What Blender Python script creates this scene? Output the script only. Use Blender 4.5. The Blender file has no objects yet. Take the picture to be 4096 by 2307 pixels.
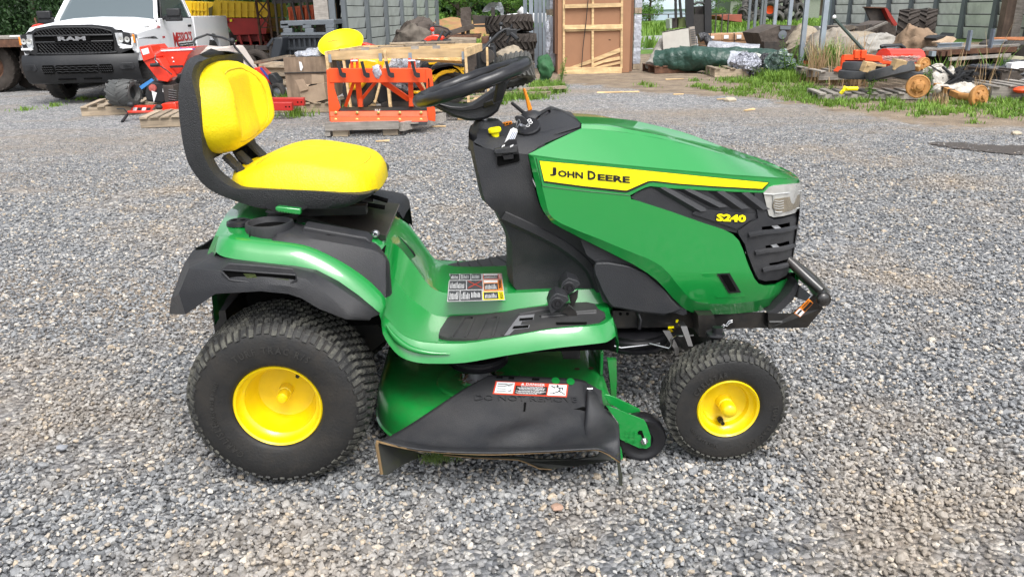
import bpy, bmesh, math, random
from math import sin, cos, pi, radians as R
from mathutils import Vector, Matrix, Euler, noise
from mathutils.geometry import delaunay_2d_cdt
random.seed(7)
S = bpy.context.scene
COL = S.collection
# ------------------------------------------------------------------ camera
CF, CH, CX, CD, CPIT, CYAW, CROL = 3104.8, 1.2248, .5737, 1.848, .3414, .0309, -.0198
_f0 = Vector((sin(CYAW), cos(CYAW), 0)); _r0 = Vector((cos(CYAW), -sin(CYAW), 0)); _z = Vector((0, 0, 1))
_fw = _f0*cos(CPIT)-_z*sin(CPIT); _u0 = _f0*sin(CPIT)+_z*cos(CPIT)
_r = _r0*cos(CROL)+_u0*sin(CROL); _u = -_r0*sin(CROL)+_u0*cos(CROL)
CC = Vector((CX, -CD, CH))
cam = bpy.data.objects.new('camera', bpy.data.cameras.new('camera')); COL.objects.link(cam)
m = Matrix((_r, _u, -_fw)).transposed().to_4x4(); m.translation = CC
cam.matrix_world = m
cam.data.sensor_width = 36; cam.data.lens = CF/4096*36; cam.data.clip_end = 600; cam.data.clip_start = .05
S.camera = cam
# ------------------------------------------------------------------ sky and sun
w = bpy.data.worlds.new('World'); S.world = w; w.use_nodes = True
nt = w.node_tree; bg = nt.nodes['Background']
sky = nt.nodes.new('ShaderNodeTexSky'); sky.sky_type = 'NISHITA'; sky.sun_disc = False
SUN_EL, SUN_AZ = R(58), R(160)
sky.sun_elevation = SUN_EL; sky.sun_rotation = SUN_AZ; sky.dust_density = 4; sky.air_density = 1
hs = nt.nodes.new('ShaderNodeHueSaturation'); hs.inputs['Saturation'].default_value = .25
nt.links.new(sky.outputs[0], hs.inputs['Color'])
tcw = nt.nodes.new('ShaderNodeTexCoord'); nz = nt.nodes.new('ShaderNodeTexNoise'); nz.inputs['Scale'].default_value = 2.2; nz.inputs['Detail'].default_value = 4
rp = nt.nodes.new('ShaderNodeValToRGB'); rp.color_ramp.elements[0].position = .36; rp.color_ramp.elements[1].position = .62
rp.color_ramp.elements[0].color = (0.55, .58, .63, 1); rp.color_ramp.elements[1].color = (1.25, 1.25, 1.25, 1)
mx = nt.nodes.new('ShaderNodeMixRGB'); mx.blend_type = 'MULTIPLY'; mx.inputs[0].default_value = 1
nt.links.new(tcw.outputs['Generated'], nz.inputs['Vector']); nt.links.new(nz.outputs[0], rp.inputs[0])
nt.links.new(hs.outputs[0], mx.inputs[1]); nt.links.new(rp.outputs[0], mx.inputs[2]); nt.links.new(mx.outputs[0], bg.inputs['Color'])
bg.inputs['Strength'].default_value = .15
sl = bpy.data.lights.new('sun', 'SUN'); sl.energy = 1.25; sl.angle = R(28); sl.color = (1, .96, .9)
sun = bpy.data.objects.new('sun', sl); COL.objects.link(sun)
sun.rotation_euler = (R(90)-SUN_EL, 0, pi-SUN_AZ+R(0))
S.view_settings.view_transform = 'Standard'; S.view_settings.look = 'None'; S.view_settings.exposure = 1.0; S.view_settings.gamma = 1
S.view_settings.use_curve_mapping = False
# ------------------------------------------------------------------ tracing: a pixel of the 4096 px photograph to a point at a known depth
VW = {0:(0,0,1/1.590062),1:(650,180,1.8133),2:(600,800,1.2618),3:(1600,200,2.0733),4:(2000,400,1.6123),5:(1500,850,1.935),6:(1450,1350,1.9815),7:(2400,1000,1.612),
      21:(3300,0,3.236),22:(2500,0,3.22),23:(1600,0,3.68),11:(0,0,2.34),12:(1000,0,2.1467),13:(1900,0,2.34),14:(2900,0,2.154)}
def ray(v, x, y):
    a, b, s = VW[v]; X = a+x/s; Y = b+y/s
    return _fw*CF+_r*(X-2048)-_u*(Y-1153.5)
def U(v, x, y, Y=None, Z=None, X=None):
    d = ray(v, x, y)
    t = (Y-CC.y)/d.y if Y is not None else ((Z-CC.z)/d.z if Z is not None else (X-CC.x)/d.x)
    return CC+d*t
def rail(v, pts):            # [(x, y, Y), ...]
    return [U(v, p[0], p[1], Y=p[2]) for p in pts]
def US(v, x, y, surf, off=0):
    Yg = .3
    for _ in range(14):
        p = U(v, x, y, Y=Yg); Yn = surf(p.x, p.z)-off
        Yg = Yg*.4+Yn*.6
    return U(v, x, y, Y=Yg)
# ------------------------------------------------------------------ materials
MATS = {}
def pm(name, col, rough=.5, metal=0., coat=0., var=0., vscale=8., bump=0., bscale=60., dirt=None, dscale=3., damt=.5, spec=.5, alpha=1., trans=0., emit=None, wave=None, objrand=0., hang=1.):
    if name in MATS: return MATS[name]
    M = bpy.data.materials.new(name); M.use_nodes = True; t = M.node_tree; b = t.nodes['Principled BSDF']; L = t.links
    b.inputs['Roughness'].default_value = rough; b.inputs['Metallic'].default_value = metal
    b.inputs['Coat Weight'].default_value = coat; b.inputs['Coat Roughness'].default_value = .04
    b.inputs['Specular IOR Level'].default_value = spec
    b.inputs['Alpha'].default_value = alpha; b.inputs['Transmission Weight'].default_value = trans
    tc = t.nodes.new('ShaderNodeTexCoord'); c = (*col, 1)
    cur = t.nodes.new('ShaderNodeRGB'); cur.outputs[0].default_value = c; out = cur.outputs[0]
    def mul(fac_socket, lo, hi):
        nonlocal out
        mr = t.nodes.new('ShaderNodeMapRange'); mr.inputs['To Min'].default_value = lo; mr.inputs['To Max'].default_value = hi
        mr.inputs['From Min'].default_value = .25; mr.inputs['From Max'].default_value = .75
        L.new(fac_socket, mr.inputs[0])
        q = t.nodes.new('ShaderNodeVectorMath'); q.operation = 'SCALE'; L.new(out, q.inputs[0]); L.new(mr.outputs[0], q.inputs['Scale']); out = q.outputs[0]
    if var:
        n = t.nodes.new('ShaderNodeTexNoise'); n.inputs['Scale'].default_value = vscale; n.inputs['Detail'].default_value = 6; n.inputs['Roughness'].default_value = .65
        L.new(tc.outputs['Object'], n.inputs['Vector']); mul(n.outputs[0], 1-var, 1+var)
    if wave:
        mp = t.nodes.new('ShaderNodeMapping'); mp.inputs['Scale'].default_value = wave
        n = t.nodes.new('ShaderNodeTexNoise'); n.inputs['Scale'].default_value = 1; n.inputs['Detail'].default_value = 5
        L.new(tc.outputs['Object'], mp.inputs[0]); L.new(mp.outputs[0], n.inputs['Vector']); mul(n.outputs[0], .62, 1.3)
    if objrand:
        oi = t.nodes.new('ShaderNodeObjectInfo'); mr = t.nodes.new('ShaderNodeMapRange'); mr.inputs['To Min'].default_value = 1-objrand; mr.inputs['To Max'].default_value = 1+objrand
        L.new(oi.outputs['Random'], mr.inputs[0]); q = t.nodes.new('ShaderNodeVectorMath'); q.operation = 'SCALE'; L.new(out, q.inputs[0]); L.new(mr.outputs[0], q.inputs['Scale']); out = q.outputs[0]
    if dirt:
        n = t.nodes.new('ShaderNodeTexNoise'); n.inputs['Scale'].default_value = dscale; n.inputs['Detail'].default_value = 8; n.inputs['Roughness'].default_value = .7
        L.new(tc.outputs['Object'], n.inputs['Vector'])
        mr = t.nodes.new('ShaderNodeMapRange'); mr.inputs['From Min'].default_value = .45; mr.inputs['From Max'].default_value = .72; mr.inputs['To Max'].default_value = damt
        L.new(n.outputs[0], mr.inputs[0]); q = t.nodes.new('ShaderNodeMixRGB'); L.new(mr.outputs[0], q.inputs[0]); L.new(out, q.inputs[1]); q.inputs[2].default_value = (*dirt, 1); out = q.outputs[0]
        q2 = t.nodes.new('ShaderNodeMath'); q2.operation = 'MULTIPLY_ADD'; L.new(mr.outputs[0], q2.inputs[0]); q2.inputs[1].default_value = .5; q2.inputs[2].default_value = rough; q2.use_clamp = True; L.new(q2.outputs[0], b.inputs['Roughness'])
    L.new(out, b.inputs['Base Color'])
    if bump:
        n = t.nodes.new('ShaderNodeTexNoise'); n.inputs['Scale'].default_value = bscale; n.inputs['Detail'].default_value = 3
        L.new(tc.outputs['Object'], n.inputs['Vector']); bu = t.nodes.new('ShaderNodeBump'); bu.inputs['Strength'].default_value = bump; bu.inputs['Distance'].default_value = .004*hang
        L.new(n.outputs[0], bu.inputs['Height']); L.new(bu.outputs[0], b.inputs['Normal'])
    if emit: b.inputs['Emission Color'].default_value = (*col, 1); b.inputs['Emission Strength'].default_value = emit
    MATS[name] = M; return M
# ------------------------------------------------------------------ mesh builder
class MB:
    def __init__(s): s.v = []; s.f = []
    def add(s, vs, fs):
        k = len(s.v); s.v += [Vector(p) for p in vs]; s.f += [tuple(i+k for i in q) for q in fs]; return s
    def box(s, x0, x1, y0, y1, z0, z1):
        return s.add([(x0,y0,z0),(x1,y0,z0),(x1,y1,z0),(x0,y1,z0),(x0,y0,z1),(x1,y0,z1),(x1,y1,z1),(x0,y1,z1)],
                     [(0,3,2,1),(4,5,6,7),(0,1,5,4),(1,2,6,5),(2,3,7,6),(3,0,4,7)])
    def ob(s, c, d, e=(0,0,0)):
        q = Euler(e).to_matrix(); c = Vector(c); h = Vector(d)/2
        return s.add([c+q@Vector((a*h.x, b*h.y, g*h.z)) for g in (-1,1) for a,b in ((-1,-1),(1,-1),(1,1),(-1,1))],
                     [(0,3,2,1),(4,5,6,7),(0,1,5,4),(1,2,6,5),(2,3,7,6),(3,0,4,7)])
    def bar(s, p, q, wd, th=None, up=(0,0,1), ext=0):       # a board from p to q
        p = Vector(p); q = Vector(q); th = th or wd; a = (q-p).normalized(); p = p-a*ext; q = q+a*ext
        u = Vector(up); sd = a.cross(u)
        if sd.length < 1e-4: sd = a.cross(Vector((0,1,0)))
        sd.normalize(); u = sd.cross(a)
        vs = [c+sd*x*wd/2+u*y*th/2 for c in (p, q) for x, y in ((-1,-1),(1,-1),(1,1),(-1,1))]
        return s.add(vs, [(0,3,2,1)[::-1],(4,5,6,7)[::-1],(0,1,5,4)[::-1],(1,2,6,5)[::-1],(2,3,7,6)[::-1],(3,0,4,7)[::-1]])
    def tube(s, path, r, n=8, closed=False, cap=True):
        P = [Vector(p) for p in path]; N = len(P); rr = r if isinstance(r, (list, tuple)) else [r]*N
        k = len(s.v); ref = Vector((0,0,1))
        prev = None
        for i in range(N):
            if closed: t = P[(i+1)%N]-P[i-1]
            else: t = P[min(i+1,N-1)]-P[max(i-1,0)]
            t.normalize()
            if prev is None:
                a = t.cross(ref)
                if a.length < 1e-3: a = t.cross(Vector((1,0,0)))
            else: a = prev-t*prev.dot(t)
            a.normalize(); prev = a; b = t.cross(a)
            for j in range(n):
                g = 2*pi*j/n; s.v.append(P[i]+(a*cos(g)+b*sin(g))*rr[i])
        M = N if closed else N-1
        for i in range(M):
            i2 = (i+1)%N
            for j in range(n):
                j2 = (j+1)%n; s.f.append((k+i*n+j, k+i*n+j2, k+i2*n+j2, k+i2*n+j))
        if cap and not closed:
            s.f.append(tuple(k+j for j in range(n))[::-1]); s.f.append(tuple(k+(N-1)*n+j for j in range(n)))
        return s
    def cyl(s, p, q, r, n=16, r2=None): return s.tube([p, q], [r, r if r2 is None else r2], n)
    def lathe(s, prof, o, ax='y', n=48, caps=False):          # prof [(along, radius)]
        k = len(s.v); o = Vector(o)
        if isinstance(ax, str): ax = {'x':(1,0,0),'y':(0,1,0),'z':(0,0,1)}[ax]
        A = Vector(ax).normalized(); B = A.cross(Vector((0,0,1)) if abs(A.z) < .9 else Vector((1,0,0))).normalized(); Cc = A.cross(B)
        for h, r in prof:
            for j in range(n):
                g = 2*pi*j/n; s.v.append(o+A*h+(B*cos(g)+Cc*sin(g))*r)
        for i in range(len(prof)-1):
            for j in range(n):
                j2 = (j+1)%n; s.f.append((k+i*n+j, k+i*n+j2, k+(i+1)*n+j2, k+(i+1)*n+j))
        if caps:
            s.f.append(tuple(k+j for j in range(n))[::-1]); s.f.append(tuple(k+(len(prof)-1)*n+j for j in range(n)))
        return s
    def prism(s, pts, vec):                      # polygon (3D points) swept by vec
        P = [Vector(p) for p in pts]; n = len(P); v = Vector(vec); k = len(s.v)
        s.v += P+[p+v for p in P]
        s.f.append(tuple(k+i for i in range(n))); s.f.append(tuple(k+n+i for i in range(n))[::-1])
        for i in range(n):
            j = (i+1)%n; s.f.append((k+j, k+i, k+n+i, k+n+j))
        return s
    def grid(s, rails, closed=False):
        n = len(rails[0]); k = len(s.v)
        for r_ in rails: s.v += [Vector(p) for p in r_]
        for i in range(len(rails)-1):
            for j in range(n-1 if not closed else n):
                j2 = (j+1)%n; s.f.append((k+i*n+j, k+i*n+j2, k+(i+1)*n+j2, k+(i+1)*n+j))
        return s
    def sphere(s, c, r, n=12, m=8, sc=(1,1,1)):
        c = Vector(c); k = len(s.v)
        s.v.append(c+Vector((0,0,-r*sc[2])))
        for i in range(1, m):
            a = pi*i/m-pi/2
            for j in range(n):
                g = 2*pi*j/n; s.v.append(c+Vector((cos(a)*cos(g)*r*sc[0], cos(a)*sin(g)*r*sc[1], sin(a)*r*sc[2])))
        s.v.append(c+Vector((0,0,r*sc[2]))); e = len(s.v)-1
        for j in range(n):
            j2 = (j+1)%n; s.f.append((k, k+1+j2, k+1+j)); s.f.append((e, k+1+(m-2)*n+j, k+1+(m-2)*n+j2))
            for i in range(m-2):
                s.f.append((k+1+i*n+j, k+1+i*n+j2, k+1+(i+1)*n+j2, k+1+(i+1)*n+j))
        return s
    def mirror(s, yc):
        if not any(abs(p.y-yc) < 1e-4 for p in s.v): s.mir = yc; return s      # two separate pieces: go() makes two objects
        n = len(s.v); s.v += [Vector((p.x, 2*yc-p.y, p.z)) for p in s.v]; s.f += [tuple(i+n for i in q)[::-1] for q in list(s.f)]; return s
    def xf(s, M):
        s.v = [M@p for p in s.v]; return s
    def jit(s, a):
        s.v = [p+Vector((random.uniform(-a,a), random.uniform(-a,a), random.uniform(-a,a))) for p in s.v]; return s
    def merge(s, o): return s.add(o.v, o.f)
    def go(s, name, mat, parent=None, world=True, smooth=40, bev=0, sub=0, weld=0, solid=0, normals=True, **kw):
        if getattr(s, 'mir', None) is not None:
            t = MB(); t.v = [Vector((p.x, 2*s.mir-p.y, p.z)) for p in s.v]; t.f = [q[::-1] for q in s.f]; s.mir = None
            first = s.go(name, mat, parent, world, smooth, bev, sub, weld, solid, normals, **kw)
            t.go(name, mat, parent, world, smooth, bev, sub, weld, solid, normals, **kw); return first
        me = bpy.data.meshes.new(name)
        vs = s.v
        off = Vector((0,0,0))
        if parent is None and world and 'loc' in kw: off = Vector(kw['loc'])
        me.from_pydata([tuple(p-off) for p in vs], [], s.f)
        if normals or weld:
            bm = bmesh.new(); bm.from_mesh(me)
            if weld: bmesh.ops.remove_doubles(bm, verts=bm.verts, dist=weld)
            if normals: bmesh.ops.recalc_face_normals(bm, faces=bm.faces)
            bm.to_mesh(me); bm.free()
        if smooth:
            me.polygons.foreach_set('use_smooth', [True]*len(me.polygons))
            me.set_sharp_from_angle(angle=R(smooth))
        mats = mat if isinstance(mat, (list, tuple)) else [mat]
        for q in mats: me.materials.append(q)
        o = bpy.data.objects.new(name, me); COL.objects.link(o)
        if parent is not None:
            o.parent = parent
            if world:
                pw = wm(parent)
                o.matrix_parent_inverse = pw.inverted()
        elif 'loc' in kw: o.location = kw['loc']
        if solid:
            q = o.modifiers.new('solid', 'SOLIDIFY'); q.thickness = solid; q.offset = 0
        if bev:
            q = o.modifiers.new('bevel', 'BEVEL'); q.width = bev; q.segments = 2; q.limit_method = 'ANGLE'; q.angle_limit = R(35)
        if sub:
            q = o.modifiers.new('sub', 'SUBSURF'); q.levels = sub; q.render_levels = sub
        for a in ('label', 'category', 'group', 'kind'):
            if a in kw and kw[a]: o[a] = kw[a]
        return o
def wm(o):
    M = o.matrix_basis
    if o.parent: M = wm(o.parent)@o.matrix_parent_inverse@M
    return M
def thing(name, loc, label, cat, group=None, rz=0, rot=None):
    o = bpy.data.objects.new(name, None); COL.objects.link(o); o.location = loc; o.rotation_euler = rot or (0,0,rz); o.empty_display_size = .1
    o['label'] = label; o['category'] = cat
    if group: o['group'] = group
    return o
def tag(o, label, cat, group=None):
    o['label'] = label; o['category'] = cat
    if group: o['group'] = group
    return o
def dup(root, loc, rz=None, rot=None, label=None, group=None, scale=None):
    def cp(o, par):
        c = o.copy(); COL.objects.link(c)
        if par is not None: c.parent = par
        for ch in [k for k in COL.objects if k.parent == o]: cp(ch, c)
        return c
    r_ = cp(root, None); r_.location = loc
    if rz is not None: r_.rotation_euler = (0,0,rz)
    if rot is not None: r_.rotation_euler = rot
    if scale: r_.scale = (scale,)*3 if not isinstance(scale, (tuple, list)) else scale
    if label: r_['label'] = label
    if group: r_['group'] = group
    return r_
def cat(pts, n):            # smooth resample of a polyline to n points (Catmull-Rom on arc length)
    P = [Vector(p) for p in pts]; d = [0]
    for a, b in zip(P, P[1:]): d.append(d[-1]+max((b-a).length, 1e-9))
    out = []
    for i in range(n):
        s = d[-1]*i/(n-1); k = 0
        while k < len(P)-2 and d[k+1] < s: k += 1
        t = (s-d[k])/(d[k+1]-d[k]); a = P[max(k-1,0)]; b = P[k]; c = P[k+1]; e = P[min(k+2,len(P)-1)]
        out.append(.5*((2*b)+(c-a)*t+(2*a-5*b+4*c-e)*t*t+(3*b-a-3*c+e)*t**3))
    return out
def dense(pts, k=4, closed=False):     # index-matched smooth refinement
    P = [Vector(p) for p in pts]; out = []; n = len(P)
    for i in range(n if closed else n-1):
        if closed: a, b, c, e = P[i-1], P[i], P[(i+1)%n], P[(i+2)%n]
        else: a, b, c, e = P[max(i-1,0)], P[i], P[i+1], P[min(i+2,n-1)]
        for j in range(k):
            t = j/k; out.append(.5*((2*b)+(c-a)*t+(2*a-5*b+4*c-e)*t*t+(3*b-a-3*c+e)*t**3))
    if not closed: out.append(P[-1])
    return out
def loft(rails, k=4, m=1):            # smooth along (k) and optionally across (m)
    r_ = [dense(q, k) for q in rails] if k > 1 else [[Vector(p) for p in q] for q in rails]
    if m > 1:
        cols = [dense(c, m) for c in zip(*r_)]; r_ = [list(c) for c in zip(*cols)]
    return r_
def inpoly(x, y, P):
    c = False; n = len(P)
    for i in range(n):
        x1, y1 = P[i]; x2, y2 = P[i-1]
        if (y1 > y) != (y2 > y) and x < (x2-x1)*(y-y1)/(y2-y1)+x1: c = not c
    return c
def dseg(x, y, P):
    best = 9
    for i in range(len(P)):
        x1, y1 = P[i]; x2, y2 = P[i-1]; dx, dy = x2-x1, y2-y1; l = dx*dx+dy*dy
        t = 0 if l == 0 else max(0, min(1, ((x-x1)*dx+(y-y1)*dy)/l)); best = min(best, math.hypot(x-x1-dx*t, y-y1-dy*t))
    return best
def cdt(P, step, holes=(), ins=.4):
    """outline (2D) -> inner points on a grid, triangulated; returns verts, faces, boundary index loops"""
    loops = [P]+list(holes); vs = []; ed = []; bl = []
    for L_ in loops:
        k = len(vs); n = len(L_); vs += [Vector(p) for p in L_]; ed += [(k+i, k+(i+1)%n) for i in range(n)]
    x0 = min(p[0] for p in P); x1 = max(p[0] for p in P); y0 = min(p[1] for p in P); y1 = max(p[1] for p in P)
    nx = int((x1-x0)/step)+1; ny = int((y1-y0)/step)+1
    for i in range(nx):
        for j in range(ny):
            x = x0+(i+.5+.25*(j%2))*step; y = y0+(j+.5)*step
            if inpoly(x, y, P) and not any(inpoly(x, y, h) for h in holes) and min(dseg(x, y, l) for l in loops) > step*ins: vs.append(Vector((x, y)))
    ov, oe, of, ovi, oei, ofi = delaunay_2d_cdt(vs, ed, [], 0, 1e-7)
    fs = []
    for f in of:
        cx = sum(ov[i].x for i in f)/3; cy = sum(ov[i].y for i in f)/3
        if inpoly(cx, cy, P) and not any(inpoly(cx, cy, h) for h in holes): fs.append(tuple(f))
    cnt = {}
    for f in fs:
        for a, b in zip(f, f[1:]+f[:1]):
            cnt[(min(a,b), max(a,b))] = cnt.get((min(a,b), max(a,b)), 0)+1
    be = [(a, b) for f in fs for a, b in zip(f, f[1:]+f[:1]) if cnt[(min(a,b), max(a,b))] == 1]
    return ov, fs, be
def side_panel(outl, surf, off=0, thick=.012, step=.02, holes=(), dens=1, rel=None):
    """outl: traced points already on the surface -> panel following Y = surf(X, Z), with a rim"""
    P = [(p.x, p.z) for p in outl]; H_ = [[(p.x, p.z) for p in h] for h in holes]
    ov, fs, be = cdt(P, step, H_)
    b = MB()
    def yy(x, z):
        y = surf(x, z)-off
        return y-(rel(x, z) if rel else 0)
    fr = [Vector((p.x, yy(p.x, p.y), p.y)) for p in ov]; n = len(fr)
    b.v = fr+[p+Vector((0, thick, 0)) for p in fr]
    b.f = [f for f in fs]+[tuple(i+n for i in f)[::-1] for f in fs]+[(a, c, c+n, a+n) for a, c in be]
    return b
def tr(v, pts, surf, off=0, k=1, closed=True):
    q = [US(v, x, y, surf, off) for x, y in pts]
    return dense(q, k, closed) if k > 1 else q
# ------------------------------------------------------------------ lettering
_tc = {}
def glyphs(s, bold=.02):
    if (s, bold) in _tc: return _tc[(s, bold)]
    c = bpy.data.curves.new('lettering', 'FONT'); c.body = s; c.offset = bold; c.resolution_u = 2; c.fill_mode = 'FRONT'
    o = bpy.data.objects.new('lettering', c); COL.objects.link(o)
    dg = bpy.context.evaluated_depsgraph_get(); me = bpy.data.meshes.new_from_object(o.evaluated_get(dg))
    V_ = [v.co.copy() for v in me.vertices]; F_ = [tuple(p.vertices) for p in me.polygons]
    bpy.data.objects.remove(o); bpy.data.curves.remove(c); bpy.data.meshes.remove(me)
    x0 = min(v.x for v in V_); x1 = max(v.x for v in V_); y0 = min(v.y for v in V_); y1 = max(v.y for v in V_)
    _tc[(s, bold)] = ([((v.x-x0)/(x1-x0), (v.y-y0)/(y1-y0)) for v in V_], F_, (x1-x0)/(y1-y0)); return _tc[(s, bold)]
def text(s, p0, p1, up, b=None, bold=.02, th=0, nrm=None):
    """fills the parallelogram p0 (bottom left), p1 (bottom right), up (vector of the letter height)"""
    v, f, asp = glyphs(s, bold); b = b or MB(); p0 = Vector(p0); p1 = Vector(p1); up = Vector(up); d = p1-p0
    nr = d.cross(up).normalized() if nrm is None else Vector(nrm)
    V_ = [p0+d*x+up*y for x, y in v]
    if th:
        n = len(V_); cnt = {}
        for q in f:
            for a, c in zip(q, q[1:]+q[:1]): cnt[(min(a,c), max(a,c))] = cnt.get((min(a,c), max(a,c)), 0)+1
        sides = [(a, c, c+n, a+n) for q in f for a, c in zip(q, q[1:]+q[:1]) if cnt[(min(a,c), max(a,c))] == 1]
        b.add([p+nr*th for p in V_]+V_, list(f)+[q[::-1] for q in sides])
    else: b.add(V_, f)
    return b
def arc_text(s, c, rad, a0, h, y, b, bold=.02, da=None, th=.0015, flip=False, wid=.8):
    """lettering round a wheel face at plane Y=y, starting at angle a0 (radians, from +X, clockwise seen from the camera)"""
    a = a0
    for ch in s:
        if ch == ' ': a += h*.6/rad*(1 if not flip else -1); continue
        asp = glyphs(ch, bold)[2]; wd = min(h*asp*1.0, h*1.1)*wid
        ang = a+(wd/2)/rad*(1 if not flip else -1)
        # angle measured clockwise from straight up
        er = Vector((sin(ang), 0, cos(ang))); et = Vector((cos(ang), 0, -sin(ang)))
        if flip: base = c+er*(rad+h/2); up = -er*h; dr = -et
        else: base = c+er*(rad-h/2); up = er*h; dr = et
        base = Vector((base.x, y, base.z))
        text(ch, base-dr*wd/2, base+dr*wd/2, up, b, bold, th, (0,-1,0))
        a += (wd+h*.28)/rad*(1 if not flip else -1)
    return b
# ================================================================== THE TRACTOR
YC = .48
green = pm('green_paint', (.007,.222,.038), .28, coat=1, var=.05, vscale=3, spec=.5)
dgreen = pm('deck_green_paint', (.008,.21,.036), .3, coat=.9, var=.15, vscale=6, dirt=(.06,.05,.03), dscale=7, damt=.55)
yel = pm('yellow_rim_paint', (.8,.58,.0), .35, coat=.5, var=.04, vscale=6, dirt=(.45,.3,.02), dscale=9, damt=.3)
vin = pm('yellow_vinyl', (.86,.66,.0), .45, var=.05, vscale=5, bump=.5, bscale=260, dirt=(.5,.35,.03), dscale=7, damt=.25)
blk = pm('black_textured_plastic', (.017,.018,.021), .5, var=.15, vscale=9, bump=.35, bscale=420, dirt=(.07,.065,.06), dscale=5, damt=.3)
shell = pm('black_pebbled_plastic', (.022,.023,.025), .5, var=.2, vscale=200, bump=1.2, bscale=330)
blk2 = pm('black_satin_plastic', (.012,.012,.014), .33, var=.1)
bmet = pm('black_painted_steel', (.012,.012,.012), .3, coat=.4, var=.3, vscale=12, dirt=(.06,.045,.03), dscale=9, damt=.4)
dark = pm('dark_void', (.004,.004,.004), .9, spec=.05)  # near-black colour, stands in for shade inside openings, hollows and underneath
rub = pm('tyre_rubber', (.011,.011,.011), .62, var=.25, vscale=14, bump=.3, bscale=160, dirt=(.045,.036,.025), dscale=4.5, damt=.6)
rubt = pm('tread_rubber', (.022,.022,.021), .7, var=.4, vscale=40, bump=.4, bscale=160, dirt=(.19,.185,.15), dscale=22, damt=.75)
zinc = pm('zinc_plated_steel', (.6,.6,.62), .25, metal=1)
chrome = pm('bright_wire', (.45,.45,.45), .25, metal=1)
org = pm('orange_plastic', (.86,.27,.01), .4)
dyel = pm('decal_yellow', (.95,.82,.0), .35)
dblk = pm('decal_black', (.008,.008,.008), .4)
wht = pm('decal_white', (.8,.8,.8), .4)
dred = pm('decal_red', (.75,.06,.02), .4)
dorg = pm('decal_orange', (.85,.25,.02), .4)
dgry = pm('decal_dark_grey', (.05,.05,.055), .35)
lens = pm('headlamp_lens', (.55,.55,.52), .15, coat=1, metal=.5, var=.15, vscale=30)
lensi = pm('headlamp_reflector', (.40,.35,.27), .22, metal=.8, var=.35, vscale=25)
grs = pm('grass_residue', (.04,.055,.012), .9, var=.5, vscale=40, bump=1, bscale=90)
T = thing('lawn_tractor', (.6,YC,0), 'green and yellow riding lawn mower standing in the middle of the gravel yard', 'lawn mower')
def part(b, name, mat, par=None, **k): return b.go(name, mat, par or T, **k)
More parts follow.
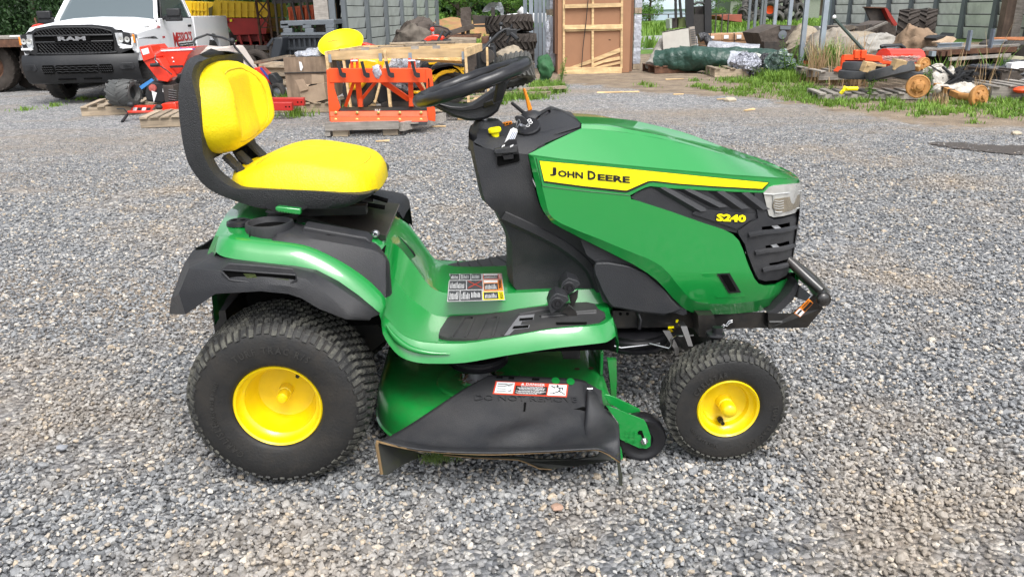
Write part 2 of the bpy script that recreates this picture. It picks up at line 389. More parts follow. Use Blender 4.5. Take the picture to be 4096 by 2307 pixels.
# ---------------- wheels
def wheel(cx, R_, w, y0, rr, side, front, name='wheel'):
    c = Vector((cx, y0, R_-.004)); s = 1 if side == 0 else -1
    root = None
    def P(prof): return [(h*s, r) for h, r in prof]
    sh = w
    prof = [(sh*.10, rr+.004), (sh*.045, rr+.014), (sh*.01, rr+(R_-rr)*.42), (sh*.03, rr+(R_-rr)*.68), (sh*.085, R_-.028), (sh*.2, R_-.015), (sh*.5, R_-.0105), (sh*.8, R_-.015), (sh*.915, R_-.028), (sh*.97, rr+(R_-rr)*.68), (sh*.99, rr+(R_-rr)*.42), (sh*.955, rr+.014), (sh*.9, rr+.004)]
    tyre = part(MB().lathe(P([tuple(q) for q in dense([Vector((a,b_,0)) for a,b_ in prof], 4) and [(p.x,p.y) for p in dense([Vector((a,b_,0)) for a,b_ in prof], 4)]]), c, 'y', 96), 'tyre', rub, smooth=60)
    # tread: staggered double-armed lugs round the crown, long lugs over the shoulder
    b = MB(); n = 62 if not front else 50
    def rad(h):
        t = abs(h/sh-.5)*2
        return R_-.0105-.012*max(0,(t-.45)/.4)**2.2*.9
    def lug(a, h, da, dh, th, sk=0):
        pts = []
        for rr_ in (-.006, th):
            for ia, ih in ((-1,-1),(1,-1),(1,1),(-1,1)):
                g = a+ia*da/2+ih*sk; hh = h+ih*dh/2; r_ = rad(hh)+rr_ - (.0012 if rr_ > 0 and (ia or ih) else 0)
                sc = .86 if rr_ > 0 else 1
                g = a+(g-a)*sc; hh = h+(hh-h)*sc
                pts.append(c+Vector((sin(g)*r_, hh*s, cos(g)*r_)))
        b.add(pts, [(0,3,2,1),(4,5,6,7),(0,1,5,4),(1,2,6,5),(2,3,7,6),(3,0,4,7)])
    rows = 6 if not front else 5
    for k in range(rows):
        h = sh*(.2+.6*k/(rows-1)); ds = .6*sh/(rows-1)
        for i in range(n):
            a = 2*pi*(i+.5*(k%2))/n; q = 2*pi/n
            lug(a-q*.17, h-ds*.17, q*.42, ds*.42, .0085, q*.05); lug(a+q*.2, h+ds*.16, q*.42, ds*.44, .0085, q*.05)
            lug(a, h, q*.34, ds*.3, .0078)
    n2 = int(n*1.12)
    def shl(a, wa, hh0, hh1, e):
        pts = []
        for hh, r0 in ((hh0, None), ((hh0+hh1)/2, None), (hh1, None)):
            # follow the carcass profile
            t = hh/sh; r_ = rad(sh*.2) if t > .19 else (R_-.0165-(.19-t)/.19*.0)
            pr = [(.03, rr+(R_-rr)*.68), (.085, R_-.028), (.2, R_-.015)]
            if t <= pr[1][0]: u_ = (t-pr[0][0])/(pr[1][0]-pr[0][0]); r_ = pr[0][1]+(pr[1][1]-pr[0][1])*u_**.75
            else: u_ = (t-pr[1][0])/(pr[2][0]-pr[1][0]); r_ = pr[1][1]+(pr[2][1]-pr[1][1])*u_**.7
            for up_ in (-.004, e):
                nx = up_*.75; ny = -up_*(.9 if t < .1 else .35)
                for ia in (-1, 1):
                    g = a+ia*wa/2; b_r = r_+nx
                    pts.append(c+Vector((sin(g)*b_r, (hh+ny)*s if True else 0, cos(g)*b_r)))
        f = []
        for i in (0, 1):
            o = i*4; f += [(o+2,o+3,o+7,o+6),(o,o+2,o+6,o+4),(o+1,o+5,o+7,o+3)]
        f += [(0,1,3,2),(8,10,11,9)]
        b.add(pts, f)
    for i in range(n2):
        q = 2*pi/n2; a = q*i
        shl(a-q*.02, q*.62, sh*(.036 if i%2 else .05), sh*.165, .0045)
    for i in range(0, n2, 2):
        b.add(*[[c+Vector((sin(2*pi/n2*(i+d))*r_, hh*s, cos(2*pi/n2*(i+d))*r_)) for d, r_, hh in ((-.3,R_-.03,sh*.9),(.3,R_-.03,sh*.9),(.3,R_-.004,sh*.84),(-.3,R_-.004,sh*.84))], [(0,1,2,3)]])
    tb = part(b, 'tread', rubt, tyre, smooth=0, normals=True); tb['kind'] = 'stuff'
    # rim
    f = 1.0
    if not front:
        pr = [(.030,rr+.002),(.022,rr+.004),(.018,rr+.001),(.022,rr-.004),(.034,rr-.006),(.045,rr-.010),(.052,rr-.018),(.085,rr-.022),(.1,rr-.03),(.118,rr-.038),(.122,rr-.05),(.124,.04),(.124,.0)]
    else:
        pr = [(.018,rr+.002),(.012,rr+.004),(.008,rr+.001),(.012,rr-.004),(.022,rr-.006),(.032,rr-.012),(.036,rr-.018),(.05,rr-.022),(.056,rr-.03),(.058,.034),(.058,.0)]
    rim = part(MB().lathe(P(pr), c, 'y', 72), 'rim', yel, smooth=35)
    d = pr[-1][0]-.006
    if not front: hp = [(d+.01,.02),(d-.012,.019),(d-.02,.0185),(d-.021,.016),(d-.05,.015),(d-.055,.011),(d-.0565,.0)]
    else: hp = [(d+.01,.024),(d-.008,.022),(d-.018,.021),(d-.02,.018),(d-.028,.018),(d-.03,.0215),(d-.052,.0205),(d-.058,.016),(d-.061,.007),(d-.0615,.0)]
    part(MB().lathe(P(hp), c, 'y', 28), 'hub_cap', yel, rim, smooth=35)
    va = R(40) if not front else R(190); vr = rr*.62
    vp = c+Vector((sin(va)*vr, s*(d-.0), cos(va)*vr)); 
    part(MB().cyl(vp, vp+Vector((sin(va)*-.004, -s*.03, 0)), .0055, 10).cyl(vp, vp+Vector((0,-s*.012,0)), .008, 10), 'valve_stem', blk2, rim)
    part(MB().lathe(P([(.12,rr-.0),(sh*.88,rr),(sh*.88,.05)]), c, 'y', 40), 'rim_barrel', yel, rim, smooth=35)
    if side == 0:
        b = MB(); cc = Vector((cx, 0, R_-.004)); yw = y0+sh*.012
        if not front:
            arc_text('TURF TRAC R/S', cc, rr+.058, R(-32), .019, yw-.001, b, da=1); arc_text('CARLISLE', cc, rr+.055, R(218), .019, yw-.001, b, flip=False)
            arc_text('20X10.00-8 NHS', cc, rr+.052, R(-103), .011, yw-.001, b)
        else:
            arc_text('CARLSTAR', cc, rr+.028, R(-62), .015, yw-.001, b); arc_text('TURF TRAC R/S', cc, rr+.045, R(85), .014, yw-.001, b)
            arc_text('15X6.00-6 NHS', cc, rr+.03, R(195), .009, yw-.001, b)
        q = part(b, 'sidewall_lettering', pm('raised_lettering',(.028,.027,.025),.55), tyre, smooth=0); q['kind'] = 'stuff'
    return tyre
wheel(0, .2502, .224, 0, .1145, 0, False); wheel(0, .2502, .224, 2*YC, .1145, 1, False)
wheel(1.228, .1785, .124, .04, .0842, 0, True); wheel(1.228, .1785, .124, 2*YC-.04, .0842, 1, True)
# ---------------- frame, axles and engine underside
b = MB(); b.cyl((0,.15,.246),(0,YC*2-.15,.246),.03,12); b.box(-.1,.12,.3,.66,.2,.36); part(b, 'transaxle', bmet)
b = MB()
for y in (.36, .60): b.box(-.22, 1.30, y-.004, y+.004, .30, .38); b.box(.95,1.36,y-.004,y+.004,.33,.395)
b.box(-.24,-.2,.3,.66,.28,.42); part(b, 'chassis_rail', bmet)
fr_ = [U(5,1840,760,Y=.33), U(7,1085,405,Y=.33), U(7,1085,500,Y=.33), U(7,640,512,Y=.33), U(7,600,500,Y=.33), U(5,1840,885,Y=.33)]
part(MB().prism(fr_, (0,.006,0)), 'frame_side_plate', bmet)
b = MB()
for x, y in ((1900,785),(1955,785)): p = U(5,x,y,Y=.328); b.cyl(p, p+Vector((0,.004,0)), .005, 8)
part(b, 'bolt_holes', dark)
p = U(7,497,457,Y=.326); b = MB().box(p.x-.004,p.x+.004,p.y-.002,p.y+.002,p.z-.004,p.z+.004); p = U(7,455,497,Y=.326); b.box(p.x-.008,p.x+.01,p.y-.002,p.y,p.z-.003,p.z+.003); part(b, 'yellow_tab', dyel)
b = MB(); b.tube([U(5,2035,775,Y=.32),U(5,2055,830,Y=.31),U(5,2045,900,Y=.31)], .006, 8); part(b, 'wiring_conduit', blk2)
b = MB().cyl((1.228,.14,.19),(1.228,2*YC-.14,.19),.018,10).box(1.19,1.27,.25,.71,.2,.25); part(b, 'front_axle', bmet)
b = MB()
pz = [U(7,632,420,Y=.26), U(7,735,420,Y=.26), U(7,770,560,Y=.26), U(7,640,560,Y=.26)]
b.prism(pz, (0,.12,0)); b.prism([U(7,520,490,Y=.25),U(7,560,490,Y=.25),U(7,600,620,Y=.22),U(7,570,620,Y=.22)],(0,.04,0)); part(b, 'axle_bracket', bmet)
b = MB(); p = U(7,742,555,Y=.2); b.lathe([(-.03,.022),(0,.024),(.006,.028),(.012,.026),(.014,.01),(.014,0)], p, 'z', 20); b.cyl((1.228,.175,.18),(1.228,.2,.36),.016,12); part(b, 'king_pin', blk2, smooth=30)
b = MB(); c_ = U(5,2000,930,Y=.42); b.lathe([(-.035,.06),(-.03,.105),(-.02,.108),(-.016,.095),(-.008,.095),(-.004,.108),(.006,.108),(.012,.1),(.02,.1),(.024,.108),(.03,.09),(.032,.03)], c_, 'z', 40, True); part(b, 'engine_pulley', blk2, smooth=30)
b = MB(); b.tube([U(5,1850,1030,Y=.3),U(5,1905,1045,Y=.3),U(5,2080,1025,Y=.3),U(5,2200,1010,Y=.32)], .0035, 8)
b.tube([U(7,320,600,Y=.3),U(7,445,632,Y=.27),U(7,460,615,Y=.27),U(7,465,575,Y=.27),U(7,490,555,Y=.28),U(7,600,548,Y=.3)], .0035, 8); part(b, 'lift_rod', chrome)
b = MB(); b.prism([U(7,405,520,Y=.29),U(7,450,520,Y=.29),U(7,512,640,Y=.26),U(7,505,680,Y=.26),U(7,485,680,Y=.26),U(7,480,640,Y=.26)],(0,.006,0)); part(b, 'height_bracket', bmet)
b = MB().tube([U(7,775,500,Y=.326),U(7,795,480,Y=.325),U(7,820,490,Y=.324),U(7,835,470,Y=.324),U(7,855,462,Y=.324),U(7,852,452,Y=.324),U(7,830,458,Y=.324),U(7,815,480,Y=.324),U(7,790,500,Y=.324),U(7,775,500,Y=.326)], .0025, 6); part(b, 'hairpin_clip', chrome)
# ---------------- bumper
b = MB(); b.prism([U(7,1085,410,Y=.3),U(7,1240,412,Y=.3),U(7,1385,290,Y=.27),U(7,1440,375,Y=.27),U(7,1335,500,Y=.3),U(7,1085,505,Y=.3)],(0,.006,0)); b.mirror(YC)
b.prism([U(7,1085,505,Y=.3),U(7,1330,500,Y=.3),U(7,1330,496,Y=.3),U(7,1085,498,Y=.3)],(0,.05,0))
bp = part(b, 'bumper_bracket', bmet)
part(MB().tube([U(7,1090,462,Y=.299),U(7,1265,462,Y=.299),U(7,1300,445,Y=.295),U(7,1385,350,Y=.28)],.004,6), 'bracket_bead', bmet, bp)
e1 = U(7,1438,318,Y=.24); b = MB().tube([e1, e1+Vector((.01,.03,0)), Vector((e1.x+.03,YC-.1,e1.z)), Vector((e1.x+.034,YC,e1.z)), Vector((e1.x+.03,YC+.1,e1.z)), Vector((e1.x+.01,2*YC-e1.y-.03,e1.z)), Vector((e1.x,2*YC-e1.y,e1.z))], .0225, 16)
b.sphere(e1, .0225, 14, 8, (.9,.6,.95)); bb = part(b, 'bumper_bar', bmet, smooth=50)
b = MB(); tp = [U(7,1425,262,Y=.27), U(7,1330,175,Y=.3), U(7,1235,85,Y=.34), U(7,1180,40,Y=.36)]; b.tube(tp, .0145, 12); b.mirror(YC); part(b, 'bumper_stay', bmet, bb, smooth=50)
b = MB().prism([U(7,1250,300,Y=.33),U(7,1290,230,Y=.33),U(7,1360,290,Y=.3),U(7,1330,330,Y=.3)],(0,.02,0)); part(b, 'stay_gusset', bmet, bb)
def decal(quad, name='label_plate', mat=wht, off=.0012, par=None):
    n = (quad[1]-quad[0]).cross(quad[3]-quad[0]).normalized()
    if n.y > 0: n = -n
    return part(MB().add([p+n*off for p in quad],[(0,1,2,3)]), name, mat, par, normals=False, smooth=0), n
yb = .268
q = [U(7,1250,405,Y=yb),U(7,1290,432,Y=yb),U(7,1375,340,Y=yb-.012),U(7,1345,310,Y=yb-.012)]
d0, n = decal(q, 'bumper_decal', dorg)
def sub(q, u0, u1, v0, v1): 
    f_ = lambda u, v: (q[0]*(1-u)+q[1]*u)*(1-v)+(q[3]*(1-u)+q[2]*u)*v
    return [f_(u0,v0), f_(u1,v0), f_(u1,v1), f_(u0,v1)]
decal(sub(q,.06,.94,.04,.36), 'white_panel', wht, .002, d0); decal(sub(q,.5,.94,.4,.96), 'black_panel', dblk, .002, d0)
qq = sub(q,.12,.4,.45,.9); part(text('WARNING', qq[0]-Vector((0,.003,0)), qq[3]-Vector((0,.003,0)), qq[1]-qq[0]), 'decal_lettering', dblk, d0, smooth=0, normals=False)
qq = sub(q,.62,.8,.48,.9); part(text('KEEP CLEAR'[:4]+'  ', qq[0]-Vector((0,.004,0)), qq[3]-Vector((0,.004,0)), (qq[1]-qq[0])), 'decal_text_line', wht, d0, smooth=0, normals=False) if False else None
part(MB().prism([p-Vector((0,.0035,0)) for p in sub(q,.3,.5,.06,.34)],(0,.0005,0)), 'pictogram', dblk, d0)
# ---------------- hood
def SH(x, z):
    y = .252+.05*max(0,(.50-z)/.1)**1.4*.5 if z < .5 else .252
    y += .020*max(0,(x-1.0)/.4)**2
    y += .075*max(0,(x-1.36)/.125)**2.2 if x > 1.36 else 0
    return min(y, .47)
low = [(183,350),(204,440),(218,500),(240,600),(262,680),(282,722),(300,745),(335,790),(400,828),(510,885),(640,950),(760,1010),(860,1060),(950,1115),(1010,1160),(1060,1212),(1110,1270),(1170,1330),(1200,1352),(1235,1368),(1330,1380),(1480,1380),(1640,1365),(1740,1350),(1800,1310),(1850,1262),(1890,1215),(1908,1170),(1912,1110)]
inner = [(216,366),(232,430),(272,560),(290,630),(305,700),(318,730),(345,765),(385,790),(420,808),(520,850),(650,900),(770,950),(870,990),(960,1025),(1040,1070),(1095,1125),(1145,1190),(1195,1250),(1225,1280),(1270,1300),(1340,1313),(1480,1315),(1620,1300),(1730,1280),(1800,1245),(1850,1212),(1885,1180),(1905,1150),(1910,1112)]
loI = [US(4,x,y,SH) for x,y in inner]; loO = [US(4,x,y,SH,-.014) for x,y in low]
vent = [(840,615),(880,592),(935,566),(970,556),(1100,570),(1300,582),(1500,592),(1700,600)]
ventlow = [(1640,1165),(1600,1060),(1560,960),(1540,905),(1500,865),(1440,835),(1300,790),(1100,720),(900,655)]
# green side panel: below the belt, round the black vent and grille opening
top_edge = [(216,366),(400,390),(700,420),(1000,447),(1300,475),(1500,492),(1720,505),(1850,512),(1930,520)]
lampb = [(1935,540),(1870,546),(1740,565),(1705,590)]
openg = vent[::-1][1:]+[(842,640)]+ventlow[::-1]
green_out = top_edge+[(1936,538)]+[(1850,545),(1745,560),(1700,598)]+[(1600,596)]+[(x,y) for x,y in vent[::-1] if x < 1600]+[(845,640),(900,655),(1100,720),(1300,790),(1440,835),(1500,865),(1540,905),(1565,960),(1600,1060),(1640,1150),(1668,1185),(1710,1200),(1780,1193),(1850,1160),(1880,1125),(1900,1100),(1910,1105)]+inner[::-1][1:-1]
go = [US(4,x,y,SH) for x,y in green_out]
def hrel(x, z):     # shallow swelling below the vent
    return .006*math.exp(-((x-1.05)/.3)**2-((z-.62)/.12)**2)
b = side_panel(go, SH, 0, .01, .022)
b.mirror(YC); hood = part(b, 'hood_side_panel', green, smooth=35)
b = MB().grid([loI, loO, [p+Vector((0,.012,0)) for p in loO]]); b.mirror(YC); part(b, 'hood_rim', green, smooth=35)
# chamfer and top
bl = [(183,350),(400,380),(700,410),(1000,438),(1300,465),(1500,482),(1720,496),(1850,504),(1928,512)]
r0 = [US(4,x,y,SH,.001) for x,y in bl]
r0b = [US(4,x,y,SH,0) for x,y in top_edge]
tc_ = [(525,184,.345),(700,196,.35),(900,226,.352),(1100,262,.354),(1300,313,.358),(1480,362,.362),(1700,424,.372),(1850,468,.385),(1915,500,.41)]
r1 = rail(4, tc_)
rd = [(526,150,.365),(700,160,.37),(850,190,.375),(1000,222,.38),(1180,264,.39),(1380,320,.4),(1600,385,.41),(1800,450,.42),(1908,495,.43)]
r2 = rail(4, rd)
ct = [(470,105,.48),(700,116,.48),(870,135,.48),(1000,165,.48),(1170,205,.48),(1330,262,.48),(1560,350,.48),(1760,428,.48),(1905,492,.48)]
r3 = rail(4, ct)
r0m = [a.lerp(c, .5)+Vector((0,0,.002)) for a, c in zip(r0, r1)]
b = MB().grid([r0b, r0, r0m, r1]); b.mirror(YC); part(b, 'hood_shoulder', green, hood, smooth=16)
r1a = [a.lerp(c,.5)+Vector((0,0,.004)) for a,c in zip(r1,r2)]
b = MB().grid(loft([r1, r1a, r2, [a.lerp(c,.45)-Vector((0,0,.006)) for a,c in zip(r2,r3)], r3], 3, 1)); b.mirror(YC); part(b, 'hood_top', green, hood, smooth=28, weld=.0005)
# nose: rounded bow from the side edge to the far side
def bow(zs, x0, y0, bulge=.03, n=9):
    return [[Vector((x0+bulge*(1-((2*i/(n-1))-1)**2), y0+(2*YC-2*y0)*i/(n-1), z)) for i in range(n)] for z in zs]
nt_ = r3[-1]; ns = go[8]
b = MB(); n_ = 11
top = [r0[-1].lerp(Vector((r0[-1].x,2*YC-r0[-1].y,r0[-1].z)), i/(n_-1))+Vector((.018*(1-((2*i/(n_-1))-1)**2),0,0)) for i in range(n_)]
bot = [p-Vector((0,0,.03)) for p in top]; tpp = [r1[-1].lerp(Vector((r1[-1].x,2*YC-r1[-1].y,r1[-1].z)), i/(n_-1)) for i in range(n_)]
part(b.grid([tpp, top, bot]), 'hood_nose', green, hood, smooth=50)
# lower nose lip
l0 = U(4,1908,1110,Y=.36); l1 = U(4,1902,1165,Y=.36); l2 = US(4,1850,1262,SH,-.014)
def arc(p, bul): return [p.lerp(Vector((p.x,2*YC-p.y,p.z)), i/(n_-1))+Vector((bul*(1-((2*i/(n_-1))-1)**2),0,0)) for i in range(n_)]
part(MB().grid([[p-Vector((.03,0,0)) for p in arc(l0,.0)], arc(l0,.02), arc(l1,.02), arc(l2,.03)]), 'front_lip', green, hood, smooth=50)
# dark box added in place of the engine so that no opening shows light
b = MB().box(.74,1.36,.40,.56,.40,.72); part(b, 'engine_block', dark)
# black side vent panel
vo = [(842,628),(880,598),(940,572),(975,560),(1100,573),(1300,585),(1500,595),(1640,600),(1660,700),(1680,770),(1530,858),(1440,838),(1300,793),(1100,723),(900,658)]
vp = [US(4,x,y,SH,-.006) for x,y in vo]
def vrel(x, z): return 0
b = side_panel(vp, SH, -.006, .01, .02); b.mirror(YC); vpan = part(b, 'side_vent_panel', blk, smooth=35)
b = MB()
for seg in ([(975,562),(1180,700),(1240,716)], [(1130,574),(1360,690)], [(1340,588),(1500,700)], [(1500,596),(1640,705)]):
    pts = [US(4,x,y,SH,-.003) for x,y in seg]
    w_ = Vector((.045,0,.0))
    b.add([pts[0], pts[0]+w_, pts[-1]+w_*1.1, pts[-1], pts[0]+w_*.5+Vector((0,-.009,0)), pts[-1]+w_*.5+Vector((0,-.009,0))], [(0,4,5,3),(4,1,2,5)])
b.mirror(YC); part(b, 'vent_louvre', blk, vpan, smooth=20)
bd = [(1240,735),(1275,698),(1500,722),(1640,735),(1640,760),(1525,832),(1420,795)]
b = side_panel([US(4,x,y,SH,.001) for x,y in bd], SH, .001, .01, .03); b.mirror(YC); badge = part(b, 'badge_plate', blk, vpan, smooth=20)
q0, q1 = US(4,1393,780,SH,.0025), US(4,1583,788,SH,.0025); up = US(4,1397,732,SH,.0025)-q0
nv = Vector((0,-1,0))
part(text('S240', q0-(q1-q0)*.02-up*.1, q1+(q1-q0)*.02-up*.1, up*1.2, bold=.085, th=.0005, nrm=nv), 'badge_outline', dblk, badge, smooth=0)
part(text('S240', q0+Vector((0,-.001,0)), q1+Vector((0,-.001,0)), up, bold=.045, th=.001, nrm=nv), 'badge_lettering', dyel, badge, smooth=0)
# decal strip
dk = [(253,391),(700,430),(1100,470),(1400,500),(1737,532),(1700,580),(1668,582),(1400,566),(1150,548),(985,530),(960,534),(835,592),(810,598),(520,566),(283,533)]
b = side_panel([US(4,x,y,SH,.0012) for x,y in dk], SH, .0012, .0012, .05); b.mirror(YC); dkp = part(b, 'decal_border', dblk, hood, smooth=0)
dk2 = [(256,394),(700,433),(1100,473),(1400,503),(1730,535),(1690,573),(1400,557),(1150,539),(985,521),(955,524),(830,578),(815,584),(520,553),(285,522)]
b = side_panel([US(4,x,y,SH,.0022) for x,y in dk2], SH, .0022, .001, .05); b.mirror(YC); part(b, 'decal_strip', dyel, dkp, smooth=0)
b = MB(); o = .0032
def cap(s, x0, y0, x1, y1, h):
    p0, p1 = US(4,x0,y0,SH,o), US(4,x1,y1,SH,o); up = US(4,x0-h*.02,y0-h,SH,o)-p0
    text(s, p0, p1, up, b, bold=.036, th=.0008, nrm=nv)
cap('J',322,488,364,491,55); cap('OHN',374,494,536,509,43); cap('D',566,513,618,517,58); cap('EERE',630,518,838,537,42)
part(b, 'brand_lettering', dblk, dkp, smooth=0)
# panel seam below the decal
b = MB().tube([US(4,x,y,SH,.0002) for x,y in [(232,372),(272,556),(400,572),(560,590),(690,602),(818,614),(838,618)]], .0013, 5); b.mirror(YC); part(b, 'panel_seam', pm('seam_green',(.003,.06,.015),.5), hood, smooth=0)
# small air slot
sl_ = [(1400,1122),(1482,1118),(1555,1240),(1475,1246)]
b = side_panel([US(4,x,y,SH,.0015) for x,y in [(1302,1120),(1482,1110),(1585,1268),(1398,1275)]], SH, .0015, .004, .05); b.mirror(YC); slt = part(b, 'air_slot_frame', green, hood, smooth=20)
b = side_panel([US(4,x,y,SH,.004) for x,y in sl_], SH, .004, .004, .05); b.mirror(YC); part(b, 'air_slot', blk2, slt, smooth=20)
b = side_panel([US(4,x,y,SH,.006) for x,y in [(1422,1130),(1470,1128),(1528,1232),(1484,1234)]], SH, .006, .002, .05); b.mirror(YC); part(b, 'slot_opening', dark, slt, smooth=20)
# grille
go_ = [(1640,600),(1690,600),(1705,640),(1730,750),(1770,772),(1850,758),(1938,722),(1930,800),(1915,900),(1895,1000),(1880,1085),(1850,1130),(1790,1160),(1710,1168),(1668,1155),(1640,1100),(1600,1000),(1580,930),(1540,868),(1535,845),(1610,790),(1665,765)]
holes = []
gh = [[(1688,818),(1790,806),(1868,790),(1872,830),(1800,845),(1692,848)],[(1712,940),(1800,925),(1865,908),(1868,945),(1800,962),(1716,968)],[(1736,1052),(1800,1042),(1858,1024),(1850,1055),(1800,1072),(1742,1080)]]
b = side_panel([US(4,x,y,SH,0) for x,y in go_], SH, 0, .02, .02, holes=[[US(4,x,y,SH,0) for x,y in h] for h in gh]); b.mirror(YC); gr = part(b, 'grille', blk, smooth=40)
for y0 in (870, 985, 1085):
    pts = [(1598,888),(1640,880),(1700,870),(1800,860),(1870,845),(1914,828)]
    if y0 == 1085: pts = [(1688,1112),(1740,1098),(1790,1092),(1840,1080),(1876,1064)]
    if y0 == 985: pts = [(1640,1002),(1710,988),(1790,980),(1850,966),(1900,946)]
    pp = [US(4,x,y,SH,.0) for x,y in pts]; b = MB()
    b.grid([pp, [p+Vector((.002,-.010,.004)) for p in pp], [p+Vector((0,-.010,.011)) for p in pp], [p+Vector((0,0,.015)) for p in pp]]); b.mirror(YC); part(b, 'grille_bar', blk, gr, smooth=30)
b = MB()
fa = U(4,1932,722,Y=.37); fb_ = U(4,1876,1085,Y=.36)
rows_ = [arc(fa.lerp(fb_, i/6), .02) for i in range(7)]; b.grid(rows_); part(b, 'front_mesh', blk, gr, smooth=40)
b = MB().prism([U(4,x,y,Y=.36) for x,y in [(1680,800),(1862,780),(1852,1090),(1730,1095)]], (0,.004,0)); b.mirror(YC); part(b, 'grille_backing', dark, gr, smooth=0)
# silver sticker glimpses behind the slots
b = MB()
for pts in ([(1752,812),(1790,808),(1822,832),(1785,840)],[(1742,932),(1782,928),(1812,955),(1775,962)]):
    part(MB().prism([US(4,x,y,SH,-.014) for x,y in pts], (0,.002,0)), 'chevron_tag', wht, gr, smooth=0)
# headlamp
lo_ = [(1700,600),(1738,562),(1770,552),(1850,544),(1935,535),(1950,560),(1952,620),(1945,700),(1900,730),(1830,748),(1765,757),(1735,745),(1718,680)]
b = side_panel([US(4,x,y,SH,.003) for x,y in lo_], SH, .003, .03, .015); b.mirror(YC); hl = part(b, 'headlight', lens, smooth=40)
li = [(1768,640),(1850,628),(1935,612),(1938,650),(1928,700),(1860,718),(1785,735),(1760,690)]
b = side_panel([US(4,x,y,SH,.008) for x,y in li], SH, .008, .003, .03); b.mirror(YC); part(b, 'reflector', lensi, hl, smooth=30)
b = MB()
for k in range(4): b.tube([US(4,x,y,SH,.010) for x,y in [(1772,650+k*16),(1800,655+k*16),(1830,648+k*16)]], .0012, 5)
b.tube([US(4,x,y,SH,.010) for x,y in [(1775,722),(1800,725),(1930,695)]], .002, 5)
b.tube([US(4,x,y,SH,.006) for x,y in [(1700,606),(1760,610),(1850,600),(1945,585)]], .0022, 5)
b.tube([US(4,x,y,SH,.006) for x,y in [(1762,612),(1768,680),(1778,740)]], .002, 5)
b.mirror(YC); part(b, 'lens_rib', lens, hl, smooth=30)
b = MB(); b.grid([arc(U(4,1938,560,Y=.38), .01), arc(U(4,1934,715,Y=.38), .01)]); part(b, 'front_band', blk, gr)
# ---------------- engine side shields (black, below the hood)
def SS(x, z): return .285+.02*max(0,(x-.9)/.3)
es = [(515,890),(640,952),(760,1012),(860,1062),(950,1118),(1010,1162),(1060,1215),(1110,1275),(1160,1325),(1203,1355),(1205,1380),(1180,1388),(1120,1370),(1085,1375),(1060,1388),(900,1370),(780,1345),(720,1335),(690,1310),(665,1300),(640,1230),(605,1120),(605,1075),(625,1050),(560,1000),(530,930)]
b = side_panel([US(4,x,y,SS) for x,y in es], SS, 0, .01, .03, rel=lambda x,z: 0); b.mirror(YC); sshd = part(b, 'engine_shield', blk, smooth=30)
bz = [(622,1050),(700,1048),(830,1070),(950,1120),(990,1160),(1060,1220),(1110,1290),(1170,1350),(1120,1372),(1060,1385),(900,1368),(780,1343),(720,1333),(700,1310),(660,1240),(610,1120),(605,1080)]
b = side_panel([US(4,x,y,SS,.016) for x,y in bz], SS, .016, .016, .03); b.mirror(YC); part(b, 'shield_bulge', blk, sshd, smooth=30, bev=.004)
b = MB().prism([U(4,1722,1368,Y=.31),U(4,1760,1350,Y=.31),U(4,1870,1240,Y=.31),U(4,1918,1165,Y=.33),U(4,1925,1215,Y=.33),U(4,1890,1290,Y=.31),U(4,1800,1370,Y=.31),U(4,1740,1385,Y=.31)], (0,2*(YC-.32),0)); part(b, 'front_valance', blk, smooth=30)
# ---------------- steering console
def SC(x, z):
    y = .292+.075*min(1,max(0,(.72-z)/.22))-.02*max(0,min(1,(x-.75)/.15))*min(1,max(0,(.72-z)/.22))
    return y
c3 = [(608,762),(625,790),(700,815),(775,835),(900,850),(1060,868),(1105,1100),(1150,1270),(1200,1370)]
sc_o = [US(3,x,y,SC) for x,y in c3]+[US(4,x,y,SC) for x,y in [(298,748),(335,792),(400,830),(515,890),(530,935),(565,1002),(625,1052),(605,1080),(605,1120),(640,1230),(665,1300)]]
sc_o += [US(5,x,y,SC) for x,y in [(1750,685),(1500,660),(1300,645),(1190,635),(1110,610),(1075,575),(1066,500),(1068,400),(1060,240),(1010,120),(945,0)]]+[US(3,x,y,SC) for x,y in [(800,1345),(760,1318),(715,1272),(690,1200),(625,900),(608,800)]]
b = side_panel(sc_o, SC, 0, .01, .03); b.mirror(YC); con = part(b, 'console_side', blk, smooth=35)
# rear face of the console
re = [US(3,608,762,SC),US(3,608,800,SC),US(3,625,900,SC),US(3,660,1050,SC),US(3,690,1200,SC),US(3,715,1272,SC),US(3,800,1345,SC),US(5,945,0,SC),US(5,1010,120,SC),US(5,1060,240,SC),US(5,1068,400,SC),US(5,1066,500,SC),US(5,1075,575,SC)]
mid = [p+Vector((-.012,.05,0)) for p in re]; cen = [Vector((p.x-.016,YC,p.z)) for p in re]
b = MB().grid([re, mid, cen]); b.mirror(YC); part(b, 'console_back', blk, con, smooth=50)
# raised rib on the side
rb = [US(4,x,y,SC,.003) for x,y in [(20,745),(120,790),(250,850),(400,930),(520,1020),(575,1080),(610,1150),(640,1240),(660,1300)]]
b = MB(); rb = dense(rb,3); b.grid([[p+Vector((-.012,.004,-.016)) for p in rb],[p+Vector((-.006,-.004,-.008)) for p in rb],[p+Vector((.006,-.004,.01)) for p in rb],[p+Vector((.012,.004,.018)) for p in rb]]); b.mirror(YC); part(b, 'console_rib', blk, con, smooth=30)
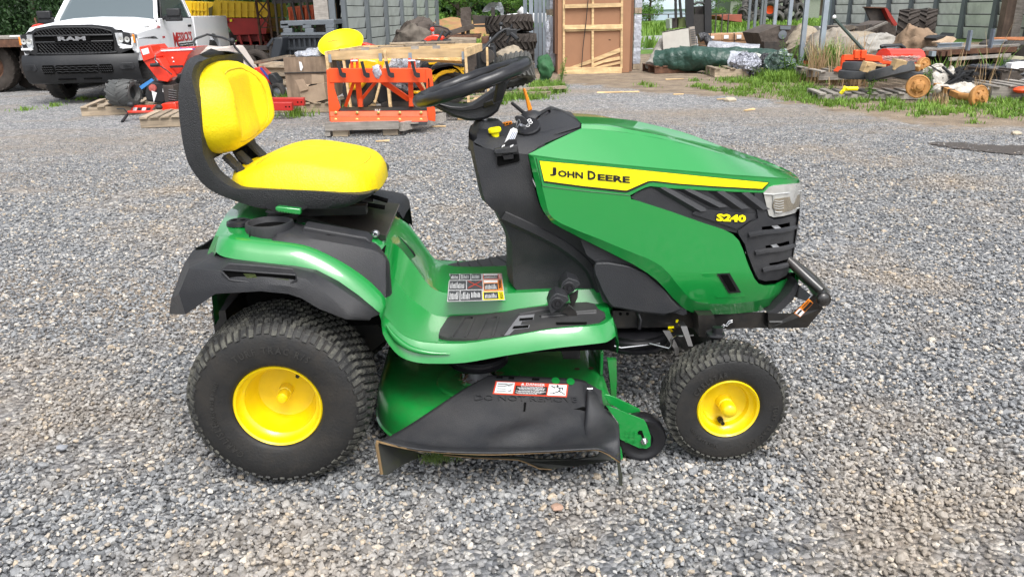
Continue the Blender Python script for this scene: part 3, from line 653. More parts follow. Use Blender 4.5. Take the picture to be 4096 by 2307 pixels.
# dash top
n0 = [US(3,608,762,SC),US(3,700,812,SC),US(3,790,836,SC),US(3,920,852,SC),US(3,1060,866,SC)]
n1 = rail(3, [(636,735,.34),(720,728,.335),(800,742,.325),(975,742,.33),(1200,775,.30)])
n2 = rail(3, [(640,700,.37),(750,690,.36),(860,712,.35),(1040,704,.35),(1500,652,.345)])
n3 = rail(3, [(650,660,.41),(760,660,.4),(920,690,.39),(1130,660,.39),(1490,612,.36)])
n4 = rail(3, [(660,640,.48),(800,640,.48),(960,625,.48),(1180,560,.48),(1410,552,.48)])
b = MB().grid([n0,n1,n2,n3,n4]); b.mirror(YC); dash = part(b, 'dashboard', blk, smooth=25, weld=.0005)
# raised cowl at the back of the dash
cw = rail(3, [(1040,700,.36),(1135,575,.42),(1270,490,.44),(1345,515,.44),(1412,550,.42),(1500,600,.36),(1500,640,.345),(1300,700,.33)])
b = MB().prism(cw, (0,.04,0)); b.add([p for p in cw]+[Vector((p.x,2*YC-p.y,p.z)) for p in cw],[tuple((i,(i+1)%8,(i+1)%8+8,i+8)) for i in range(8)]); part(b, 'dash_cowl', blk, dash, smooth=25, bev=.004)
# steering tower
def ring(c, rx, ry, n=16): return [c+Vector((rx*cos(2*pi*i/n), ry*sin(2*pi*i/n), 0)) for i in range(n)]
tw0 = U(3,740,680,Y=.48); tw1 = U(3,725,580,Y=.48)
b = MB().grid([ring(tw0-Vector((0,0,.05)),.065,.075), ring(tw0,.06,.07), ring(tw1-Vector((0,0,.005)),.04,.05), ring(tw1,.034,.044)], closed=True); b.f.append(tuple(range(48,64))); part(b, 'steering_tower', blk, dash, smooth=40)
sh0 = U(3,705,600,Y=.48); sh1 = U(3,690,520,Y=.48); part(MB().cyl(sh0-Vector((0,0,.02)), sh1, .011, 14), 'steering_shaft', zinc, dash)
# steering wheel
wc = (U(3,160,420,Y=.48)+U(3,1040,110,Y=.48))/2; wl = (U(3,1040,110,Y=.48)-U(3,160,420,Y=.48)).normalized()
wn = wl.cross(Vector((0,1,0))).normalized(); wn = -wn if wn.z < 0 else wn
WR = (U(3,1040,110,Y=.48)-U(3,160,420,Y=.48)).length/2
b = MB()
pth = [wc+wl*WR*cos(2*pi*i/72)+Vector((0,1,0))*WR*1.0*sin(2*pi*i/72) for i in range(72)]
b.tube(pth, [.0185+.0012*(1 if i%4 < 2 else 0) for i in range(72)], 14, closed=True)
sw = part(b, 'steering_wheel', blk2, smooth=60)
# hub bowl with three spokes, moulded in one piece below the rim
so = [(240,455),(330,500),(450,560),(560,590),(620,592),(700,580),(760,555),(815,510),(850,420),(890,300),(950,205),(880,210),(830,262),(820,300),(760,350),(680,400),(600,455),(520,472),(430,468),(340,445),(290,425)]
def bowl(y0, y1, pts, sh=(0,0)):
    o_ = rail(3, [(x,y,y0) for x,y in pts]); return o_
o1 = bowl(.44,0,so); b = MB(); b.prism(o1, (0,.08,0)); spk = part(b, 'steering_hub', blk, sw, smooth=30, bev=.008)
cr = [(300,430),(340,448),(430,470),(520,474),(600,458),(680,405),(760,352),(815,308),(832,268),(838,330),(800,400),(720,460),(620,498),(500,508),(400,490),(320,450)]
b = MB().prism(rail(3, [(x,y,.432) for x,y in cr]), (0,.096,0)); part(b, 'hub_cover', blk2, spk, smooth=30, bev=.004)
for sgn in (-1, 1):
    a_ = wc+wl*WR*.55+Vector((0,sgn*WR*.82,0)); c0 = wc-wn*.07+wl*.02+Vector((0,sgn*.03,0)); b = MB(); b.bar(a_, (a_+c0)/2-wn*.03, .03, .012, up=wn); b.bar((a_+c0)/2-wn*.03, c0, .034, .016, up=wn); part(b, 'spoke', blk, sw, bev=.003)
# knob, key switch, key, levers
def U3(x,y,Y): return U(3,x,y,Y=Y)
k0 = U3(795,725,.35); k1 = U3(782,645,.35); ax = (k1-k0).normalized()
L_ = (k1-k0).length
part(MB().lathe([(0,.010),(L_*.45,.0115),(L_*.5,.016),(L_*.62,.0185),(L_*.9,.0185),(L_,.0155),(L_,.0)], k0, ax, 24), 'blade_switch_knob', dyel, dash, smooth=35)
part(MB().prism([U3(700,745,.345),U3(860,700,.35),U3(865,712,.345),U3(705,768,.34)],(0,.003,0)), 'knob_plate', blk2, dash)
kc = U3(1058,632,.37); kn = Vector((-.12,-.5,.85)).normalized()
part(MB().lathe([(-.015,.036),(0,.036),(.004,.033),(.004,.0)], kc, kn, 32), 'key_switch', blk2, dash, smooth=35)
part(MB().lathe([(.004,.011),(.012,.010),(.013,0)], kc-Vector((.012,0,.004)), kn, 16), 'key_barrel', zinc, dash)
b = MB()
for x, y in ((1075,600),(1085,618),(1062,642)):
    p = U3(x,y,.366)+kn*.006; b.lathe([(0,.006),(.001,.006),(.001,.0042),(0,.0042)], p, kn, 12)
part(b, 'switch_icons', wht, dash)
kp = [U3(x,y,.335)  for x,y in [(1050,625),(1000,612),(962,592),(950,560),(968,545),(1010,543),(1040,565),(1050,600)]]
part(MB().prism(kp, (0,.006,0)), 'ignition_key', blk2, dash, bev=.002)
sgt = [U3(x,y,.318) for x,y in [(940,645),(972,658),(975,680),(935,780),(905,798),(875,790),(868,765),(915,660)]]
kt = thing('key_tag', U3(975,590,.355), 'white plastic tag hanging by a wire ring from the ignition key', 'key tag')
part(MB().prism(sgt, (0,-.0015,0)), 'tag_plate', wht, kt, bev=.0006)
part(MB().tube([U3(x,y,.317) for x,y in [(985,575),(1000,600),(978,635),(960,655),(965,625),(975,595)]], .0011, 6, closed=True), 'wire_ring', chrome, kt)
b = MB()
for i in range(3):
    b.prism([U3(x,y,.3158) for x,y in [(900+i*16,752-i*2),(938+i*14,676+i*2),(942+i*14,677+i*2),(905+i*16,753-i*2)]], (0,.0003,0))
part(b, 'tag_writing', pm('ink_blue',(.1,.15,.3),.6), kt)
lv = [(1018,325),(1040,320),(1052,355),(1100,495),(1062,512),(1040,400)]
part(MB().prism([U3(x,y,.5) for x,y in lv], (0,.02,0)), 'throttle_lever', org, dash, bev=.003)
part(MB().prism([U3(x,y,.5) for x,y in [(918,450),(925,432),(945,438),(1040,515),(1050,545),(1030,545),(940,470)]], (0,.015,0)), 'choke_lever', blk2, dash, bev=.003)
cb = U3(1095,555,.49); part(MB().lathe([(-.03,.05),(0,.038),(.012,.028),(.018,.012),(.019,0)], cb, (0,0,1), 24), 'lever_boot', blk, dash, smooth=50)
b = MB().prism([U3(x,y,.5) for x,y in [(832,612),(925,592),(935,615),(850,640)]],(0,.02,0)); pto = part(b, 'pto_lever', org, dash, bev=.002)
b = MB()
for i in range(3): x = 852+i*26; b.prism([U3(x,625-i*5,.4985),U3(x+18,621-i*5,.4985),U3(x+18,610-i*5,.4985),U3(x,614-i*5,.4985)],(0,.001,0))
part(b, 'lever_slot', dark, pto)
part(MB().prism([U3(x,y,.43) for x,y in [(1140,562),(1235,505),(1250,515),(1150,575)]],(0,.0,0.003)), 'hour_meter', wht, dash)
part(MB().prism([U3(x,y,.428) for x,y in [(1160,560),(1225,520),(1232,526),(1168,566)]],(0,-.001,.004)), 'meter_glass', dgry, dash)
# recess with the switch in the console side
rc = [(790,845),(800,832),(900,745),(965,740),(985,850),(1000,915),(985,935),(820,975),(800,970),(795,900)]
b = side_panel([US(3,x,y,SC,.002) for x,y in rc], SC, .002, .006, .03); rcs = part(b, 'cup_recess', blk2, con, smooth=30)
part(side_panel([US(3,x,y,SC,.004) for x,y in [(805,885),(985,862),(992,915),(980,928),(820,966),(806,950)]], SC, .004, .003, .03), 'recess_opening', dark, rcs, smooth=30)
b = MB().prism([US(3,x,y,SC,.01) for x,y in [(850,875),(940,860),(945,905),(860,915)]],(0,.006,0)); part(b, 'rocker_switch', blk2, rcs, bev=.002)
b = MB().prism([US(3,x,y,SC,.022) for x,y in [(780,830),(975,790),(978,850),(800,866),(780,855)]],(0,.03,0)); part(b, 'recess_visor', blk, rcs, bev=.002)
b = MB()
for x0 in (845, 915):
    for k in range(3): b.tube([US(3,x0+k*9,808-k*4,SC,.024),US(3,x0+6+k*9,792-k*4,SC,.024)], .0011, 4)
part(b, 'recess_symbols', wht, rcs)
b = MB(); 
b.prism([U3(x,y,.288) for x,y in [(1145,805),(1200,783),(1210,800),(1155,823)]],(0,.012,0)); part(b, 'hood_catch', blk, con)
part(MB().prism([U(4,x,y,Y=.288) for x,y in [(288,748),(300,743),(335,775),(325,782)]],(0,.02,0)), 'hood_hinge', blk, con)
# ---------------- rear body: fenders running down into the foot platform (one pressing)
# stations from the back of the fender to the front of the platform; cross-section outer edge -> ridge -> inside -> tunnel -> centre
def v2(x,y,Y): return U(2,x,y,Y=Y)
def v5(x,y,Y): return U(5,x,y,Y=Y)
E0 = [v2(333,262,.11),v2(380,288,.085),v2(560,318,.075),v2(735,338,.075),v2(840,358,.075),v2(950,412,.07),v2(1050,482,.065),v2(1155,572,.06),
      v5(60,935,.07),v5(130,1050,.075),v5(210,1122,.08),v5(330,1160,.08),v5(480,1168,.08),v5(700,1160,.08),v5(1000,1108,.08),v5(1400,1048,.085),v5(1700,1015,.10),v5(1800,998,.12),v5(1862,955,.15)]
E1 = [v2(342,200,.15),v2(400,205,.11),v2(560,222,.105),v2(720,242,.1),v2(820,268,.1),v2(960,335,.095),v2(1080,415,.09),v2(1190,520,.085),
      v5(60,780,.09),v5(125,860,.095),v5(200,935,.10),v5(300,985,.105),v5(430,1008,.105),v5(700,1012,.105),v5(1000,965,.105),v5(1350,905,.11),v5(1650,880,.125),v5(1770,862,.145),v5(1840,815,.18)]
zt = [e.z for e in E1]
def row(dy, dz, n0=0):
    return [Vector((e.x, e.y+dy, e.z+dz)) for e in E1]
E1b = [e+Vector((0,.012,.006 if i < 8 else .0)) for i, e in enumerate(E1)]
# inside the ridge: fender top keeps rising a little to the seat platform; the slope in front falls later near the centre
cx_ = [-.17,-.10,-.02,.06,.12,.18,.24,.275,.30,.325,.352,.385,.43,.51,.61,.72,.85,.90,.93]
cz_ = [.70,.70,.668,.662,.655,.645,.63,.61,.585,.552,.51,.46,.437,.43,.43,.432,.435,.435,.435]
E3 = [Vector((x-(.0 if i < 8 else -.012), .345, z)) for i, (x, z) in enumerate(zip(cx_, cz_))]
E4 = [Vector((x, .375, z+.002)) for x, z in zip(cx_, cz_)]
E5 = [Vector((x, YC, z+.004)) for x, z in zip(cx_, cz_)]
E2 = []; E2b = []
for i, e in enumerate(E1):
    if i < 8: z = max(e.z-.004, e.z+(.0)); E2.append(Vector((e.x*.6+cx_[i]*.4, .17, e.z*.75+cz_[i]*.25))); E2b.append(Vector((e.x*.3+cx_[i]*.7, .26, e.z*.25+cz_[i]*.75)))
    else: E2.append(Vector((e.x, .15 if i < 17 else .2, e.z-.008))); E2b.append(Vector((e.x+.006, .325, e.z-.008 if i > 11 else e.z*.8+cz_[i]*.2)))
# smoother fall of the inner slope next to the tunnel
E0t = [p+Vector((0,.03,-.002)) for p in E0]
body = MB().grid(loft([E0t, E0, [a.lerp(c,.5)+Vector((0,-.004,0)) for a,c in zip(E0,E1)], E1, E1b, E2, E2b, E3, E4, E5], 3, 1))
body.mirror(YC)
bd_ = part(body, 'fender_body', green, smooth=45, weld=.0004)
# pressed ridge along the edge, rear wall of the body
rg = dense([v5(85,870,.072),v5(130,940,.073),v5(200,1010,.076),v5(290,1060,.078),v5(420,1090,.079),v5(580,1098,.079)],4)
b = MB().tube([p+Vector((0,.004,0)) for p in rg], [.002+.007*sin(pi*i/(len(rg)-1)) for i in range(len(rg))], 8); b.mirror(YC); part(b, 'pressed_rib', green, bd_, smooth=60)
bk = [E0[0], E1[0], E1b[0], E2[0], E2b[0], E3[0], E4[0], E5[0]]
b = MB().grid([bk, [Vector((p.x-.03, p.y+.01, p.z-.05)) for p in bk], [Vector((p.x-.04, p.y+.02, .44)) for p in bk]]); b.mirror(YC); part(b, 'rear_panel', green, bd_, smooth=50, weld=.0004)
fe = [E0[-1], E1[-1], E1b[-1], E2[-1], E2b[-1], E3[-1], E4[-1], E5[-1]]
b = MB().grid([fe, [Vector((p.x+.012, p.y+.004, p.z-.03)) for p in fe], [Vector((p.x+.008, p.y+.01, min(p.z-.06,.37))) for p in fe]]); b.mirror(YC); part(b, 'platform_front', green, bd_, smooth=50, weld=.0004)
b = MB().box(-.1,.28,.2,.76,.40,.6).box(.3,.93,.2,.76,.30,.345); part(b, 'underbody', dark, bd_, smooth=0)
# inner wheel-arch liner, seen between tyre and fender
b = MB().prism([v2(570,440,.22),v2(760,480,.22),v2(900,560,.2),v2(1130,600,.2),v2(1200,700,.2),v2(1120,760,.22),v2(1000,640,.22),v2(580,540,.22)],(0,.01,0)); b.mirror(YC); part(b, 'arch_liner', bmet, bd_)
# foot pads
def gp(x, y, dz=0, zz=None):      # traced on the platform (near side)
    p = U(5,x,y,Z=.37)
    for _ in range(6):
        z = pz_at(p.x); p = U(5,x,y,Z=z+dz)
    return p
EX = [e.x for e in E2]; 
def pz_at(x):
    for i in range(8, 18):
        if E2[i].x <= x <= E2[i+1].x: return E2[i].z+(E2[i+1].z-E2[i].z)*(x-E2[i].x)/(E2[i+1].x-E2[i].x)
    return E2[9].z if x < .4 else E2[-1].z
po = [(492,945),(505,900),(560,815),(585,800),(800,790),(1000,768),(1100,745),(1300,722),(1500,698),(1640,692),(1700,705),(1730,745),(1775,770),(1785,800),(1740,845),(1600,868),(1400,888),(1200,920),(1000,955),(800,977),(560,970)]
pp = [gp(x,y,.010) for x,y in po]
def drape(P, dz, th=.014, step=.03):
    ov, fs, be = cdt([(p.x,p.y) for p in P], step); n = len(ov); b = MB()
    b.v = [Vector((p.x,p.y,pz_at(p.x)+dz)) for p in ov]; b.v += [p-Vector((0,0,th)) for p in b.v]
    b.f = list(fs)+[tuple(i+n for i in f)[::-1] for f in fs]+[(a,c,c+n,a+n) for a,c in be]; return b
b = drape(pp, .010); b.mirror(YC); pad = part(b, 'foot_pad', blk2 if False else pm('rubber_mat',(.03,.03,.031),.55,var=.2,vscale=15,dirt=(.09,.08,.07),dscale=6,damt=.3), bd_, smooth=30)
ribm = pm('rubber_mat')if False else MATS['rubber_mat']
def ribs(lines):
    for L_ in lines:
        b = MB().tube([gp(x,y,.0105) for x,y in L_], .0052, 6); b.mirror(YC); part(b, 'pad_rib', ribm, pad, smooth=50)
ribs([[(588,972),(690,820),(768,816),(700,972)],[(785,978),(870,812),(955,812),(910,960)],[(985,952),(1110,790),(1230,765),(1430,735)],[(1280,805),(1320,788),(1710,760)],[(1285,810),(1710,775)]])
b = MB()
b.prism([gp(x,y,.0105) for x,y in [(1000,952),(1110,800),(1235,788),(1225,830),(1140,840),(1125,870),(1200,872),(1190,895),(1080,905),(1040,945)]],(0,0,.001)); part(b, 'pad_grip', pm('pale_rubber',(.16,.16,.17),.5,var=.2), pad, smooth=0)
b = MB()
b.prism([gp(x,y,.012) for x,y in [(1120,820),(1225,812),(1220,828),(1115,838)]],(0,0,.001)); b.prism([gp(x,y,.012) for x,y in [(1075,880),(1190,872),(1185,890),(1062,900)]],(0,0,.001)); b.prism([gp(x,y,.012) for x,y in [(1400,850),(1640,848),(1640,862),(1405,866)]],(0,0,.001))
pg2 = part(b, 'pad_slot', dark, pad, smooth=0); pg2['kind'] = 'stuff'
# operator decal on the tunnel
dz = .4375
dq = [U(5,558,690,Z=dz),U(5,1008,678,Z=dz),U(5,982,470,Z=dz),U(5,575,475,Z=dz)]
# note: the plate in the photograph reads from the driver's seat
od = part(MB().add([p for p in dq],[(0,1,2,3)]), 'operator_decal', pm('decal_grey',(.42,.42,.42),.4), bd_, normals=False, smooth=0)
def dsub(u0,u1,v0,v1,mat,nm='decal_block',h=.0008,par=None):
    f_ = lambda u, v: (dq[0]*(1-u)+dq[1]*u)*(1-v)+(dq[3]*(1-u)+dq[2]*u)*v
    return part(MB().prism([f_(u0,v0)+_z*h, f_(u1,v0)+_z*h, f_(u1,v1)+_z*h, f_(u0,v1)+_z*h],(0,0,.0001)), nm, mat, od, smooth=0)
blocks = [(.02,.21,.02,.36,dgry),(.23,.6,.02,.36,dgry),(.02,.32,.4,.72,dgry),(.34,.62,.4,.72,dgry),(.02,.19,.76,.98,dgry),(.21,.4,.76,.98,dgry),(.42,.6,.76,.98,dgry)]
for q in blocks: dsub(*q)
dsub(.62,.985,.02,.3,dyel); dsub(.635,.89,.04,.28,dgry,h=.0011); dsub(.64,.985,.33,.74,dorg); dsub(.65,.9,.36,.6,dgry,h=.0011); dsub(.65,.9,.63,.72,wht,h=.0011)
dsub(.64,.985,.77,.98,dred); dsub(.65,.92,.78,.9,dgry,h=.0011); dsub(.65,.92,.91,.97,wht,h=.0011)
b = MB()
f_ = lambda u, v: (dq[0]*(1-u)+dq[1]*u)*(1-v)+(dq[3]*(1-u)+dq[2]*u)*v
rnd = random.Random(3)
for u0,u1,v0,v1 in [(.04,.2,.05,.3),(.25,.4,.05,.32),(.42,.58,.1,.32),(.04,.3,.43,.66),(.04,.18,.79,.94),(.23,.38,.79,.95),(.44,.58,.79,.95),(.66,.87,.07,.25),(.67,.88,.38,.57),(.67,.9,.79,.88)]:
    n = int((u1-u0)/.022)
    for i in range(n):
        u = u0+(u1-u0)*i/n; e = v1-rnd.uniform(0,.4)*(v1-v0); b.add([f_(u,v0)+_z*.0016,f_(u+.008,v0)+_z*.0016,f_(u+.008,e)+_z*.0016,f_(u,e)+_z*.0016],[(0,1,2,3)])
q = part(b, 'decal_text_lines', wht, od, smooth=0); q['kind'] = 'stuff'
b = MB()
for sgn in (1,-1): b.bar(f_(.36,.56-sgn*.13)+_z*.0022, f_(.61,.56+sgn*.13)+_z*.0022, .002, .0004)
part(b, 'crossed_red_lines', dred, od, smooth=0)
u_ = f_(.93,.12)-f_(.93,.12); 
for s_, a0, a1, uu, mt in (('CAUTION',.04,.27,(.91,.97),dblk),('WARNING',.4,.72,(.91,.97),dblk),('DANGER',.78,.96,(.93,.98),wht)):
    p0 = f_(uu[0],a1)+_z*.0022; p1 = f_(uu[0],a0)+_z*.0022
    part(text(s_, p0, p1, f_(uu[1],a1)-f_(uu[0],a1), nrm=(0,0,1)), 'decal_lettering', mt, od, smooth=0, normals=False)
# pedals
def pedal(c, arm):
    p = part(MB().prism([v5(x,y,c[2]) for x,y in arm], (0,.006,0)), 'pedal_arm', bmet, bev=.001)
    ce = v5(c[0],c[1],c[2]-.02); b = MB().cyl(ce+Vector((0,.002,0)), ce+Vector((0,.07,0)), .018, 20); 
    b.prism([ce+Vector((x,.004,z)) for x,z in ((-.026,-.006),(-.018,.018),(-.002,.03),(.026,.02),(.034,.008),(.018,-.006),(.0,-.022),(-.018,-.034),(-.022,-.022))],(0,.06,0))
    q = part(b, 'pedal_pad', blk, p, smooth=40, bev=.002)
    part(MB().lathe([(0,.016),(-.002,.015),(-.002,.011),(.001,.011),(.001,.006),(-.003,.005),(-.003,0)], ce, 'y', 20), 'pedal_cap', blk2, q, smooth=30)
pedal((1502,585,.26), [(1500,640),(1540,620),(1575,600),(1568,660),(1540,720),(1520,780),(1500,775),(1515,700)])
pedal((1412,705,.2), [(1440,770),(1470,740),(1500,710),(1555,760),(1575,830),(1575,862),(1510,862),(1505,820),(1480,785)])
# rubber strip on the slope in front of the seat
sp = [U(5,x,y,Y=.45) for x,y in [(142,190),(150,174),(175,178),(210,205),(300,300),(315,330),(305,360),(290,358),(200,290),(160,240)]]
b = MB().prism(sp, (-.006,.0,-.01)); part(b, 'grab_strip', blk2, bd_, bev=.002)
# ---------------- black fender extensions
t_ = rail(2, [(232,256,.45),(333,246,.18),(380,292,.09),(560,318,.075),(735,336,.075),(840,356,.072),(950,412,.068),(1050,482,.062),(1160,574,.056)])
g1 = rail(2, [(190,300,.42),(300,300,.1),(420,320,.055),(565,328,.05),(720,345,.045),(820,370,.045),(930,430,.04),(1035,500,.04),(1150,580,.045)])
g2 = rail(2, [(165,345,.38),(200,347,.03),(350,360,.015),(560,372,.012),(735,390,.012),(790,400,.012),(880,468,.012),(1000,555,.014),(1120,592,.03)])
g3 = rail(2, [(110,500,.3),(150,470,.028),(320,428,.005),(560,425,.0),(690,432,.0),(770,450,.002),(865,515,.004),(995,585,.008),(1110,600,.026)])
g4 = rail(2, [(101,572,.26),(180,574,.03),(330,470,.004),(560,456,.0),(700,470,.0),(765,492,.002),(855,545,.004),(990,598,.008),(1108,604,.026)])
b = MB().grid([t_, g1, g2, g3, g4, [p+Vector((.004,.03,0)) for p in g4]]); b.mirror(YC); fx = part(b, 'fender_extension', blk, smooth=22, solid=.004)
bl_ = [t_[0], g1[0], g2[0], g3[0], g4[0]]
b = MB().grid([bl_, [Vector((p.x-.01, YC, p.z)) for p in bl_]]); b.mirror(YC); part(b, 'rear_apron', blk, fx, smooth=22, solid=.004, weld=.0004)
rcx = [(360,358),(375,352),(735,378),(740,402),(688,432),(420,405),(400,400)]
rcv = [U(2,x,y,Y=.007) for x,y in rcx]
part(MB().prism(rcv, (0,.004,0)), 'handle_recess', dark, fx, smooth=0)
ln = [U(2,x,y,Y=.004) for x,y in rcx]; part(MB().tube(ln, .003, 6, closed=True), 'recess_lip', blk, fx, smooth=50)
part(MB().prism([U(2,x,y,Y=.003) for x,y in [(352,358),(395,318),(560,330),(720,345),(738,380),(560,366)]],(0,.006,0)), 'grab_brow', blk, fx, bev=.003)
part(MB().prism([U(2,x,y,Y=.0055) for x,y in [(470,370),(530,374),(540,392),(700,400),(690,425),(500,408)]],(0,.001,0)), 'recess_floor', grs, fx)
# ---------------- cup holder tray
ta = rail(2, [(505,150,.15),(500,190,.14),(530,208,.13),(640,222,.125),(760,245,.12),(900,300,.115),(1020,365,.11),(1110,440,.105),(1190,492,.10),(1222,470,.14)])
tb_ = rail(2, [(505,140,.17),(503,160,.15),(560,178,.15),(640,175,.15),(780,190,.145),(930,215,.14),(1060,238,.135),(1150,262,.13),(1190,300,.13),(1210,320,.16)])
tc2 = rail(2, [(540,112,.26),(560,110,.26),(620,105,.28),(700,108,.28),(780,128,.28),(900,150,.28),(1030,180,.27),(1110,205,.265),(1160,235,.26),(1200,300,.25)])
for i in range(3): tb_[i].z -= .05; tc2[i].z -= .05
b = MB().grid(loft([ta, [a.lerp(c,.55)+Vector((0,-.003,0)) for a,c in zip(ta,tb_)], tb_, [a.lerp(c,.5)+Vector((0,0,.004)) for a,c in zip(tb_,tc2)], tc2], 2, 1)); b.mirror(YC); tray = part(b, 'console_tray', blk, bd_, smooth=40)
e_ = [ta[-1],tb_[-1],tc2[-1]]; b = MB().grid([e_, [p+Vector((.03,.03,-.10)) for p in e_]]); b.mirror(YC)
cc = U(2,605,140,Y=.215); cc.z += .015; cr_ = .055
b2 = MB().lathe([(-.016,.05),(-.01,.052),(0,cr_),(.003,cr_+.001),(.003,cr_+.007),(-.004,cr_+.009),(-.03,cr_+.009)], cc, 'z', 40); b2.mirror(YC); cup = part(b2, 'cup_holder', blk, tray, smooth=40)
part(MB().lathe([(-.012,0),(-.012,.052)], cc, 'z', 30), 'cup_floor', dark, cup)
b = MB().prism([U(2,x,y,Y=.2) for x,y in [(775,135),(1090,190),(1120,215),(1095,245),(1010,232),(760,175)]],(0,.05,.004)); part(b, 'armrest_lid', blk, tray, bev=.004, smooth=40)
b = MB().prism([U(2,x,y,Y=.1985) for x,y in [(870,180),(900,178),(985,200),(970,212),(890,196)]],(0,.004,.006)); part(b, 'lid_notch', dark, tray)
# fuel sight / cable grommet at the rear
gc = U(2,450,112,Y=.24); b = MB().lathe([(-.006,.034),(.003,.033),(.006,.028),(.006,0)], gc, 'z', 24); gm = part(b, 'rear_grommet', blk2, bd_, smooth=30)
b = MB(); 
for dx in (-.013,.011): b.lathe([(.0065,.008),(.0066,0)], gc+Vector((dx,0,0)), 'z', 14)
part(b, 'grommet_holes', dark, gm)
# ---------------- seat base
q_ = [U(2,545,90,Y=.36),U(2,745,85,Y=.36),U(2,1190,182,Y=.32),U(2,1258,18,Y=.62),U(2,1110,0,Y=.64),U(2,940,-20,Y=.64)]
sp_ = q_; b = MB().prism(q_, (0,0,-.008)); sb = part(b, 'seat_pan_bracket', pm('dusty_skylit_black_steel',(.035,.031,.027),.3,metal=.35,coat=.3,var=.4,vscale=14,dirt=(.10,.08,.06),dscale=9,damt=.5), bev=.001)  # brown dust, and a base lightened to stand in for reflected sky
fl = [U(2,742,85,Y=.355),U(2,1190,180,Y=.318),U(2,1190,205,Y=.318),U(2,1160,205,Y=.318),U(2,1110,182,Y=.33),U(2,740,118,Y=.355)]
part(MB().prism(fl, (0,.004,0)), 'bracket_flange', bmet, sb)
bc = U(2,1138,170,Y=.312); part(MB().lathe([(0,.0125),(-.003,.0125),(-.003,.009),(-.008,.009),(-.009,.006),(-.006,.004),(-.006,0)], bc, 'y', 16), 'pivot_bolt', zinc, sb, smooth=30)
b = MB()
for (x0,y0,x1,y1) in ((1000,8,1185,38),(930,50,1165,92),(1080,-30,1200,5)):
    a_ = U(2,x0,y0,Y=.5); c_ = U(2,x1,y1,Y=.5); 
    pl0 = (q_[0]+q_[2])/2
    b.tube([a_, c_], .007, 8)
part(b, 'bracket_slot', dark, sb)
b = MB()
for y in (.40, .56): b.box(-.03,.22,y-.018,y+.018,q_[1].z-.004,q_[1].z+.022)
part(b, 'seat_slide_rail', bmet, sb)
b = MB().tube([U(2,530,60,Y=.42),U(2,560,75,Y=.38),U(2,600,80,Y=.36),U(2,760,60,Y=.36)], .004, 6).prism([U(1,690,1240,Y=.38),U(1,760,1200,Y=.38),U(1,990,1230,Y=.36),U(1,970,1270,Y=.36),U(1,700,1265,Y=.38)],(0,.05,0)); part(b, 'slide_plate', bmet, sb)
b = MB().prism([U(1,x,y,Y=.232) for x,y in [(815,1178),(840,1172),(1000,1190),(1003,1232),(980,1232),(820,1205)]],(0,.02,0)); hd = part(b, 'slide_handle', green, sb, bev=.003)
b = MB()
for i in range(7): x = 840+i*20; b.prism([U(1,x,1200+i*2.5,Y=.2315),U(1,x+10,1201+i*2.5,Y=.2315),U(1,x+10,1212+i*2.5,Y=.2315),U(1,x,1211+i*2.5,Y=.2315)],(0,.001,0))
q = part(b, 'handle_notches', dgreen, hd); q['kind'] = 'stuff'
b = MB().tube([U(1,1240,1170,Y=.42),U(1,1290,1170,Y=.4),U(1,1340,1190,Y=.4),U(1,1400,1195,Y=.44)], .006, 8); part(b, 'switch_cable', blk2, sb)
# ---------------- seat shell
ss0, ss1 = .245, 2*YC-.245
op = [(262,72),(200,95),(160,150),(133,230),(114,350),(118,480),(128,580),(145,700),(165,790),(190,865),(240,945),(290,1005),(350,1055),(430,1095),(500,1122),(580,1150),(650,1170),(740,1188),(860,1190),(1020,1188),(1160,1188),(1290,1182),(1400,1150),(1500,1100),(1500,1100),(1540,1075)]
ip = [(330,95),(262,120),(225,165),(212,240),(232,330),(262,450),(275,560),(282,660),(290,760),(300,810),(330,870),(370,935),(430,985),(490,1025),(560,1045),(700,1048),(850,1052),(1000,1056),(1150,1064),(1300,1078),(1400,1084),(1450,1084),(1480,1080),(1500,1076),(1520,1070),(1535,1066)]
wy = [.36,.29,.262,.25,.245,.243,.243,.245,.248,.252,.256,.26,.26,.255,.25,.248,.245,.244,.243,.243,.244,.246,.252,.262,.28,.30]
outer = [U(1,x,y,Y=w_+.012) for (x,y), w_ in zip(op, wy)]; inn = [U(1,x,y,Y=w_-.004) for (x,y), w_ in zip(ip, wy)]
# correct for the perspective of the rounded end: pull inward points
in2 = [p+Vector((.004,.02,.0)) for p in inn]
cenr = [Vector((o_.x+.004, YC, o_.z+(.0))) for o_ in outer]
cenr[0] = Vector((outer[0].x,YC,outer[0].z+.012)); cenr[-1] = Vector((outer[-1].x+.012,YC,outer[-1].z))
o1_ = [o_.lerp(c,.35)+Vector((-.004,0,-.002)) for o_, c in zip(outer, cenr)]
N_ = len(inn)
innc = []
for i, p in enumerate(inn):
    innc.append(Vector((p.x+ (.012 if i < 9 else .0)-.02*(i<9), YC, p.z-.02*(i>=13)-(.0))))
rows2 = [outer, [a.lerp(c,.5)+Vector((0,-.006,0)) for a,c in zip(outer,inn)], inn, in2]
b = MB().grid(loft([innc, [a.lerp(c,.85) for a,c in zip(innc,in2)], in2, inn, [a.lerp(c,.5)+Vector((0,-.005,0)) for a,c in zip(outer,inn)], outer, o1_, cenr], 2, 1)); 
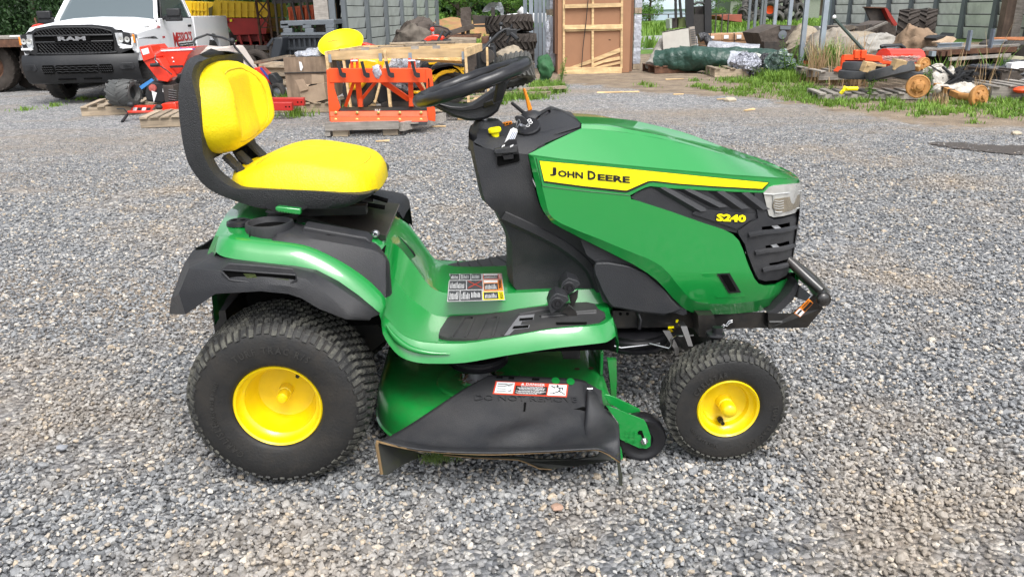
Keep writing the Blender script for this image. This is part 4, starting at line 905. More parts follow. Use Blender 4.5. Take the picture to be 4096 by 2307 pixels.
# open gap between back and pan cushions: the shell there is two side arms
fs = []; nr = len(dense(outer,2))
for q in b.f:
    r_i = q[0]//nr; c_i = q[0]%nr
    if c_i in range(19,26) and r_i in (0,6,): continue
    fs.append(q)
b.f = fs; b.mirror(YC); shellp = part(b, 'seat_shell', shell, smooth=50, weld=.0004)
b = MB().prism([U(1,x,y,Y=.249) for x,y in [(740,1175),(790,1110),(850,1078),(920,1082),(980,1105),(1050,1180),(1000,1205),(800,1200)]],(0,.02,0)); part(b, 'shell_notch', dark if False else blk2, shellp, smooth=30)
b = MB()
for dx in (-.0,): 
    for y in (.36,.60): b.bar(U(1,455,800,Y=.36)+Vector((0,y-.36,0)), U(1,690,960,Y=.36)+Vector((.0,y-.36,-.03)), .05, .012)
b.bar(Vector((U(1,560,770,Y=.5).x,.48,U(1,560,770,Y=.5).z)), Vector((U(1,700,900,Y=.5).x,.48,U(1,700,900,Y=.5).z)), .05, .012)
part(b, 'backrest_strap', shell, shellp, bev=.003)
# ---------------- cushions: inflated outlines
def cushion(outl, o, ax, ay, an, T_, rr, seam=None, step=.009, groove=None, mat=vin, name='cushion', shape=None, back=.02):
    ov, fs, be = cdt(outl, step, ins=.35)
    n = len(ov); V_ = []
    for p in ov:
        d = dseg(p.x, p.y, outl); t = min(d/rr, 1); h = T_*math.sqrt(max(0,1-(1-t)**2))
        if shape: h += shape(p.x, p.y)*min(1,d/.03)
        if groove:
            for (g_, gd, gs) in groove: h -= g_*math.exp(-((gd(p.x,p.y))/gs)**2)
        V_.append(o+ax*p.x+ay*p.y+an*h)
    b = MB(); b.v = V_+[v-an*0-an*((v-o).dot(an)+back) for v in V_]; b.f = [f for f in fs]+[tuple(i+n for i in f)[::-1] for f in fs]+[(a,c,c+n,a+n) for a,c in be]
    cu = part(b, name, mat, smooth=70)
    if seam:
        P = []
        for x, y in seam:
            d = dseg(x, y, outl); t = min(d/rr, 1); h = T_*math.sqrt(max(0,1-(1-t)**2))+(shape(x,y)*min(1,d/.03) if shape else 0)
            for (g_, gd, gs) in groove or (): h -= g_
            P.append(o+ax*x+ay*y+an*(h+.0005))
        part(MB().tube(P, .0026, 6, closed=True), 'seam_welt', pm('seam_yellow',(.62,.45,.01),.5), cu, smooth=60)
    return cu
X_, Y_, Z_ = Vector((1,0,0)), Vector((0,1,0)), Vector((0,0,1))
# seat pan cushion (top view: x forward, y across)
def sup(cx, cy, rx0, rx1, ry, e, n=64, tap=0):
    P = []
    for i in range(n):
        a = 2*pi*i/n; c_, s_ = cos(a), sin(a); x = (rx1 if c_ > 0 else rx0)*abs(c_)**(2/e)*(1 if c_ > 0 else -1)
        y = ry*abs(s_)**(2/e)*(1 if s_ > 0 else -1); y *= 1-tap*max(0,-x/rx0)
        P.append((cx+x, cy+y))
    return P
pan = sup(.105, YC, .232, .20, .234, 3.4, tap=.10)
pz0 = .772
def pshape(x, y):
    v = abs(y-YC)/.232; u = (x+.12)/.42
    side = .022*max(0,min(1,(v-.5)/.3))**1.0*math.exp(-((u-.42)/.38)**2)*(1-max(0,(v-.86)/.14)*.6)
    return side+.006*math.exp(-((u-1.0)/.16)**2)-.006-.026*math.exp(-(u/.24)**2)
ipan = sup(.12, YC, .18, .135, .145, 3.5)
gdp = lambda x, y: dseg(x, y, ipan)
ay_ = (Z_+X_*.0)
tl = R(-4.5)
axp = Vector((cos(tl),0,sin(tl)))*1.0; anp = Vector((-sin(tl),0,cos(tl)))
cushion([(x, y-YC) for x,y in pan], Vector((-.034,YC,pz0+.004)), axp, Y_, anp, .07, .055, groove=[(.004, lambda x,y: gdp(x,y+YC), .006)], shape=lambda x,y: pshape(x,y+YC), name='seat_cushion', back=.0, seam=[(x,y-YC) for x,y in ipan])
# back cushion: (across, up) plane leaning back
lean = R(3.5); up_ = Vector((-sin(lean),0,cos(lean))); fwd_ = Vector((cos(lean),0,sin(lean)))
def bout():
    P = []; w0, w1, h = .165, .225, .29
    for i in range(72):
        a = 2*pi*i/72; c_, s_ = cos(a), sin(a)
        x = abs(c_)**(2/3.7)*(1 if c_ > 0 else -1); z = abs(s_)**(2/2.9)*(1 if s_ > 0 else -1)
        wz = .232 if z < 0 else .232-.035*z**1.5
        x *= wz-.03*max(0,-z-.2)**2
        P.append((x, z*.124))
    return P
bo = bout(); bi = [(x*.70, z*.80) for x,z in bo]
def bshape(x, z):
    v = abs(x)/.232; return .034*max(0,min(1,(v-.42)/.35))*(1-max(0,(v-.88)/.12)*.5)-.004+.012*math.exp(-((z+.075)/.05)**2)*(1-v)
bc_ = Vector((-.170,YC,.986))
cushion(bo, bc_, Y_*-1, up_, fwd_, .052, .05, groove=[(.004, lambda x,z: dseg(x,z,bi), .006)], shape=bshape, name='back_cushion', back=.012, seam=bi)
# ---------------- mower deck
pts = []
for i in range(25):
    a = R(62)+R(236-62)*i/24*0+0
c1, c2, rl = Vector((.50,.33)), Vector((.50,2*YC-.33)), .285
out = [(.93,.20),(.93,2*YC-.20)]
for i in range(13): a = R(20)+R(160)*i/12; out.append((c2.x+rl*cos(a), c2.y+rl*sin(a)))
for i in range(13): a = R(180)+R(95)*i/12; out.append((c1.x+rl*cos(a), c1.y+rl*sin(a)))
out += [(.62,.12),(.9,.16)]
def ofs(P, d):
    cx = sum(p[0] for p in P)/len(P); cy = sum(p[1] for p in P)/len(P)
    return [(x-(x-cx)/math.hypot(x-cx,y-cy)*d, y-(y-cy)/math.hypot(x-cx,y-cy)*d) for x,y in P]
lv_ = [(0,.06),(-.006,.07),(0,.075),(.002,.12),(.012,.155),(.035,.172),(.06,.175)]
b = MB(); b.grid([[Vector((x,y,z)) for x,y in ofs(out,d)] for d, z in lv_], closed=True); k = len(b.v)-len(out); 
cv = len(b.v); b.v.append(Vector((.55,YC,.177))); b.f += [(k+i, k+(i+1)%len(out), cv) for i in range(len(out))]
deck = part(b, 'mower_deck', dgreen, smooth=40)
sp0 = U(6,925,330,Z=.178)
b = MB().lathe([(0,.13),(.006,.125),(.008,.1),(.003,.09),(.003,.06),(.012,.055)], (sp0.x,sp0.y,.176), 'z', 40); part(b, 'spindle_boss', dgreen, deck, smooth=40)
b = MB().lathe([(0,.05),(.01,.04),(.012,.032),(.05,.03),(.055,.02)], (sp0.x,sp0.y,.178), 'z', 24); part(b, 'spindle_housing', pm('cast_aluminium',(.38,.38,.4),.45,metal=.6,var=.2), deck, smooth=40)
b = MB().lathe([(.0,.03),(.0,.085),(.006,.09),(.012,.08),(.018,.08),(.024,.09),(.03,.085),(.03,.02)], (sp0.x,sp0.y,.236), 'z', 36); part(b, 'spindle_pulley', blk2, deck, smooth=30)
b = MB()
for x, y in ((803,345),(1043,265)):
    p = U(6,x,y,Z=.178); b.cyl(p, p+Vector((0,0,.028)), .004, 8); b.lathe([(0,.008),(.008,.008),(.008,0)], p, 'z', 6)
p = U(6,1000,312,Z=.19); b.sphere(p, .005, 8, 6)
part(b, 'spindle_bolt', zinc, deck, smooth=30)
rn = random.Random(5); b = MB()
for i in range(90):
    a = rn.uniform(0,6.3); r_ = rn.uniform(.03,.075); p = Vector((sp0.x+cos(a)*r_, sp0.y+sin(a)*r_, .186+rn.uniform(0,.008))); d = Vector((rn.uniform(-1,1),rn.uniform(-1,1),rn.uniform(-.1,.4)))*.009
    b.bar(p-d, p+d, .002, .001)
q = part(b, 'dry_clippings', pm('dry_clippings',(.12,.07,.03),.9,var=.5,vscale=60), deck); q['kind'] = 'stuff'
b = MB().prism([U(6,x,y,Y=.27) for x,y in [(1565,95),(1725,85),(1728,170),(1590,168),(1590,140)]],(0,.05,0)); part(b, 'deck_bracket', bmet, deck)
b = MB().box(.905,.915,.3,.5,.17,.25); part(b, 'deck_reinforcement', dgreen, deck, bev=.003)
b = MB()
for x, y in ((1700,247),(1812,242)): p = U(6,x,y,Z=.179); b.lathe([(0,.009),(.0004,0)], p, 'z', 16)
part(b, 'deck_hole', pm('rusty_hole',(.05,.025,.01),.9), deck)
b = MB().prism([U(6,x,y,Y=.05) for x,y in [(1975,900),(2055,890),(2065,960),(2040,970),(1980,960)]],(0,.02,0)); part(b, 'deck_skirt_tab', green, deck)
# ---------------- discharge chute
C0 = rail(6, [(1002,300,.2),(1120,302,.2),(1300,308,.2),(1500,318,.2),(1690,328,.2),(1770,350,.19),(1800,400,.18),(1895,420,.17)])
C0[-1] = U(6,1895,420,Y=.17)
C1 = rail(6, [(800,412,.16),(1000,425,.15),(1240,440,.15),(1500,455,.15),(1700,465,.15),(1772,470,.14),(1800,470,.12),(1905,530,.12)])
C2 = rail(6, [(560,570,.10),(850,585,.085),(1150,600,.08),(1450,612,.08),(1690,618,.08),(1765,640,.08),(1790,650,.06),(1985,630,.07)])
C3 = rail(6, [(380,690,.05),(700,720,.03),(1050,735,.022),(1400,745,.022),(1690,745,.022),(1762,760,.02),(1795,770,.01),(2032,700,.02)])
C4 = rail(6, [(235,775,-.01),(520,845,-.03),(950,872,-.045),(1330,868,-.05),(1660,852,-.05),(1755,850,-.05),(1850,850,-.05),(2036,800,-.04)])
C5 = rail(6, [(190,800,-.025),(480,862,-.05),(940,892,-.065),(1330,885,-.07),(1660,870,-.07),(1760,866,-.07),(1870,868,-.07),(2040,900,-.06)])
C6 = rail(6, [(128,815,-.035),(440,888,-.07),(930,918,-.085),(1330,908,-.09),(1660,892,-.09),(1780,886,-.09),(1900,892,-.09),(2042,985,-.075)])
C7 = rail(6, [(118,830,-.035),(438,898,-.07),(930,930,-.085),(1330,920,-.09),(1660,902,-.09),(1780,896,-.09),(1895,904,-.09),(2034,990,-.075)])
rb_ = loft([C0,C1,C2,C3,C4,C5,C6], 5, 4)
def chr_(p):       # moulded swelling on the top of the chute
    return 0
for r_ in rb_:
    for p in r_:
        g = Vector((0,0,1)); a = (p.x-.66)/.07; c_ = (p.y-.01)/.05
        s_ = (p.x-.57)-(p.y-.0)*.9
        if True:
            hgt = .024*math.exp(-(((p.x-.63-(p.y+.02)*1.1)/.055)**2)-((p.y-.005)/.05)**2)
            hgt -= .010/(1+math.exp(-(p.x-.705)/.004))*math.exp(-((p.x-.72)/.03)**2)*math.exp(-((p.y-.01)/.05)**2)
            p.z += max(hgt,-.01)
b = MB().grid(rb_)
chute = part(b, 'discharge_chute', blk, smooth=60, solid=.005)
def cz(p, dy=-.02): return p
mud = pm('muddy_plastic_edge', (.2,.13,.06), .8, var=.4, vscale=30)
b = MB().grid([dense(C6,4), dense(C7,4), [p+Vector((0,.006,-.001)) for p in dense(C7,4)]]); part(b, 'chute_lip', mud, chute, smooth=30)
lg = rail(6, [(112,835,-.037),(150,1078,-.037),(165,1086,-.036),(200,1086,-.03),(290,1020,.0),(480,935,.06),(330,900,.06),(200,830,.0)])
cm_ = pm('grassy_plastic', (.02,.021,.018), .7, var=.3, dirt=(.05,.06,.015), dscale=9, damt=.8)
part(MB().prism([lg[0],lg[1],lg[2],lg[3],lg[4],lg[5],lg[6]], (.006,.006,0)), 'chute_side_leg', cm_, chute)
part(MB().tube([U(6,120,818,Y=-.038),U(6,114,850,Y=-.038),U(6,135,980,Y=-.038),U(6,152,1078,Y=-.038)], .0045, 6), 'leg_edge', mud, chute, smooth=50)
rl_ = rail(6, [(2018,930,-.075),(2043,905,-.062),(2042,1000,-.07),(2060,1090,-.075),(2062,1175,-.078),(2035,1165,-.078),(2026,1060,-.078)])
part(MB().prism(rl_, (0,.006,0)), 'chute_front_leg', cm_, chute)
bf = rail(6, [(300,900,.05),(560,925,.03),(900,948,.02),(1230,962,.02),(1290,985,.02),(1400,1035,.0),(1500,1042,.0),(1680,1020,.0),(1850,995,.02),(1950,970,.03),(1960,900,.05),(1700,905,.06),(1300,890,.1),(700,900,.1)])
# inside of the chute and the deck mouth behind it
b = MB().prism(rail(6, [(640,930,.03),(900,950,.02),(1230,965,.02),(1290,985,.02),(1400,1035,.0),(1500,1042,.0),(1680,1020,.0),(1850,995,.02),(1975,968,.03),(1960,905,.04),(1880,905,.04),(1860,940,.03),(1700,965,.02),(1400,965,.02),(1250,950,.02),(900,940,.02)]), (0,.006,0)); part(b, 'chute_lower_strap', cm_, chute, smooth=0)
part(MB().tube(rail(6, [(640,930,.028),(900,953,.018),(1230,967,.018),(1290,987,.018),(1400,1037,-.002),(1500,1044,-.002)]), .0018, 5), 'strap_edge', mud, chute)
part(MB().box(.42,.9,.1,.115,.065,.165), 'deck_mouth', dark, deck)
gr_ = MB(); rn = random.Random(8)
for i in range(160):
    p = U(6,rn.gauss(600,70),rn.gauss(935,12),Y=.04); d = Vector((rn.uniform(-1,1),rn.uniform(-1,0),rn.uniform(-1.4,.3)))*.014; gr_.tube([p,p+d*.6,p+d+Vector((0,0,-.004))],[.0016,.0012,.0003],4)
q = part(gr_, 'cut_grass_clump', pm('cut_grass',(.06,.10,.015),.8,var=.4,vscale=50), chute); q['kind'] = 'stuff'
def CS(x, y, dz=.0):       # traced point on the top of the chute: solve against the patch between C0..C4 (locally a plane)
    a, b_, c_ = CPL; n = (b_-a).cross(c_-a).normalized(); d = ray(6, x, y); t = (a-CC).dot(n)/d.dot(n); p = CC+d*t
    nn = n if n.z > 0 else -n
    return p+nn*dz
CPL = (C0[1], C0[4], (C1[2]+C1[3])/2)
# danger decal
dd = [CS(1030,455,.005),CS(1617,478,.005),CS(1630,378,.005),CS(1055,352,.005)]
dn = (dd[1]-dd[0]).cross(dd[3]-dd[0]).normalized(); dn = dn if dn.z > 0 else -dn
dp = part(MB().prism([p for p in dd], dn*.0006), 'danger_decal', dred, chute, smooth=0, bev=0)
F = lambda u, v, h=.001: (dd[0]*(1-u)+dd[1]*u)*(1-v)+(dd[3]*(1-u)+dd[2]*u)*v+dn*h
def dbx(u0,u1,v0,v1,m_,h=.0012,nm='decal_panel'): return part(MB().add([F(u0,v0,h),F(u1,v0,h),F(u1,v1,h),F(u0,v1,h)],[(0,1,2,3)]), nm, m_, dp, smooth=0, normals=False)
dbx(.02,.265,.1,.95,wht); dbx(.735,.98,.08,.94,wht); dbx(.285,.72,.06,.72,dblk)
def dtx(s, u0, u1, v0, v1, m_, h=.0016): part(text(s, F(u0,v0,h), F(u1,v0,h), F(u0,v1,h)-F(u0,v0,h), nrm=dn), 'decal_lettering', m_, dp, smooth=0, normals=False)
dtx('DANGER', .42,.68,.76,.95, wht); dtx('ROTATING BLADE', .36,.66,.62,.70, wht); dtx('THROWN OBJECTS', .34,.68,.38,.47, wht)
for v_ in (.53,.56,.30,.26,.14,.09): pass
b = MB()
for v_, u0, u1 in ((.55,.31,.70),(.50,.33,.68),(.31,.30,.71),(.26,.33,.68),(.17,.30,.66),(.11,.32,.60)):
    u = u0
    while u < u1: e = min(u+rn.uniform(.02,.05), u1); b.add([F(u,v_,.0016),F(e,v_,.0016),F(e,v_+.028,.0016),F(u,v_+.028,.0016)],[(0,1,2,3)]); u = e+.008
q = part(b, 'decal_text_lines', wht, dp, smooth=0, normals=False); q['kind'] = 'stuff'
part(MB().add([F(.35,.77,.0016),F(.40,.77,.0016),F(.376,.95,.0016)],[(0,1,2)]), 'warning_triangle', wht, dp, normals=False, smooth=0)
def strokes(L_, w_, nm):
    b = MB()
    for S_ in L_:
        for a, c in zip(S_, S_[1:]):
            p, q2 = F(*a,.0016), F(*c,.0016); sd = (q2-p).cross(dn).normalized()*w_; b.add([p-sd,q2-sd,q2+sd,p+sd],[(0,1,2,3)])
    return part(b, nm, dblk, dp, smooth=0, normals=False)
strokes([[(.84,.72),(.88,.68),(.90,.5),(.87,.36),(.80,.22)],[(.87,.42),(.93,.32),(.95,.22),(.97,.2)],[(.83,.68),(.79,.74),(.77,.82)],[(.88,.66),(.93,.7),(.93,.5)],[(.79,.22),(.77,.2)]], .0017, 'falling_figure')
p = F(.855,.83,.0016); part(MB().lathe([(0,.0034),(.0001,0)], p, dn, 12), 'figure_head', dblk, dp)
strokes([[(.75,.6),(.83,.62)],[(.75,.45),(.85,.47)],[(.75,.3),(.82,.3)]], .0005, 'motion_line')
strokes([[(.04,.78),(.17,.78)],[(.04,.62),(.13,.62)],[(.13,.62),(.17,.7),(.2,.76),(.25,.84)],[(.18,.66),(.24,.72)],[(.04,.42),(.16,.42)],[(.04,.24),(.15,.24)],[(.15,.24),(.19,.2),(.24,.36)],[(.2,.24),(.24,.3)]], .0009, 'hand_and_foot_drawing')
# chute details
_c = CPL; CPL = (C1[1],C1[4],(C2[2]+C2[3])/2)
part(text('DO NOT REMOVE', CS(890,500,.004), CS(1700,520,.004), CS(890,460,.004)-CS(890,500,.004), bold=-.01, th=.002, nrm=dn), 'moulded_lettering', blk, chute, smooth=0)
CPL = _c; b = MB()
for x,y in ((1530,346),(1648,352)): b.lathe([(.0,.012),(.0006,0)], CS(x,y,.004), dn, 18)
part(b, 'chute_hole', green, chute)
b = MB()
for x0,x1,y in ((1060,1110,318),(1155,1200,325),(1340,1400,335)): b.prism([CS(x0,y+9,.004),CS(x1,y+11,.004),CS(x1+2,y-8,.004),CS(x0+4,y-10,.004)], dn*.0008)
part(b, 'chute_slot', dark, chute)
CPL = (C1[2],C1[4],C2[3])
b = MB().prism([CS(1275,590,.004),CS(1290,590,.004),CS(1298,520,.004),CS(1280,520,.004)], dn*.0008); part(b, 'vertical_slot', dark, chute)
p = U(6,1790,405,Y=.165); b = MB().cyl(p-Vector((.004,0,0)), p+Vector((.012,0,0)), .0045, 10); part(b, 'hinge_pin', zinc, chute)
b = MB().prism([U(6,1760,345,Y=.2),U(6,1895,420,Y=.16),U(6,1905,530,Y=.11),U(6,1770,450,Y=.16)],(.0,.01,-.004)); part(b, 'hinge_ear', blk, chute)
# gauge wheel and bracket
br = rail(6, [(1930,540,.08),(1960,545,.07),(2230,650,.07),(2255,690,.07),(2285,780,.07),(2283,860,.07),(2250,880,.07),(2190,875,.07),(2040,805,.07),(2030,680,.07),(1975,600,.07)])
bk_ = part(MB().prism(br, (0,.004,0)), 'gauge_wheel_bracket', green, deck, bev=.001)
b = MB().prism(rail(6, [(1915,455,.14),(1935,450,.14),(2000,470,.14),(2195,565,.14),(2210,600,.14),(2090,600,.14),(1950,520,.14)]), (0,.004,0)); part(b, 'inner_bracket', green, bk_, bev=.001)
gw = U(6,2225,795,Y=.078); gw = Vector((gw.x, .078, .0675))
b = MB().lathe([(.004,.03),(.004,.05),(0,.055),(.0,.0635),(.006,.067),(.03,.068),(.05,.067),(.056,.063),(.056,.03)], gw, 'y', 40); gq = part(b, 'gauge_wheel', blk2, smooth=40)
part(MB().lathe([(.012,.0),(.012,.05),(.004,.052)], gw, 'y', 30), 'wheel_web', blk, gq, smooth=30)
ax_ = U(6,2232,815,Y=.068); part(MB().lathe([(.0,.011),(-.004,.011),(-.004,.0075),(-.01,.0075),(-.011,.005),(-.016,.0045),(-.018,0)], ax_, 'y', 6), 'axle_nut', zinc, bk_, smooth=20)
b = MB().prism(rail(6, [(2180,748,.0688),(2195,735,.0688),(2218,735,.0688),(2222,755,.0688),(2235,790,.0688),(2215,792,.0688),(2205,768,.0688),(2185,765,.0688)]), (0,.0004,0)); part(b, 'adjuster_slot', dark, bk_)
b = MB(); 
for s_, y in (('1-1.5',760),('1.5-2',790),('2-3',828)): 
    p0 = U(6,2080,y,Y=.0685); p1 = U(6,2165,y+6,Y=.0685); text(s_, p0, p1, (0,0,.008), b, th=.0006, nrm=(0,-1,0))
q = part(b, 'stamped_numbers', green, bk_, smooth=0); q['kind'] = 'stuff'
b = MB().prism(rail(5, [(1800,1140,.3),(1870,1140,.3),(1872,1300,.3),(1868,1451,.28),(1830,1451,.28),(1820,1300,.3)]), (0,.02,0)); part(b, 'deck_front_flange', dgreen, deck)
# ================================================================== GROUND
def fbm(x, y, s=1., o=4):
    v = 0; a = .5
    for i in range(o): v += a*noise.noise(Vector((x*s, y*s, 3.1*i))); s *= 2; a *= .5
    return v
def gh(x, y):       # gentle unevenness away from the tractor
    d = math.hypot(x-.6, y-.3); k = min(1, max(0, (d-1.3)/2)); return k*.03*fbm(x, y, .5, 3)*min(1,max(0,1-(y-12)/10))
xs = []; 
def axis_(lo, hi, c, s0, g):
    a = [c]; s = s0
    while a[-1] < hi: a.append(a[-1]+s); s *= g
    b_ = [c]; s = s0
    while b_[-1] > lo: b_.append(b_[-1]-s); s *= g
    return sorted(set(b_+a))
gx = axis_(-300, 300, .5, .08, 1.045); gy = axis_(-40, 520, .3, .08, 1.045)
b = MB(); nx = len(gx)
b.v = [Vector((x, y, gh(x,y)-.006)) for y in gy for x in gx]
b.f = [(j*nx+i, j*nx+i+1, (j+1)*nx+i+1, (j+1)*nx+i) for j in range(len(gy)-1) for i in range(nx-1)]
G = bpy.data.materials.new('gravel_ground'); G.use_nodes = True; t = G.node_tree; L = t.links; bs = t.nodes['Principled BSDF']; bs.inputs['Roughness'].default_value = .85
tc = t.nodes.new('ShaderNodeTexCoord')
def N(ty, **k):
    n = t.nodes.new(ty)
    for a, v in k.items():
        if a in n.inputs: n.inputs[a].default_value = v
        else: setattr(n, a, v)
    return n
def noi(sc, det=6, ro=.6, vec=None):
    n = N('ShaderNodeTexNoise', Scale=sc, Detail=det, Roughness=ro); L.new(vec or tc.outputs['Object'], n.inputs['Vector']); return n
def rmp(sock, *st):
    r_ = t.nodes.new('ShaderNodeValToRGB'); e = r_.color_ramp.elements
    while len(e) > 2: e.remove(e[-1])
    for i, (p, c) in enumerate(st):
        q = e[i] if i < 2 else e.new(p); q.position = p; q.color = (*c, 1)
    L.new(sock, r_.inputs[0]); return r_
def mixc(f, a, c, ty='MIX'):
    m_ = t.nodes.new('ShaderNodeMixRGB'); m_.blend_type = ty
    for i, s_ in ((0,f),(1,a),(2,c)):
        if isinstance(s_, (int,float)): m_.inputs[i].default_value = s_
        elif isinstance(s_, tuple): m_.inputs[i].default_value = (*s_, 1)
        else: L.new(s_, m_.inputs[i])
    return m_.outputs[0]
vo1 = N('ShaderNodeTexVoronoi', Scale=62.); L.new(tc.outputs['Object'], vo1.inputs['Vector'])
sep = t.nodes.new('ShaderNodeSeparateColor'); L.new(vo1.outputs['Color'], sep.inputs[0])
stone = rmp(sep.outputs[0], (0,(.09,.095,.102)), (.3,(.17,.175,.185)), (.62,(.26,.265,.27)), (.85,(.35,.345,.335)), (.97,(.55,.52,.47)))
vo2 = N('ShaderNodeTexVoronoi', Scale=21.); L.new(tc.outputs['Object'], vo2.inputs['Vector'])
sep2 = t.nodes.new('ShaderNodeSeparateColor'); L.new(vo2.outputs['Color'], sep2.inputs[0])
st2 = rmp(sep2.outputs[0], (0,(.6,.6,.62)), (.6,(1,1,1)), (1,(1.5,1.45,1.4)))
c0 = mixc(.65, stone.outputs[0], st2.outputs[0], 'MULTIPLY')
geo = t.nodes.new('ShaderNodeNewGeometry')
dirt = rmp(noi(.9,8,.65).outputs[0], (.53,(0,0,0)), (.7,(.6,.6,.6)))
tan = rmp(noi(9,6,.7).outputs[0], (.3,(.20,.15,.105)), (.7,(.36,.29,.21)))
mpx = t.nodes.new('ShaderNodeMapping'); mpx.inputs['Scale'].default_value = (.16,.5,1); mpx.inputs['Location'].default_value = (2.3,.7,0); L.new(tc.outputs['Object'], mpx.inputs[0])
strk = rmp(noi(1.,7,.6,mpx.outputs[0]).outputs[0], (.49,(0,0,0)), (.64,(.7,.7,.7)))
c1_ = mixc(dirt.outputs[0], c0, tan.outputs[0]); c1_ = mixc(strk.outputs[0], c1_, tan.outputs[0])
# earth apron in front of the leaning crate and the shed
sx = t.nodes.new('ShaderNodeSeparateXYZ'); L.new(tc.outputs['Object'], sx.inputs[0])
SOIL = [(1.3,14.6),(1.7,13.2),(2.5,11.9),(3.1,10.5),(3.7,10.0),(4.35,9.6),(4.7,8.6),(4.9,7.9),(5.1,7.2),(5.25,6.5),(5.6,6.15),(6.3,5.95),(8,5.6),(12,5.2),(30,4.5),(60,22),(30,27),(9,28),(5,24),(1.8,24),(1.0,18)]
def sd(x, y, P): d = min(dseg(x, y, P), 3); return d if inpoly(x, y, P) else -d
def lawn(x, y): 
    if x < -6: return min(1,max(0,(y-40)/4))
    return min(1, max(0, (y-(21+.25*abs(x-5)))/1.5))
me_g = b.go('ground', G, None, smooth=30, kind='structure')
at_ = me_g.data.attributes.new('soil', 'FLOAT', 'POINT'); al_ = me_g.data.attributes.new('lawn', 'FLOAT', 'POINT')
for i, v in enumerate(me_g.data.vertices):
    x, y = v.co.x, v.co.y; at_.data[i].value = .5+.5*max(-1,min(1, sd(x, y, SOIL)/.8)) if -1 < x < 62 and 2 < y < 30 else 0
    al_.data[i].value = lawn(x, y)
def attr(n): q = t.nodes.new('ShaderNodeAttribute'); q.attribute_name = n; return q.outputs['Fac']
def math_(op, a, c): 
    m_ = t.nodes.new('ShaderNodeMath'); m_.operation = op; m_.use_clamp = False
    for i, s_ in ((0,a),(1,c)):
        if isinstance(s_, (int,float)): m_.inputs[i].default_value = s_
        else: L.new(s_, m_.inputs[i])
    return m_.outputs[0]
nn_ = noi(2.2,7,.65).outputs[0]
so = math_('ADD', attr('soil'), math_('MULTIPLY', math_('SUBTRACT', nn_, .5), .9))
som = rmp(so, (.5,(0,0,0)), (.62,(.92,.92,.92)))
earth = rmp(noi(3.,8,.7).outputs[0], (.3,(.12,.085,.055)), (.5,(.24,.18,.12)), (.7,(.37,.29,.2)))
c2_ = mixc(som.outputs[0], c1_, earth.outputs[0])
lm = rmp(math_('ADD', attr('lawn'), math_('MULTIPLY', math_('SUBTRACT', nn_, .5), .5)), (.45,(0,0,0)), (.6,(1,1,1)))
gcol = rmp(noi(6.,6,.7).outputs[0], (.3,(.05,.12,.015)), (.7,(.16,.28,.04)))
c3_ = mixc(lm.outputs[0], c2_, gcol.outputs[0]); L.new(c3_, bs.inputs['Base Color'])
bu = t.nodes.new('ShaderNodeBump'); bu.inputs['Strength'].default_value = .9; bu.inputs['Distance'].default_value = .012
hh = math_('ADD', math_('MULTIPLY', vo1.outputs['Distance'], -1.6), math_('MULTIPLY', noi(26,4,.7).outputs[0], 1.2)); L.new(hh, bu.inputs['Height']); L.new(bu.outputs[0], bs.inputs['Normal'])
